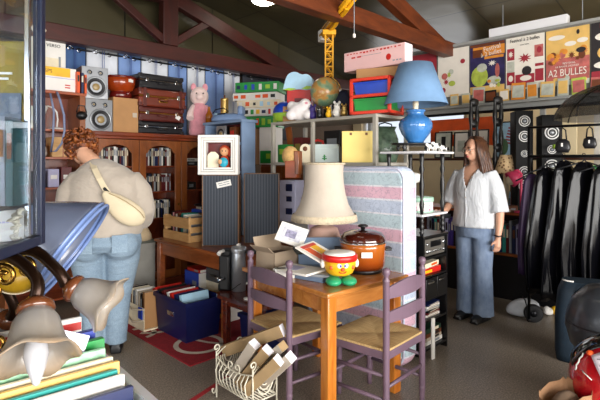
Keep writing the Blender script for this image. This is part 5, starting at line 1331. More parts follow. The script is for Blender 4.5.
# framed pictures standing on a rear ledge
r = thing('picture_ledge', 'dark ledge on posts behind the counter, carrying framed pictures', 'ledge', UV(5.62, -3.6), AM45)
mb = MB(); mb.box(0, 2.6, 0, .2, 1.47, 1.50, .004); mb.build('board', cw_, r)
for x in (.02, 1.28, 2.54): mb = MB(); mb.box(x, x+.04, .1, .14, 0, 1.47); mb.build('post', cw_, r)
pics = ((443, .24, .34, pr_grey, sky, 'framed black and white picture, left of the woman\'s head'), (461, .2, .33, pr_cream, pr_grey, 'white framed picture half behind the left black post'), (478, .26, .35, pr_cream, pr_red, 'framed white print with a red slanted line above the woman'), (508, .30, .43, sky, pr_red, 'framed picture of red and white stripes on pale blue'))
for i, (px, w_, h_, bgm, mk, lb) in enumerate(pics):
    p = onU(5.64, px); p.z = 1.501; r = thing('framed_picture', lb, 'picture', p, AM45, 'framed pictures behind the woman'); r.rotation_euler = (-.06, 0, AM45)
    mb = MB()
    for x0, x1, z0, z1 in ((-w_/2, w_/2, 0, .015), (-w_/2, w_/2, h_-.015, h_), (-w_/2, -w_/2+.015, 0, h_), (w_/2-.015, w_/2, 0, h_)): mb.box(x0, x1, -.01, .01, z0, z1, .002)
    mb.build('frame', black, r)
    mb = MB(); mb.box(-w_/2+.014, w_/2-.014, .0, .006, .014, h_-.014); mb.build('picture_sheet', bgm, r)
    mb = MB()
    if i == 3:
        for k in range(6): mb.box(-.08, .1, -.001, .001, .16+.035*k, .178+.035*k, M=Matrix.Translation((0, 0, 0)) @ Matrix.Rotation(.22, 4, 'Y'))
    elif i == 2: mb.tube([(-.06, 0, .08), (.02, 0, .22), (.04, 0, .1), (.06, 0, .26)], .005, 5)
    elif i == 0: mb.box(-.03, .03, -.001, .001, .06, .28); mb.box(-.08, .08, -.001, .001, .1, .14)
    else: mb.box(-.05, .05, -.001, .001, .08, .22)
    mb.build('motif', black if i == 0 else mk, r)
    if i == 3: mb = MB(); mb.ell((-.06, -.001, .13), .06, .003, .1, 14); mb.build('green_figure', mat('dull_green', '#4c6a4a', .7), r)
# tall black carved posts on the counter
for px, lb in ((474, 'tall black carved openwork post on the counter, left, above the woman\'s head'), (498, 'tall black carved openwork post on the counter, just right of the woman')):
    r = thing('carved_post', lb, 'post', GC(px, .12), .3, 'carved black posts')
    mb = MB(); mb.box(-.055, .055, -.055, .055, 0, .025, .004); mb.build('base', black, r)
    for sx in (-1, 1):
        mb = MB(); mb.lathe([(.001, .02), (.02, .02)]+[(.021+.006*math.sin(z*26), z) for z in [.03+.03*k for k in range(40)]]+[(.016, 1.23), (.001, 1.235)], (sx*.040, 0, 0), 10); mb.build('turned_column', black, r)
    for z in (.12, .4, .68, .96, 1.2): mb = MB(); mb.ell((0, 0, z), .06, .03, .05, 12); mb.build('cross_knot', black, r)
# tower loudspeakers
wring = mat('white_driver_ring', '#efefec', .4, var=.03)
hifi('tower_speaker', 'tall black tower loudspeaker with five white-ringed drivers, on the counter', GC(524.5, .06), AM45+.62, .17, .22, 1.06,
     ((0, .95, .058), (0, .79, .058), (0, .61, .036), (0, .42, .06), (0, .275, .06)), matte, matte, ring=wring, group='tower loudspeakers', capm=silver)
hifi('tower_speaker', 'second tower loudspeaker further right, half hidden by the black garments', GC(552, .08), AM45+.55, .19, .22, 1.0,
     ((0, .82, .07), (0, .65, .045), (0, .48, .07)), matte, matte, ring=wring, group='tower loudspeakers', capm=silver)
mb = MB(); mb.tube([(0, 0, 0), (.06, -.01, .004), (.1, -.03, .02)], [.022, .02, .008], 10); solo(mb, 'lime_cloth', lime, 'lime green scrap hooked on the second tower loudspeaker', 'cloth', GC(553, -.06, 1.60))
# small lamp with patterned shade
r = thing('patterned_lamp', 'small lamp with a spotted cream shade right of the woman', 'lamp', GC(506, .10), 0)
spm = bpy.data.materials.new('spotted_shade'); t = NT(spm); v_ = t.n('ShaderNodeTexVoronoi'); t.l(t.co(), v_.inputs['Vector']); v_.inputs['Scale'].default_value = 30
t.col(t.ramp(v_.outputs['Distance'], [(.25, '#7b4a26'), (.42, '#eecfa0')])); t.b.inputs['Roughness'].default_value = .9
mb = MB(); mb.lathe([(.001, 0), (.06, 0), (.058, .02), (.03, .04), (.024, .12), (.034, .2), (.02, .3), (.012, .42), (.001, .42)], n=18); mb.build('foot', cream, r)
mb = MB(); mb.lathe([(.055, .60), (.125, .40)], n=26); mb.build('lamp_shade', spm, r, mods=[SOL(.003)])
# pink desk lamp
pkp = mat('hot_pink_plastic', '#e2456f', .35, var=.05)
r = thing('pink_desk_lamp', 'hot pink desk lamp with a rounded head, beside the spotted lamp', 'lamp', GC(521, .0), AM45)
mb = MB(); mb.lathe([(.001, 0), (.07, 0), (.068, .018), (.001, .022)], n=20); mb.build('base', pkp, r)
mb = MB(); mb.tube([(0, 0, .02), (.0, 0, .2), (.005, 0, .40), (-.03, 0, .44), (-.06, -.02, .43)], .013, 8); mb.build('arm', pkp, r)
mb = MB(); M = Matrix.Rotation(math.radians(-125), 3, 'Y') @ Matrix.Rotation(.5, 3, 'X')
mb.lathe([(.001, -.07), (.05, -.06), (.075, -.01), (.085, .05), (.08, .05), (.066, -.005)], c=(-.06, -.03, .36), n=22, M=M); mb.build('lamp_head', pkp, r)
mb = MB(); mb.ell((-.085, -.05, .335), .05, .04, .05, 14); mb.build('bulb', cream, r)
# loose items on the counter top
for i, (px, d, m_, nm, w_, h_) in enumerate(((498, -.0, cream, 'cream', .12, .05), (506, -.02, card2, 'beige', .1, .035), (513, -.0, brownc, 'brown', .09, .07), (517, .2, pr_rose, 'rose', .1, .3), (512, .22, sky, 'pale blue', .12, .2), (536, .2, cream, 'tall cream', .16, .4), (490, .25, card, 'tan', .12, .25))):
    carton('counter_box', nm+' little box on the dark counter behind the small lamps', 'box', GC(px, d), AM45+.2*(i % 3), w_, .09, h_, m_, prints=((0, h_*.5, w_*.5, h_*.3, grey),))
for i, (px, z, m_, w_, h_, lb) in enumerate(((560, 1.10, pr_grey, .2, .3, 'grey and white box behind the second tower loudspeaker'), (578, 1.15, white, .22, .2, 'white box on the counter far right'), (590, 1.3, mat('bright_green', '#1fae4a', .4), .18, .12, 'bright green box at the far right over the garments'))):
    carton('counter_box', lb, 'box', GC(px, .16), AM45, w_, .2, z-.93+h_, m_, prints=((0, (z-.93+h_)*.7, w_*.6, .06, black),))
# grey cornice rail below the posters and cream panelled front
r = thing('shop_rail', 'long pale grey rail running under the posters', 'rail', UV(5.52, -4.2, 2.06), AM45)
mb = MB(); mb.box(0, 4.8, 0, .03, 0, .1, .004); mb.build('fascia', brd, r)
mb = MB(); mb.box(0, 4.8, -.012, .0, -.03, .004, .002); mb.build('dark_track', darkm, r)
for x in (.05, 2.4, 4.7): mb = MB(); mb.box(x, x+.05, .03, .08, -2.06, .1); mb.build('upright', brd, r)
for i, (v, w_, z0, z1, m_, lb) in enumerate(((-2.85, .9, 1.66, 2.02, orange, 'orange-red banner hanging behind the blue lamp'), (-1.70, .3, .95, 2.0, creamw, 'tall cream panel behind the first tower loudspeaker'), (-1.2, .36, 1.0, 1.98, mat('pale_door', '#c9c3b8', .7), 'pale grey panel behind the second tower loudspeaker'))):
    carton('standing_panel' if i else 'red_banner', lb, 'panel' if i else 'banner', UV(6.0 if i else 5.85, v, 0 if i else z0), AM45, w_, .03, z1-(0 if i else z0), m_, bev=.003, prints=((0, (z1-z0)*.5, w_*.7, .05, cream),))
# ================================================================== GARMENT RAIL AND RIGHT FOREGROUND
pvc = bpy.data.materials.new('black_shiny_vinyl'); t = NT(pvc); t.b.inputs['Base Color'].default_value = lin('#08080c'); t.b.inputs['Roughness'].default_value = .15; t.b.inputs['Specular IOR Level'].default_value = .2
t.bump(t.noise(t.mapped((5, 5, .8)), 1.8, 2, .4, .4), .45, .05)
pvp = mat('dark_violet_cloth', '#2a1338', .6, var=.3)
GA, GB = Vector((2.10, 4.20, 0)), Vector((2.64, 3.76, 0)); gd = (GB-GA).normalized(); ga = math.atan2(gd.y, gd.x); GL = (GB-GA).length
r = thing('garment_rail', 'black clothes rail carrying shiny black garments on the right', 'clothes rail', GA, ga)
mb = MB(); mb.tube([(-.06, 0, 1.50), (GL+.25, 0, 1.50)], .013, 10); mb.build('hanging_bar', darkm, r)
mb = MB(); mb.tube([(-.06, 0, 1.76), (GL+.25, 0, 1.76)], .011, 10); mb.build('upper_bar', darkm, r)
for x in (-.05, GL+.24):
    mb = MB(); mb.tube([(x, 0, .03), (x, 0, 1.765)], .013, 10); mb.build('upright', darkm, r)
    mb = MB(); mb.tube([(x, -.02, .03), (x, .16, .03)], .014, 8); mb.build('foot_bar', darkm, r)
def garment(label, x, w, d, z0, z1, m, seed, tw=0, lean=0):
    r = thing('black_garment', label, 'garment', GA+gd*x, ga+tw, 'shiny black garments on the rail')
    rnd = random.Random(seed); ph = [rnd.random()*6 for _ in range(4)]
    rs = []; n = 56; m_ = 14
    for i in range(m_+1):
        q = i/m_; z = z1-(z1-z0)*q
        sh = min(1, .22+.5*(q/.03)**.8*.3) if q < .03 else min(1, .40+.9*q)
        wx = w/2*sh*(1-.12*q+.1*math.sin(3*q+ph[3])); wy = d/2*(.35+.65*min(1, q*3))
        ring = []
        for k in range(n):
            a = 2*PI*k/n; f = 1+(.04+.10*q)*math.sin(7*a+ph[0]+1.5*q)+(.02+.05*q)*math.sin(11*a+ph[1])
            ring.append(Vector((wx*math.cos(a)*f+lean*q, wy*math.sin(a)*f, z+(.02*math.sin(5*a+ph[2]) if i == m_ else 0))))
        rs.append(ring)
    mb = MB(); mb.rings(rs); mb.build('cloth', m, r)
    mb = MB(); mb.tube([(-.16*w/.3, 0, z1-.06), (-.02, 0, z1+.0), (0, 0, z1+.02), (.02, 0, z1), (.16*w/.3, 0, z1-.06)], .007, 6)
    mb.tube([(0, 0, z1+.015), (0, 0, 1.475), (.012, 0, 1.50), (.006, 0, 1.522), (-.012, 0, 1.522), (-.018, 0, 1.505)], .0035, 6); mb.build('hanger', darkm, r)
    return r
garment('dark violet-tinged garment, first on the clothes rail beside the pink lamp', -.03, .28, .09, .46, 1.34, pvp, 1, .8)
garment('shiny black garment with long highlights, second from the left on the rail', .09, .40, .10, .30, 1.40, pvc, 2, .8)
garment('shiny black long garment in the middle of the clothes rail, nearest the wheel', .23, .46, .10, .27, 1.46, pvc, 3, .85)
garment('glossy black garment right of the middle one on the clothes rail', .38, .46, .10, .29, 1.45, pvc, 4, .8)
garment('black garment second from the right on the clothes rail', .53, .46, .10, .30, 1.43, pvc, 6, .85)
garment('black garment at the right picture edge on the clothes rail', .69, .46, .10, .27, 1.45, pvc, 8, .8)
# small black bags hung above the garments
for i, (px, py, Y, s, lb) in enumerate(((566, 136, 3.95, 1.0, 'small black bag hanging above the garments, left'), (580, 128, 3.8, .85, 'small black bag hanging above the garments, middle'), (592, 150, 3.7, 1.3, 'black bag with pale tags hanging far right above the garments'))):
    p = GA+gd*(.22+.2*i); s *= .74; p.z = 1.745-.19*s; r = thing('hanging_bag', lb, 'bag', p, -.8, 'black bags above the garment rail')
    mb = MB(); mb.eloft([(0, 0, -.1*s, .06*s, .03*s), (0, 0, -.05*s, .085*s, .04*s), (0, 0, .03*s, .07*s, .03*s), (0, 0, .06*s, .03*s, .015*s)], 18, 3); mb.build('bag_body', blackl, r)
    mb = MB(); mb.tube([(-.04*s, 0, .05*s), (-.03*s, 0, .16*s), (0, 0, .19*s), (.03*s, 0, .16*s), (.04*s, 0, .05*s)], .006, 6); mb.build('strap', black, r)
    mb = MB(); mb.box(-.008*s, .012*s, -.042*s, -.036*s, -.03*s, .012*s, .001); mb.build('pale_tag', white, r)
# see-through black umbrella canopy
umb = bpy.data.materials.new('sheer_black_cloth'); t = NT(umb); t.b.inputs['Base Color'].default_value = lin('#0c0d10'); t.b.inputs['Alpha'].default_value = .72; t.b.inputs['Roughness'].default_value = .5
uc = GA+gd*.62; uc.z = 1.795; r = thing('black_umbrella', 'see-through black umbrella canopy hanging above the garment rail', 'umbrella', uc, .35)
mb = MB()
def dome(a, b):
    ang = 2*PI*a; q = b*PI*.47; rad = .47*math.sin(q)*(1-.05*abs(math.sin(4*ang))*b); return Vector((rad*math.cos(ang), rad*math.sin(ang), .32*math.cos(q)-.02))
mb.grid(dome, 48, 10); mb.build('canopy', umb, r)
for k in range(8):
    a = k*PI/4; mb = MB(); mb.tube([Vector((.47*math.sin(q)*math.cos(a)*.995, .47*math.sin(q)*math.sin(a)*.995, .32*math.cos(q)-.022)) for q in [PI*.47*j/8 for j in range(9)]], .005, 5); mb.build('rib', black, r)
mb = MB(); mb.tube([(0, 0, .34), (0, 0, -.38)], .007, 8); mb.tube([(0, 0, -.38), (.01, 0, -.42), (.04, 0, -.43), (.055, 0, -.40)], .011, 8); mb.build('shaft', black, r)
for v in [q for q in bpy.data.meshes[-1].vertices]: pass
# things on the floor under the garments
r = thing('wheeled_bag', 'crumpled white bag with a black wheel on the floor under the black garments', 'bag', (2.10, 4.44, .002), 0)
mb = MB(); mb.eloft([(0, 0, 0, .12, .1), (0, 0, .06, .15, .12), (.02, 0, .15, .13, .1), (.03, 0, .2, .05, .04)], 20)
mb.build('bag_body', mat('white_bag_plastic', '#d9dce2', .45, bump=.5, bs=18), r, mods=SUB1).scale = (1.1, .9, .8)
wl = Vector((.01, -.19, .08))
mb = MB(); mb.lathe([(.03, -.02), (.07, -.026), (.08, -.016), (.082, 0), (.08, .016), (.07, .026), (.03, .02)], n=28, M=Matrix.Rotation(PI/2, 3, 'X')); w_ = mb.build('wheel', mat('tyre_rubber', '#121214', .7), r, wl, (0, 0, -.25))
mb = MB(); mb.lathe([(.001, -.022), (.03, -.022), (.034, 0), (.03, .022), (.001, .022)], n=18, M=Matrix.Rotation(PI/2, 3, 'X')); mb.build('hub', darkm, w_)
mb = MB(); mb.tube([wl+Vector((0, .03, 0)), (0, -.08, .10)], .008, 8); mb.build('axle', darkm, r)
mb = MB(); mb.tube([(-.03, -.16, .12), (-.035, -.13, .18), (-.02, -.02, .2)], .006, 6); mb.build('drawstring', black, r)
for i, (px, m_, nm) in enumerate(((549, white, 'pale'), (557, yellow, 'yellow'))):
    p = at(px, 311, 4.45); r = thing('toy_shoe', nm+' little shoe-shaped toy on the floor under the garments', 'toy', (p.x, p.y, .001), .4)
    mb = MB(); mb.ell((0, 0, .035), .065, .04, .035, 14); mb.ell((-.03, 0, .06), .03, .03, .03, 12); fuse(mb, .008, 3).build('body', m_, r)
    mb = MB(); mb.ell((.035, -.02, .05), .012, .012, .012, 8); mb.build('button', black, r)
# dark blue bag with white piping
nvy = mat('dark_teal_canvas', '#0c2333', .65, var=.2, bump=.2, bs=120)
br_ = Vector((1.86, 3.42, 0)); r = thing('dark_blue_bag', 'big dark blue canvas bag with white piping on the floor, lower right', 'bag', br_, -.45)
mb = MB(); secs = []
for z, k in ((0, .97), (.05, 1), (.3, 1.0), (.5, .92), (.58, .8)): secs.append((.26, .12, z, .26*k, .12*k))
mb.eloft(secs, 32, 5); mb.build('canvas_body', nvy, r)
mb = MB(); mb.tube([(.26+.21*math.copysign(abs(math.cos(a))**.4, math.cos(a)), .12+.095*math.copysign(abs(math.sin(a))**.4, math.sin(a)), .585) for a in [PI+.15+k*PI/40 for k in range(14)]], .006, 6); mb.build('white_piping', white, r)
mb = MB(); mb.tube([(.12, .02, .5), (.17, -.03, .57), (.26, -.035, .60), (.35, -.03, .57), (.4, .02, .5)], .010, 8); mb.build('handle', nvy, r)
# crates below the helmet and the leather bag (mostly out of frame)
carton('low_carton', 'brown carton on the floor under the red helmet', 'carton', (1.43, 2.08, 0), .1, .40, .40, .27, card, tape)
carton('tall_carton', 'brown carton on the floor under the black leather pouf', 'carton', (1.83, 2.64, 0), .0, .36, .36, .34, card, tape)
bl2 = bpy.data.materials.new('soft_black_leather'); t = NT(bl2); t.b.inputs['Base Color'].default_value = lin('#2c3036'); t.b.inputs['Roughness'].default_value = .33
t.bump(t.noise(t.co(), 5, 2), .4, .05); t.b.inputs['Coat Weight'].default_value = .25
r = thing('leather_pouf', 'shiny black leather pouf with seams behind the red helmet', 'pouf', (1.74, 2.64, .342), .3)
mb = MB(); mb.lathe([(.001, 0), (.13, 0), (.19, .07), (.215, .17), (.21, .24), (.18, .33), (.11, .40), (.04, .42), (.001, .422)], n=48, wave=lambda a, R_, z: R_*(1+.025*abs(math.sin(3.5*a)))); mb.build('leather_body', bl2, r)
mb = MB(); mb.tube([(.216*math.cos(a), .216*math.sin(a), .20) for a in [k*PI/20 for k in range(40)]], .006, 6, closed=True); mb.build('seam', blackl, r)
# red helmet
hr = mat('helmet_red', '#b3101c', .15, coat=.8, var=.05); vis = mat('helmet_visor', '#0b0c0f', .08, coat=.6)
hc = Vector((1.40, 2.10, .272)); r = thing('red_helmet', 'glossy red motorcycle helmet with a handwritten note, lower right corner', 'helmet', hc, -.35); r.scale = (1.15, 1.15, 1.15); r.rotation_euler = (-1.2, 0, -.35); r.location = hc+Vector((-.061, -.166, .121))
def hel(a, b):
    th = 2*PI*a; ph = PI*(.03+.80*b); R_ = .17
    x, y, z = R_*.9*math.sin(ph)*math.cos(th), R_*1.05*math.sin(ph)*math.sin(th), .165+.165*math.cos(ph)*1.0
    return Vector((x, y, z))
mb = MB(); mb.grid(hel, 40, 20); mb.build('shell', hr, r, mods=[SOL(.012, -1)])
mb = MB(); mb.grid(lambda a, b: Vector((.156*math.sin(PI*(.22+.30*b))*math.cos(PI*(1.12+.76*a))*1.0, .186*math.sin(PI*(.22+.30*b))*math.sin(PI*(1.12+.76*a)), .165+.172*math.cos(PI*(.22+.30*b)))), 24, 8); mb.build('visor', vis, r, mods=[SOL(.004, 1)])
nt = MB(); nt.grid(lambda a, b: Vector((.160*math.sin(PI*(.56+.22*b))*math.cos(PI*(1.30+.30*a)), .187*math.sin(PI*(.56+.22*b))*math.sin(PI*(1.30+.30*a)), .165+.174*math.cos(PI*(.56+.22*b)))), 12, 8)
note = nt.build('paper_note', mat('note_paper', '#ded3dc', .8, var=.04), r, mods=[SOL(.001, 1)])
def hs(a, b, k=1.018): return Vector((.158*k*math.sin(PI*b)*math.cos(PI*a), .185*k*math.sin(PI*b)*math.sin(PI*a), .165+.172*k*math.cos(PI*b)))
mb = MB()
for i, b in enumerate((.60, .64, .68, .72)):
    mb.tube([hs(1.33+.022*k, b+.012*math.sin(k*2.3+i)) for k in range(11 - (i % 2)*3)], .0016, 4)
mb.build('handwriting', black, note)
mb = MB(); mb.tube([hs(1.14+.014*k, .575-.007*k+.006*math.sin(k*2.1)) for k in range(9)], .003, 5); mb.build('white_lettering', white, r)
mb = MB(); mb.tube([hs(1.19, .62), hs(1.22, .70)], .0025, 5); mb.build('white_stripe', white, r)
mb = MB(); mb.ell(hs(1.30, .535, 1.0), .014, .008, .014, 8); mb.build('orange_sticker', orange, r)
# brown paper bag
kp = mat('brown_kraft_paper', '#8f6a4a', .8, var=.12, vs=6, bump=.5, bs=22)
r = thing('paper_bag', 'open brown paper bag standing on the floor in front of the helmet', 'bag', (1.15, 2.03, 0), .5)
mb = MB(); rs = []
random.seed(2)
for z, w_, d_ in ((0, .09, .06), (.15, .095, .062), (.28, .10, .065), (.38, .105, .07), (.46, .105, .075)):
    ring = []
    for k in range(28):
        a = 2*PI*k/28; ca, sa = math.cos(a), math.sin(a)
        ring.append(Vector((w_*math.copysign(abs(ca)**.45, ca)+random.uniform(-.004, .004), d_*math.copysign(abs(sa)**.45, sa)+random.uniform(-.004, .004), z+(random.uniform(-.012, .012)+.02*ca if z > .44 else 0))))
    rs.append(ring)
mb.rings(rs, cap=False); mb._f([v for v in list(mb.bm.verts)[:28]]); mb.build('paper_body', kp, r, mods=[SOL(.002)])
mb = MB(); mb.ell((0, 0, .38), .085, .055, .08, 16); mb.build('wrapped_content', mat('dull_brown_cloth', '#6d5846', .9, bump=.5, bs=30), r)

# ================================================================== LEFT FOREGROUND
# ---- glazed display cabinet: its side runs away from the camera along x = -.54*y
gl = bpy.data.materials.new('cabinet_glass'); t = NT(gl); t.b.inputs['Base Color'].default_value = (.85, .92, 1, 1); t.b.inputs['Transmission Weight'].default_value = 1; t.b.inputs['Roughness'].default_value = .02; t.b.inputs['IOR'].default_value = 1.3
navyf = mat('navy_frame_paint', '#0e1830', .35, var=.1)
CX1, CYF = -.735, 1.36           # right face and rear end of the cabinet
r = thing('display_cabinet', 'navy framed glass display cabinet with books at the left edge', 'cabinet', (CX1, CYF, 0), .10)
CWd, CDp, CZ0, CZ1 = .40, .62, 1.215, 2.15
f = .028
def post(x0, x1, y0, y1, z0, z1, nm='frame_bar'): mb = MB(); mb.box(x0, x1, y0, y1, z0, z1, .004); return mb.build(nm, navyf, r)
for x in (-CWd, -f):
    for y in (-CDp, -f): post(x, x+f, y, y+f, CZ0, CZ1, 'corner_post')
for z in (CZ0, CZ1-f):
    for y in (-CDp, -f): post(-CWd+f, -f, y, y+f, z, z+f, 'rail')
    for x in (-CWd, -f): post(x, x+f, -CDp+f, -f, z, z+f, 'rail')
mb = MB(); mb.box(-CWd+f, -f, -CDp+f, -f, CZ0+.004, CZ0+.014); mb.build('floor_board', mat('cabinet_board', '#4a4636', .5), r)
mb = MB(); mb.box(-CWd+f, -f, -CDp+f, -f, CZ1-.014, CZ1-.004); mb.build('top_board', navyf, r)
mb = MB(); mb.box(-.018, -.013, -CDp+f, -f, CZ0+f, CZ1-f); mb.build('glass_pane', gl, r)
mb = MB(); mb.box(-CWd+f, -f, -.018, -.013, CZ0+f, CZ1-f); mb.build('glass_pane', gl, r)
mb = MB(); mb.box(-CWd+f, -f, -CDp+.013, -CDp+.018, CZ0+f, CZ1-f); mb.build('glass_pane', gl, r)
mb = MB(); mb.box(-.03, -.014, -.075, -.06, CZ0+f, CZ1-f, .003); mb.build('aluminium_bar', chrome, r)
# stand below the cabinet
st = MB(); st.box(-CWd, -.30, -CDp, -.30, 0, CZ0-.001, .004)
r2 = solo(st, 'cabinet_plinth', navyf, 'dark plinth under the glass display cabinet, outside the picture edge', 'plinth', (CX1-.02, CYF, 0), .10)
Mc = Matrix.Translation((CX1, CYF, 0)) @ Matrix.Rotation(.10, 4, 'Z')
def CAB(x, y, z): return Mc @ Vector((x, y, z))
def cbook(label, x, y, z, t_, d, h, m_, rz=.1, tilt=0, name='book'): return book(name, t_, d, h, m_, label, CAB(x, y, z), rz, tilt=tilt, group=None)
zb = CZ0+.016
yel = mat('cover_yellow', '#86720e', .4, var=.05)
SHZ = 1.335
mb = MB(); mb.box(-.20, -.022, -.21, -.03, SHZ-.006, SHZ, .001); mb.build('inner_shelf', mat('cabinet_shelf_grey', '#2a2f3a', .9), bpy.data.objects['display_cabinet'])
o = carton('yellow_comic', 'yellow comic album with a grey picture, upright inside the glass cabinet', 'book', CAB(-.107, -.042, SHZ+.001), .10, .15, .010, .45, yel, prints=((.0, .36, .07, .006, white), (.0, .345, .05, .006, white), (0, .24, .12, .13, mat('dull_blue_grey_print', '#5f6a78', .6, var=.3, vs=20)), (.02, .17, .05, .06, maroon)))
for i, (m_, nm, h_) in enumerate(((mat('lilac_grey_spine', '#686a7c', .5), 'lilac-grey paperback in the glass cabinet, leftmost', .225), (mat('pale_grey_spine', '#7d828b', .5), 'pale grey paperback in the glass cabinet between lilac and blue ones', .232), (mat('dark_teal_spine', '#1e4a4d', .45), 'blue-green paperback in the glass cabinet, next to the pane', .222))):
    book('paperback', .0185, .085, h_, m_, nm, CAB(-.072+.0195*i, -.145, SHZ+.001), .10)
o = carton('slate_album', 'slate grey album with a looping drawn line on the cabinet floor', 'book', CAB(-.102, -.032, zb), .10, .13, .006, .098, mat('slate_cover', '#4c5568', .4, var=.05))
mb = MB(); mb.tube([(.045, -.004, .094), (.05, -.004, .085), (.03, -.004, .075), (.01, -.004, .07), (-.01, -.004, .06), (-.02, -.004, .05)], .0015, 6); mb.build('drawn_line', white, o)
sl = carton('paper_sign', 'white paper slip with faint writing at the foot of the glass cabinet', 'sign', CAB(-.088, -.058, zb), .05, .115, .003, .085, paper); sl.rotation_euler = (-.2, -.06, .05)
for k in range(7): mb = MB(); mb.box(-.04+.011*k, -.032+.011*k, -.003, -.0012, .05, .055); mb.build('faint_writing', lav, sl)
mb = MB(); pts = []
random.seed(6)
for k in range(22): pts.append(Vector((random.uniform(-.014, .014), random.uniform(-.02, .02), .01+.085*k/22)))
mb.tube(pts, .006, 8); solo(mb, 'cream_rope', mat('cream_rope', '#c9bfa8', .9, bump=.5, bs=200), 'knotted cream rope piled in the corner of the glass cabinet', 'rope', CAB(-.042, -.095, zb))
# ---- slate blue floor-lamp bowl and yellow shade
bb = bpy.data.materials.new('slate_blue_enamel'); t = NT(bb); t.b.inputs['Roughness'].default_value = .25; t.col(t.ramp(t.noise(t.co(), 4, 3), [(.3, '#525a70'), (.7, '#697186')])); t.b.inputs['Coat Weight'].default_value = .3
rimm = mat('rim_blue', '#6f86b8', .25, coat=.3)
bc_ = at(73, 249, 1.72); r = thing('blue_bowl_lamp', 'floor lamp with a large tilted slate blue bowl and double rim, by the cabinet', 'lamp', bc_, 0)
axis = Vector((.66, .12, -.46)).normalized()      # the opening looks right and down
r.rotation_euler = axis.to_track_quat('Z', 'Y').to_euler()
mb = MB(); mb.lathe([(.015, -.24), (.04, -.235), (.08, -.19), (.14, -.10), (.183, -.03), (.19, -.01)], n=48); mb.build('cone', bb, r, mods=[SOL(.004)])
mb = MB(); mb.tube([(.191*math.cos(a), .191*math.sin(a), -.012) for a in [k*PI/24 for k in range(48)]], .0055, 8, closed=True); mb.build('rim', rimm, r)
mb = MB(); mb.tube([(.193*math.cos(a), .193*math.sin(a), .004) for a in [k*PI/24 for k in range(48)]], .007, 8, closed=True); mb.lathe([(.190, -.012), (.196, -.004), (.192, .006)], n=48); mb.build('lip', rimm, r)
r.location = bc_
inv = Matrix.Translation(bc_) @ axis.to_track_quat('Z', 'Y').to_matrix().to_4x4(); inv.invert()
tip_ = bc_-axis*.24; gx_, gy_ = tip_.x-.16, tip_.y+.03
mb = MB(); mb.tube([inv @ Vector(p) for p in (tip_, tip_-axis*.05, (gx_, gy_, 1.0), (gx_, gy_, .02))], .011, 8); mb.build('pole', darkm, r)
mb = MB(); mb.lathe([(.001, 0), (.13, 0), (.12, .02), (.02, .03), (.001, .03)], (gx_, gy_, 0), 20)
for v in mb.bm.verts: v.co = inv @ v.co
mb.build('foot', darkm, r)
yc = at(16, 266, 1.55); r = thing('ochre_wall_lamp', 'round ochre yellow glass lamp under the glass cabinet', 'lamp', yc, 0)
r.rotation_euler = Vector((.25, -.6, .2)).to_track_quat('Z', 'Y').to_euler()
mb = MB(); mb.lathe([(.001, .0), (.05, -.004), (.075, -.02), (.085, -.05), (.08, -.09)], n=32); mb.build('dome', mat('ochre_glass', '#b08a1e', .35, var=.15, vs=20), r, mods=[SOL(.003)])
mb = MB(); mb.tube([(.086*math.cos(a), .086*math.sin(a), -.052) for a in [k*PI/16 for k in range(32)]], .004, 6, closed=True); mb.build('rim', cream, r)
# ---- table under the front corner
tw_ = wood('dark_table_wood', '#3a2012', '#5a3520', .4, (1.2, 5, 7))
LTZ = .52; BR = math.radians(41)
r = thing('front_table', 'dark low table at the lower left carrying the comic bin and the ornate lamp', 'table', (-.715, 1.30, 0), BR)
mb = MB(); mb.box(-.34, .20, -.27, .50, LTZ-.03, LTZ, .005); mb.build('table_top', tw_, r)
for x in (-.32, .12):
    for y in (-.25, .42): mb = MB(); mb.box(x, x+.06, y, y+.06, 0, LTZ-.03, .005); mb.build('leg', tw_, r)
# ---- chandelier with wavy glass shades
brz = mat('dark_bronze', '#2b1a10', .3, .7, var=.3, vs=20); cop = mat('copper_wood_cup', '#64361c', .22, coat=.5, var=.15)
gls = bpy.data.materials.new('frosted_cream_glass'); t = NT(gls); t.b.inputs['Roughness'].default_value = .3; t.b.inputs['Subsurface Weight'].default_value = .15; t.b.inputs['Subsurface Radius'].default_value = (.02, .016, .01); t.b.inputs['Coat Weight'].default_value = .35
sp = t.n('ShaderNodeSeparateXYZ'); t.l(t.co(), sp.inputs[0]); t.col(t.ramp(sp.outputs[2], [(.03, '#8a8581'), (.10, '#968d82'), (.15, '#927757')]))
hub = Vector((-1.07, 1.47, LTZ+.001))
r = thing('ornate_chandelier', 'dark bronze chandelier with wavy cream glass shades, lower left', 'chandelier', hub, 0)
mb = MB(); mb.lathe([(.001, 0), (.10, 0), (.105, .015), (.06, .035), (.03, .07), (.045, .14), (.07, .2), (.075, .28), (.05, .34), (.03, .40), (.05, .46), (.07, .52), (.055, .60), (.02, .66), (.001, .67)], n=24); mb.build('turned_column', brz, r)
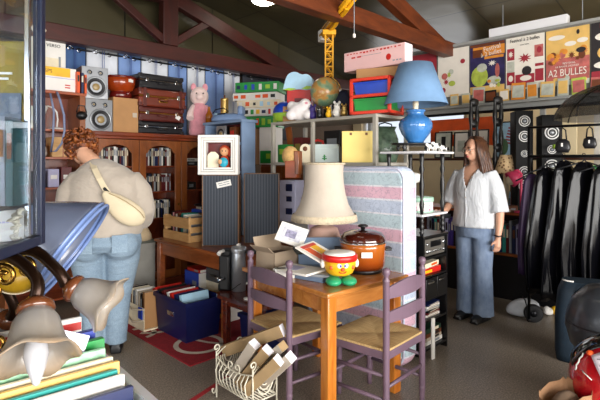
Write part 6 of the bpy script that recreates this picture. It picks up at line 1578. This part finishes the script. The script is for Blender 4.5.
def arm(name_p, cup_dir, c, sc):
    """glass shade whose neck sits at c (world) and whose mouth looks along cup_dir"""
    c = Vector(c)-hub; d = Vector(cup_dir).normalized(); R = d.to_track_quat('Z', 'Y').to_euler()
    st_ = Vector((.03, 0, .5)); b = c-d*.04*sc
    pts = [st_, st_.lerp(b, .3)+Vector((0, 0, .10)), st_.lerp(b, .65)+Vector((0, 0, .12)), b-d*.03+Vector((0, 0, .03)), b]
    mb = MB(); mb.stube(pts, [.022, .02, .017, .016, .018], 10); mb.build('arm', brz, r)
    mb = MB(); mb.tube(spiral(pts[1]+Vector((0, -.03, -.04)), .04, 1.3, .4, (X, Z_), 1), .008, 7); mb.build('arm_scroll', brass, r)
    mb = MB(); mb.tube(spiral(pts[2]+Vector((0, -.02, -.05)), .03, 1.2, 2., (X, Z_), -1), .007, 7); mb.build('arm_scroll', brass, r)
    mb = MB(); mb.lathe([(.001, -.045*sc), (.026*sc, -.04*sc), (.05*sc, -.02*sc), (.054*sc, -.005*sc), (.05*sc, .006*sc), (.03*sc, .01*sc), (.001, .01*sc)], n=28); cup = mb.build('socket_cup', cop, r, c, R)
    mb = MB(); prof = [(.032, .0), (.046, .008), (.061, .035), (.068, .07), (.076, .10), (.092, .13), (.112, .15)]
    mb.lathe([(a*sc, b_*sc) for a, b_ in prof], n=96, wave=lambda a, R_, z: R_*(1+(.045*math.cos(5*a)+.010*math.cos(40*a))*max(0, (z/sc-.04)/.11)))
    o = mb.build('glass_shade', gls, cup, mods=[SOL(.004)])
    for v in o.data.vertices:
        a = math.atan2(v.co.y, v.co.x); k = max(0, (v.co.z/sc-.08)/.07); v.co.z += .009*sc*math.cos(5*a)*k
    return cup
cpA = arm('a', (.34, -.60, -.72), at(36, 311, 1.22), .86)
mb = MB(); mb.lathe([(.001, .02), (.014, .02), (.016, .06), (.027, .10), (.028, .12), (.02, .155), (.007, .19), (.001, .193)], n=20); mb.build('candle_bulb', mat('opal_bulb', '#b4b4b8', .2, var=.02, coat=.4), cpA)
cpB = arm('b', (.86, .05, -.42), at(76, 289, 1.36), .74)
cpC = arm('c', (-.5, .4, -.4), at(8, 320, 1.62), .7)
lf = MB()
for k in range(5):
    p = Vector((-.02+.05*k, -.09, .50-.05*abs(k-2))); lf.tube(spiral(p, .035, 1.2, .5*k, (X, Z_), 1), .008, 6)
lf.build('scroll_leaves', brass, r)
# ---- comic bin
pb_ = bpy.data.materials.new('translucent_white_plastic'); t = NT(pb_); t.b.inputs['Base Color'].default_value = lin('#cfd0d4'); t.b.inputs['Roughness'].default_value = .35; t.b.inputs['Subsurface Weight'].default_value = .2
bw = bin_('comic_bin', 'white plastic bin full of large comic albums, lower left corner', 'bin', (-.715, 1.30, LTZ+.001), BR, .42, .50, .285, pb_, rim=.02, th=.008)
Mb = Matrix.Translation((-.715, 1.30, LTZ+.001)) @ Matrix.Rotation(BR, 4, 'Z')
alb = [('white_album', white, 'white comic album with a red band at the back of the plastic bin', .40), ('blue_album', mat('album_blue', '#22389a', .35), 'dark blue album second from the back in the plastic bin', .385), ('green_album', mat('album_green', '#158a3e', .35), 'bright green album in the middle of the plastic bin', .375),
       ('mint_album', mat('album_mint', '#a5d6b2', .35, var=.35, vs=30), 'mint green patterned album behind the pale cards in the plastic bin', .365), ('sand_album', cream, 'cream album in the plastic bin, half covered by a clear sleeve', .35), ('yellow_album', mat('album_sand', '#e0b866', .4), 'sandy yellow album near the front of the plastic bin', .345), ('teal_album', mat('album_teal', '#2b9a92', .4), 'teal album near the front of the plastic bin', .335), ('white_card_album', white, 'white album near the front right of the plastic bin', .33), ('navy_album', navy, 'dark blue album at the very front of the plastic bin', .31)]
for i, (nm, m_, lb, h_) in enumerate(alb):
    y = (.2, .09, .03, -.03, -.07, -.10, -.13, -.16, -.2)[i]
    o = carton(nm, lb, 'album', Mb @ Vector((-.012+.008*(i % 3), y, .012)), BR, .355, .028 if i in (1, 2) else .016, h_, m_, bev=.001)
    o.rotation_euler = (-.05, 0, BR)
    if i == 0:
        mb = MB(); mb.box(-.176, .176, -.0095, -.007, h_-.04, h_-.015); mb.build('red_band', red, o)
        mb = MB(); mb.box(-.1, .0, -.0095, -.007, h_-.07, h_-.062); mb.build('title_line', black, o)
mb = MB(); mb.box(-.09, .09, -.002, .002, 0, .17, .001)
o = solo(mb, 'clear_sleeve', mat('milky_sleeve', '#c9c3d8', .15, coat=.5), 'shiny milky plastic sleeve stuck between the albums in the bin', 'sleeve', Mb @ Vector((-.02, -.015, .30)))
o.rotation_euler = (-.2, .45, BR)
# ================================================================== PEOPLE
skin1 = mat('skin_fair', '#d3a184', .5, var=.05, vs=20); skin2 = mat('skin_light', '#cf9d82', .5, var=.05, vs=20)
def head_mesh(mb, c, M, s=1.0):
    """skull, jaw, nose, brow, lips and ears; the face looks along local -y of M"""
    def e(p, rx, ry, rz, n=16): mb.ell(Vector(c)+M @ (Vector(p)*s), rx*s, ry*s, rz*s, n, M)
    e((0, .012, .025), .074, .092, .088, 20); e((0, -.03, -.035), .056, .058, .068, 18); e((0, -.058, -.075), .028, .026, .022, 12)
    e((0, -.092, -.012), .0125, .02, .028, 10); e((0, -.104, -.026), .0135, .013, .011, 10)
    for k in (-1, 1):
        e((k*.034, -.072, -.022), .022, .018, .02, 10); e((k*.03, -.081, .022), .022, .013, .010, 10); e((k*.078, .012, -.01), .009, .02, .032, 10)
    e((0, -.086, -.052), .021, .011, .007, 10); e((0, -.083, -.062), .018, .011, .007, 10)
def hand(mb, wrist, d, side, curl=.5, s=1.0):
    """palm and five fingers; d: direction the hand hangs, side: direction of the thumb"""
    w = Vector(wrist); d = Vector(d).normalized(); side = Vector(side); side = (side-d*side.dot(d)).normalized(); n = d.cross(side)
    mb.tube([w, w+d*.03*s, w+d*.085*s], [.022*s, .03*s, .03*s], 10)
    for k, (o, L) in enumerate(((.028, .068), (.010, .078), (-.010, .074), (-.027, .058))):
        p0 = w+d*.075*s+side*o*s; c = curl
        p1 = p0+(d*math.cos(c*.5)+n*math.sin(c*.5))*L*.42*s; p2 = p1+(d*math.cos(c*1.4)+n*math.sin(c*1.4))*L*.32*s; p3 = p2+(d*math.cos(c*2.1)+n*math.sin(c*2.1))*L*.26*s
        mb.tube([p0, p1, p2, p3], [.0105*s, .0098*s, .009*s, .0075*s], 8)
    p0 = w+d*.025*s+side*.022*s; p1 = p0+(side*.75+d*.6).normalized()*.038*s; p2 = p1+(side*.3+d*.9+n*.25).normalized()*.03*s
    mb.tube([w+d*.015*s, p0, p1, p2], [.016*s, .014*s, .0115*s, .009*s], 8)
denim = bpy.data.materials.new('pale_denim'); t = NT(denim); t.b.inputs['Roughness'].default_value = .9
t.col(t.mix(.4, t.ramp(t.noise(t.co(), 3.2, 3), [(.3, '#6c8296'), (.7, '#8fa4b5')]), t.ramp(t.noise(t.mapped((200, 200, 40)), 2, 2), [(.3, '#5f768c'), (.7, '#a6b8c6')])))
t.bump(t.noise(t.mapped((3, 3, 11)), 2.2, 3, .5, .8), .5, .03)
denim2 = bpy.data.materials.new('grey_blue_denim'); t = NT(denim2); t.b.inputs['Roughness'].default_value = .9
t.col(t.ramp(t.noise(t.mapped((3, 3, 2)), 2.6, 5, .65), [(.3, '#5a6c88'), (.7, '#8494ac')])); t.bump(t.noise(t.mapped((5, 5, 3)), 2.4, 3), .5, .03)
knit = bpy.data.materials.new('beige_knit'); t = NT(knit); t.b.inputs['Roughness'].default_value = .95; t.b.inputs['Sheen Weight'].default_value = .25
t.col(t.ramp(t.noise(t.co(), 4, 4), [(.3, '#a2978a'), (.7, '#b3a89b')])); t.bump(t.noise(t.mapped((3.5, 3.5, 5)), 1.8, 3, .5, .6), .5, .04)
blouse = bpy.data.materials.new('white_blouse_cloth'); t = NT(blouse); t.b.inputs['Roughness'].default_value = .85; t.b.inputs['Base Color'].default_value = lin('#c6c9ce')
t.bump(t.noise(t.mapped((7, 7, 2.4)), 2.0, 3, .5, .8), .55, .04)
bagm = mat('cream_bag_cloth', '#cbbc9e', .75, var=.08, vs=5, bump=.35, bs=14); shoe = mat('black_shoe', '#101013', .45)
hair1 = bpy.data.materials.new('auburn_curls'); t = NT(hair1); t.b.inputs['Roughness'].default_value = .5
t.col(t.ramp(t.noise(t.co(), 26, 4), [(.35, '#3a180a'), (.55, '#84441a'), (.75, '#c07a3c')])); t.bump(t.noise(t.co(), 60, 3), .6, .01)
hair2 = bpy.data.materials.new('brown_hair'); t = NT(hair2); t.b.inputs['Roughness'].default_value = .38
t.col(t.ramp(t.noise(t.mapped((60, 60, 5)), 2, 4), [(.3, '#24130b'), (.55, '#4d2d1b'), (.78, '#8a5a38')])); t.bump(t.noise(t.mapped((70, 70, 3)), 2, 3), .5, .01)

# ---- person seen from behind in a beige sweater
P1 = Vector((-1.49, 3.60, 0)); r = thing('person', 'person with curly auburn hair in beige sweater and jeans, back turned, browsing the shelves', 'person', P1, math.radians(196))
HC = Vector((.195, -.13, 1.55)); HM = Matrix.Rotation(math.radians(18), 3, 'Z') @ Matrix.Rotation(math.radians(30), 3, 'X')
mb = MB()
head_mesh(mb, HC, HM, 1.02)
mb.tube([(.05, .0, 1.36), (.09, -.02, 1.45), (.175, -.085, 1.52)], [.075, .06, .058], 14)
mb.eloft([(0, 0, .82, .22, .15), (0, 0, .95, .21, .15), (0, .0, 1.15, .21, .15), (0.01, .0, 1.30, .22, .14), (.02, 0, 1.40, .15, .10), (.03, 0, 1.44, .07, .06)], 24)
for s in (-1, 1):
    mb.tube([(s*.19+.01, 0, 1.34), (s*.25, -.02, 1.10), (s*.24, -.09, 1.02)], [.065, .052, .05], 12)
    mb.tube([(s*.24, -.09, 1.02), (s*.24, -.22, 1.06), (s*.185, -.34, 1.10)], [.05, .042, .03], 12)
    hand(mb, (s*.185, -.34, 1.10), (-s*.3, -.9, .1), (0, 0, 1), .7)
    mb.tube([(s*.11, 0, .88), (s*.10, -.01, .5), (s*.08, .02, .1)], [.11, .07, .05], 14)
    mb.ell((s*.08, -.06, .035), .045, .12, .035, 14)
fuse(mb, .0095, 4).build('body', skin1, r)
mb = MB()      # sweater
mb.eloft([(.0, 0, .89, .262, .195), (0, 0, .93, .275, .205), (0, 0, 1.08, .275, .20), (0, .005, 1.22, .275, .19), (.005, .005, 1.34, .245, .165), (.015, 0, 1.41, .17, .125), (.035, -.01, 1.455, .095, .085), (.05, -.02, 1.475, .07, .07)], 30)
for s in (-1, 1):
    mb.tube([(s*.17, 0, 1.335), (s*.245, .0, 1.22), (s*.268, -.02, 1.08), (s*.26, -.09, 1.0), (s*.25, -.22, 1.045), (s*.21, -.29, 1.075)], [.085, .098, .098, .09, .072, .055], 16)
    mb.tube([(s*.20, -.30, 1.08), (s*.205, -.30, 1.078)], [.05, .05], 12)
fuse(mb, .013, 6).build('sweater', knit, r)
mb = MB()      # jeans
mb.eloft([(0, 0, .78, .255, .175), (0, .02, .84, .268, .20), (0, .01, .92, .255, .175), (0, 0, .95, .24, .16)], 28)
for s in (-1, 1):
    mb.ell((s*.12, .09, .83), .13, .115, .125, 18)
    mb.tube([(s*.132, .0, .86), (s*.125, .01, .72), (s*.105, .0, .52), (s*.097, .02, .44), (s*.088, .035, .28), (s*.080, .03, .10), (s*.080, .03, .075)], [.128, .128, .102, .092, .085, .077, .078], 18)
fuse(mb, .013, 3).build('jeans', denim, r)
for s in (-1, 1):
    mb = MB(); mb.box(-.055, .055, -.003, .003, -.065, .065, .003); q = mb.build('back_pocket', denim, r, (s*.12, .205, .85), (.05, 0, s*-.18))
    mb = MB(); mb.tube([(s*.08, .03, .03), (s*.08, .03, .16)], [.05, .055], 14); mb.ell((s*.08, -.05, .04), .048, .13, .045, 16); mb.box(s*.08-.04, s*.08+.04, .02, .085, 0, .055, .008); mb.ell((s*.08, -.05, .012), .05, .135, .014, 14)
    fuse(mb, .008, 3).build('boot', shoe, r)
# curls
mb = MB(); rnd = random.Random(12)
for k in range(190):
    z = rnd.uniform(-.95, 1); a = rnd.uniform(0, 2*PI); q = math.sqrt(max(0, 1-z*z)); d = Vector((q*math.cos(a), q*math.sin(a), z))
    if d.y < -.35 and d.z < .5: continue
    if d.z < -.55 and d.y > .2 and rnd.random() < .75: continue
    c = HC+HM @ Vector((d.x*.102, .02+d.y*.116, .028+d.z*.11+(.01 if d.z > 0 else 0)))
    rr_ = rnd.uniform(.014, .027); t0 = rnd.uniform(0, 6); ax = Vector((rnd.uniform(-1, 1), rnd.uniform(-1, 1), rnd.uniform(-1, 1))).normalized(); p1_ = ax.orthogonal().normalized(); p2_ = ax.cross(p1_)
    mb.tube([c+p1_*rr_*math.cos(t0+j*.9)+p2_*rr_*math.sin(t0+j*.9)+ax*.006*(j-3) for j in range(7)], [.006, .010, .0115, .0115, .0115, .010, .006], 6)
mb.ell(HC+HM @ Vector((0, .03, .035)), .08, .088, .09, 20, HM)
mb.build('curly_hair', hair1, r)
# crossbody bag: strap over the left shoulder, pouch on the right side of the back
mb = MB()
sp_ = [(.085, -.13, 1.435), (.095, -.05, 1.475), (.085, .06, 1.445), (.06, .135, 1.40), (.02, .19, 1.33), (-.02, .214, 1.26), (-.06, .225, 1.20)]
rs = []
for i, p in enumerate(sp_):
    p = Vector(p); d = (Vector(sp_[min(i+1, 6)])-Vector(sp_[max(i-1, 0)])).normalized(); nrm = Vector((0, p.y+.05, (p.z-1.3)*1.5 if p.z > 1.36 else .05)).normalized(); sd = d.cross(nrm).normalized()*.02
    rs.append([p+sd, p+sd+nrm*.004, p-sd+nrm*.004, p-sd])
mb.rings(rs, sm=False); bag_strap = mb.build('bag_strap', bagm, r)
mb = MB(); mb.cbox((0, 0, 0), .05, .012, .02, .003); mb.build('strap_buckle', darkm, r, (-.03, .222, 1.245), (0, -.85, 0))
mb = MB(); c = Vector((-.155, .225, 1.115)); d = Vector((-.72, -.10, -.60)).normalized()
prof = [(-.19, .018), (-.15, .035), (-.10, .062), (-.03, .085), (.05, .092), (.11, .082), (.15, .055), (.175, .02)]
rs = []
sd = Vector((-.62, .0, .78)); sd = (sd-d*sd.dot(d)).normalized(); nn_ = d.cross(sd)
for q, w_ in prof: rs.append([c+d*q+sd*(w_*math.cos(a)-.018*(1-abs(q)/.2))+nn_*(w_*.55*math.sin(a)) for a in [k*PI/9 for k in range(18)]])
mb.rings(rs); mb.build('crossbody_bag', bagm, r, mods=SUB1)
mb = MB(); mb.tube([c+d*q+sd*(w_*.55)-nn_*(w_*.46) for q, w_ in prof[1:-1]], .003, 5); mb.tube([c+d*q+sd*(w_*.55)+nn_*(w_*.46) for q, w_ in prof[1:-1]], .003, 5); mb.build('bag_zip', mat('tan_zip', '#a38d63', .5), r)
# ---- woman in a white blouse
P2 = Vector((1.62, 4.36, 0)); r = thing('person', 'person with long brown hair and glasses in a white blouse and wide jeans, looking left', 'person', P2, math.radians(-50))
HC = Vector((.012, -.025, 1.565)); HM = Matrix.Rotation(math.radians(-17), 3, 'Z') @ Matrix.Rotation(math.radians(6), 3, 'X')
mb = MB(); head_mesh(mb, HC, HM, .98)
mb.tube([(0, .01, 1.36), (0, .005, 1.44), (0, -.01, 1.53)], [.065, .05, .05], 14)
mb.eloft([(0, 0, .82, .17, .12), (0, 0, .95, .165, .115), (0, 0, 1.08, .145, .105), (0, -.005, 1.22, .165, .12), (0, .0, 1.32, .165, .105), (0, .005, 1.385, .14, .075), (0, .008, 1.42, .07, .055)], 24)
arms = {1: [(.155, .0, 1.34), (.215, .02, 1.17), (.235, .02, 1.04), (.245, -.01, .90), (.245, -.04, .775)], -1: [(-.165, 0, 1.35), (-.22, .0, 1.17), (-.235, -.02, 1.06), (-.22, -.14, 1.0), (-.18, -.26, .99)]}
for s, a in arms.items(): mb.tube(a, [.046, .042, .038, .034, .025], 12)
hand(mb, arms[1][-1], (-.02, -.08, -1), (-.5, -.8, 0), .55, .95); hand(mb, arms[-1][-1], (.2, -.95, -.1), (.5, .2, .8), .7, .95)
for s in (-1, 1):
    mb.tube([(s*.085, 0, .86), (s*.082, -.01, .48), (s*.082, .01, .09)], [.095, .06, .042], 14); mb.ell((s*.082, -.06, .035), .04, .11, .032, 14)
fuse(mb, .0085, 4).build('body', skin2, r)
ew = mat('eye_white', '#efe9e4', .3, var=0); iris = mat('brown_iris', '#3a2010', .3, var=0); lipm = mat('lip_rose', '#b5605a', .5, var=0)
for s in (-1, 1):
    p = HC+HM @ (Vector((s*.031, -.0835, .004))*.98)
    mb = MB(); mb.ell((0, 0, 0), .0125, .008, .0075, 12); e = mb.build('eye', ew, r, p, HM.to_euler())
    mb = MB(); mb.ell((0, -.0065, 0), .0055, .003, .0058, 10); mb.build('iris', iris, e)
    p = HC+HM @ (Vector((s*.031, -.094, .027))*.98); mb = MB(); mb.tube([(-.018, .004, -.002), (0, 0, .003), (.018, .006, -.001)], .0032, 6); mb.build('eyebrow', hair2, r, p, HM.to_euler())
mb = MB(); mb.tube([(-.02, .006, 0), (-.008, -.001, .003), (0, -.003, .0015), (.008, -.001, .003), (.02, .006, 0)], [.0025, .0045, .004, .0045, .0025], 8); mb.tube([(-.018, .006, -.001), (0, -.002, -.007), (.018, .006, -.001)], [.0025, .0055, .0025], 8)
mb.build('lips', lipm, r, HC+HM @ (Vector((0, -.0955, -.056))*.98), HM.to_euler())
mb = MB()
for s in (-1, 1):
    mb.tube([HC+HM @ Vector((s*.034+.021*math.cos(a), -.100+.004*abs(math.cos(a)), .002+.019*math.sin(a))) for a in [k*PI/9 for k in range(18)]], .0018, 5, closed=True)
    mb.tube([HC+HM @ Vector((s*.055, -.094, .008)), HC+HM @ Vector((s*.076, -.03, .01)), HC+HM @ Vector((s*.078, .02, .006))], .0018, 5)
mb.tube([HC+HM @ Vector((-.013, -.103, .006)), HC+HM @ Vector((.013, -.103, .006))], .0018, 5); mb.build('glasses', mat('glasses_frame', '#5a3b28', .3), r)
mb = MB()      # blouse
mb.eloft([(0, 0, .855, .205, .155), (0, 0, .88, .21, .16), (0, 0, 1.02, .19, .145), (0, -.008, 1.18, .188, .148), (0, -.004, 1.30, .185, .13), (0, .004, 1.375, .15, .09), (0, .008, 1.415, .085, .066), (0, .008, 1.43, .068, .058)], 28)
mb.tube([(.128, .0, 1.348), (.187, .01, 1.22), (.22, .012, 1.06), (.23, .008, 1.0)], [.078, .08, .08, .084], 16)
mb.tube([(-.13, .0, 1.345), (-.20, .0, 1.22), (-.232, -.01, 1.09), (-.24, -.04, 1.04)], [.075, .08, .084, .085], 16)
b = fuse(mb, .011, 5)
kill = [f for f in b.bm.faces if (lambda c: (c.y < -.02 and c.z > 1.215 and abs(c.x) < (c.z-1.215)*.40+.001) or (c.z > 1.405 and abs(c.x) < .068))(f.calc_center_median())]
bmesh.ops.delete(b.bm, geom=kill, context='FACES')
b.build('blouse', blouse, r, mods=[SOL(.004, 0)])
for k, z in enumerate((1.20, 1.13, 1.06, .99)): mb = MB(); mb.ell((0, 0, 0), .0065, .004, .0065, 10); mb.build('button', card2, r, (.0, -.159+(.008 if z < 1.1 else 0), z))
mb = MB(); mb.tube([(.0, -.153, 1.215), (.0, -.158, 1.15), (0, -.152, 1.05), (0, -.154, .95), (0, -.16, .87)], .004, 6); mb.build('button_placket', blouse, r)
mb = MB()      # jeans
mb.eloft([(0, 0, .76, .17, .13), (0, .01, .84, .18, .145), (0, 0, .93, .17, .125), (0, 0, .98, .16, .118)], 26)
for s in (-1, 1):
    mb.tube([(s*.085, 0, .84), (s*.085, -.005, .68), (s*.082, -.01, .48), (s*.082, .0, .28), (s*.082, .0, .07), (s*.082, .0, .05)], [.098, .094, .085, .088, .096, .098], 18)
fuse(mb, .0115, 3).build('jeans', denim2, r)
for s in (-1, 1):
    mb = MB(); mb.ell((s*.082, -.07, .035), .045, .13, .04, 16); mb.ell((s*.082, .03, .05), .042, .055, .05, 14); mb.box(s*.082-.042, s*.082+.042, -.17, .075, 0.001, .02, .006); fuse(mb, .008, 2).build('shoe', shoe, r)
w_ = Vector(arms[1][-1])
mb = MB(); mb.tube([w_+Vector((.032*math.cos(a), .032*math.sin(a), .025+.004*math.sin(2*a))) for a in [k*PI/10 for k in range(20)]], .0065, 8, closed=True); mb.build('bracelet', mat('dark_beads', '#2a1b16', .3), r)
# hair: long locks from the crown over back and shoulders
mb = MB(); rnd = random.Random(5)
mb.ell(HC+HM @ Vector((0, .032, .036)), .084, .088, .088, 22, HM)
for k in range(64):
    a = -2.12+4.24*k/63                         # 0 = back of the head
    sx, sy = math.sin(a), math.cos(a)
    top_ = HC+HM @ Vector((.02*sx-.004, .005+.02*sy, .118)); r1 = HC+HM @ Vector((.083*sx, .016+.092*sy, .06)); r2 = HC+HM @ Vector((.092*sx, .018+.098*sy, -.02))
    L = rnd.uniform(.24, .31) if abs(a) < 1.9 else rnd.uniform(.20, .25); fl_ = rnd.uniform(-.01, .012)
    r3 = HC+HM @ Vector(((.10+fl_)*sx, .02+(.098+fl_)*sy, -.10)); r4 = HC+HM @ Vector(((.112+fl_*2)*sx, .02+(.10+fl_)*sy, -.02-L*.72)); r5 = HC+HM @ Vector(((.108+fl_*3)*sx, .015+(.095+fl_)*sy, -.02-L))
    mb.tube([top_, r1, r2, r3, r4, r5], [.010, .015, .016, .016, .013, .004], 7)
mb.build('long_hair', hair2, r)
# ================================================================== LIGHT AND CAMERA
def area(name, loc, rot, sx, sy, e, col=(1, 1, 1)):
    l = bpy.data.lights.new(name, 'AREA'); l.shape = 'RECTANGLE'; l.size = sx; l.size_y = sy; l.energy = e; l.color = col
    o = bpy.data.objects.new(name, l); COL.objects.link(o); o.location = loc; o.rotation_euler = rot; return o
def aim(o, d):
    o.rotation_euler = Vector(d).to_track_quat('-Z', 'Y').to_euler()
aim(area('daylight_window_1', uv(1.0, 3.68, 1.45), (0,0,0), 6.2, 2.2, 480, (1, .97, .93)), uv(0, -1, -.12))
aim(area('daylight_window_2', uv(-3.28, -.4, 1.65), (0,0,0), 5.4, 1.6, 90, (.93, .96, 1)), uv(1, 0, -.1))
aim(area('daylight_window_3', uv(6.93, -4.3, 2.22), (0,0,0), 1.9, .95, 7, (1, .97, .93)), uv(-1, 0, .02))
# ceiling lights: three unseen tubes added as fill, then the round one in view
fl = mat('fill_tube_glow', '#fff6e6', .5, var=0, emit=9)
lab = ['unseen tube light added as fill above the door side of the shop', 'unseen tube light added as fill high above the pine table', 'unseen tube light added as fill, hidden behind the hanging poster board']
for i, (u, v) in enumerate(((1.2, .2), (1.9, -1.9), (6.2, -2.2))):  # the last is added to brighten the background behind the poster board
    r = thing('fill_light', lab[i], 'ceiling light', uv(u, v, (3.42, 3.42, 2.62)[i]), A45, 'added fill lights')
    mb = MB(); mb.box(-.05, .05, -.65, .65, 0, .05, .006); mb.build('housing', white, r)
    mb = MB(); mb.tube([(0, -.6, -.03), (0, .6, -.03)], .017, 10); mb.build('tube', fl, r)
    for s in (-1, 1): mb = MB(); mb.box(-.02, .02, s*.6-.012, s*.6+.012, -.05, .0); mb.build('lamp_holder', white, r)
    for s in (-1, 1): mb = MB(); mb.tube([(0, s*.5, .05), (0, s*.5, .42 if i > 1 else .15)], .004, 6); mb.build('hanging_rod', chrome, r)
fd = mat('lamp_diffuser', '#fff4e2', .5, var=0, emit=12)
r = thing('round_ceiling_light', 'round white ceiling light at the top edge of the picture', 'ceiling light', (-.46, 5.95, 3.455), 0)
mb = MB(); mb.lathe([(.001, 0), (.10, .0), (.14, .02), (.15, .04)], n=28); mb.build('diffuser', fd, r)
mb = MB(); mb.lathe([(.15, .035), (.165, .04), (.165, .10), (.001, .10)], n=28); mb.build('housing', white, r)
w = bpy.data.worlds.new('world'); SC.world = w; w.use_nodes = True
w.node_tree.nodes['Background'].inputs[0].default_value = (.8, .88, 1, 1); w.node_tree.nodes['Background'].inputs[1].default_value = .7
cam = bpy.data.cameras.new('camera'); co = bpy.data.objects.new('camera', cam); COL.objects.link(co); SC.camera = co
cam.sensor_width = 36; cam.lens = F/600*36; cam.shift_y = -(200-HY)/600.0; cam.clip_start = .05
co.location = (0, 0, H); co.rotation_euler = (PI/2, 0, 0)
SC.view_settings.view_transform = 'Standard'; SC.view_settings.look = 'None'; SC.view_settings.exposure = 0.65; SC.view_settings.gamma = 1
SC.view_settings.use_curve_mapping = False
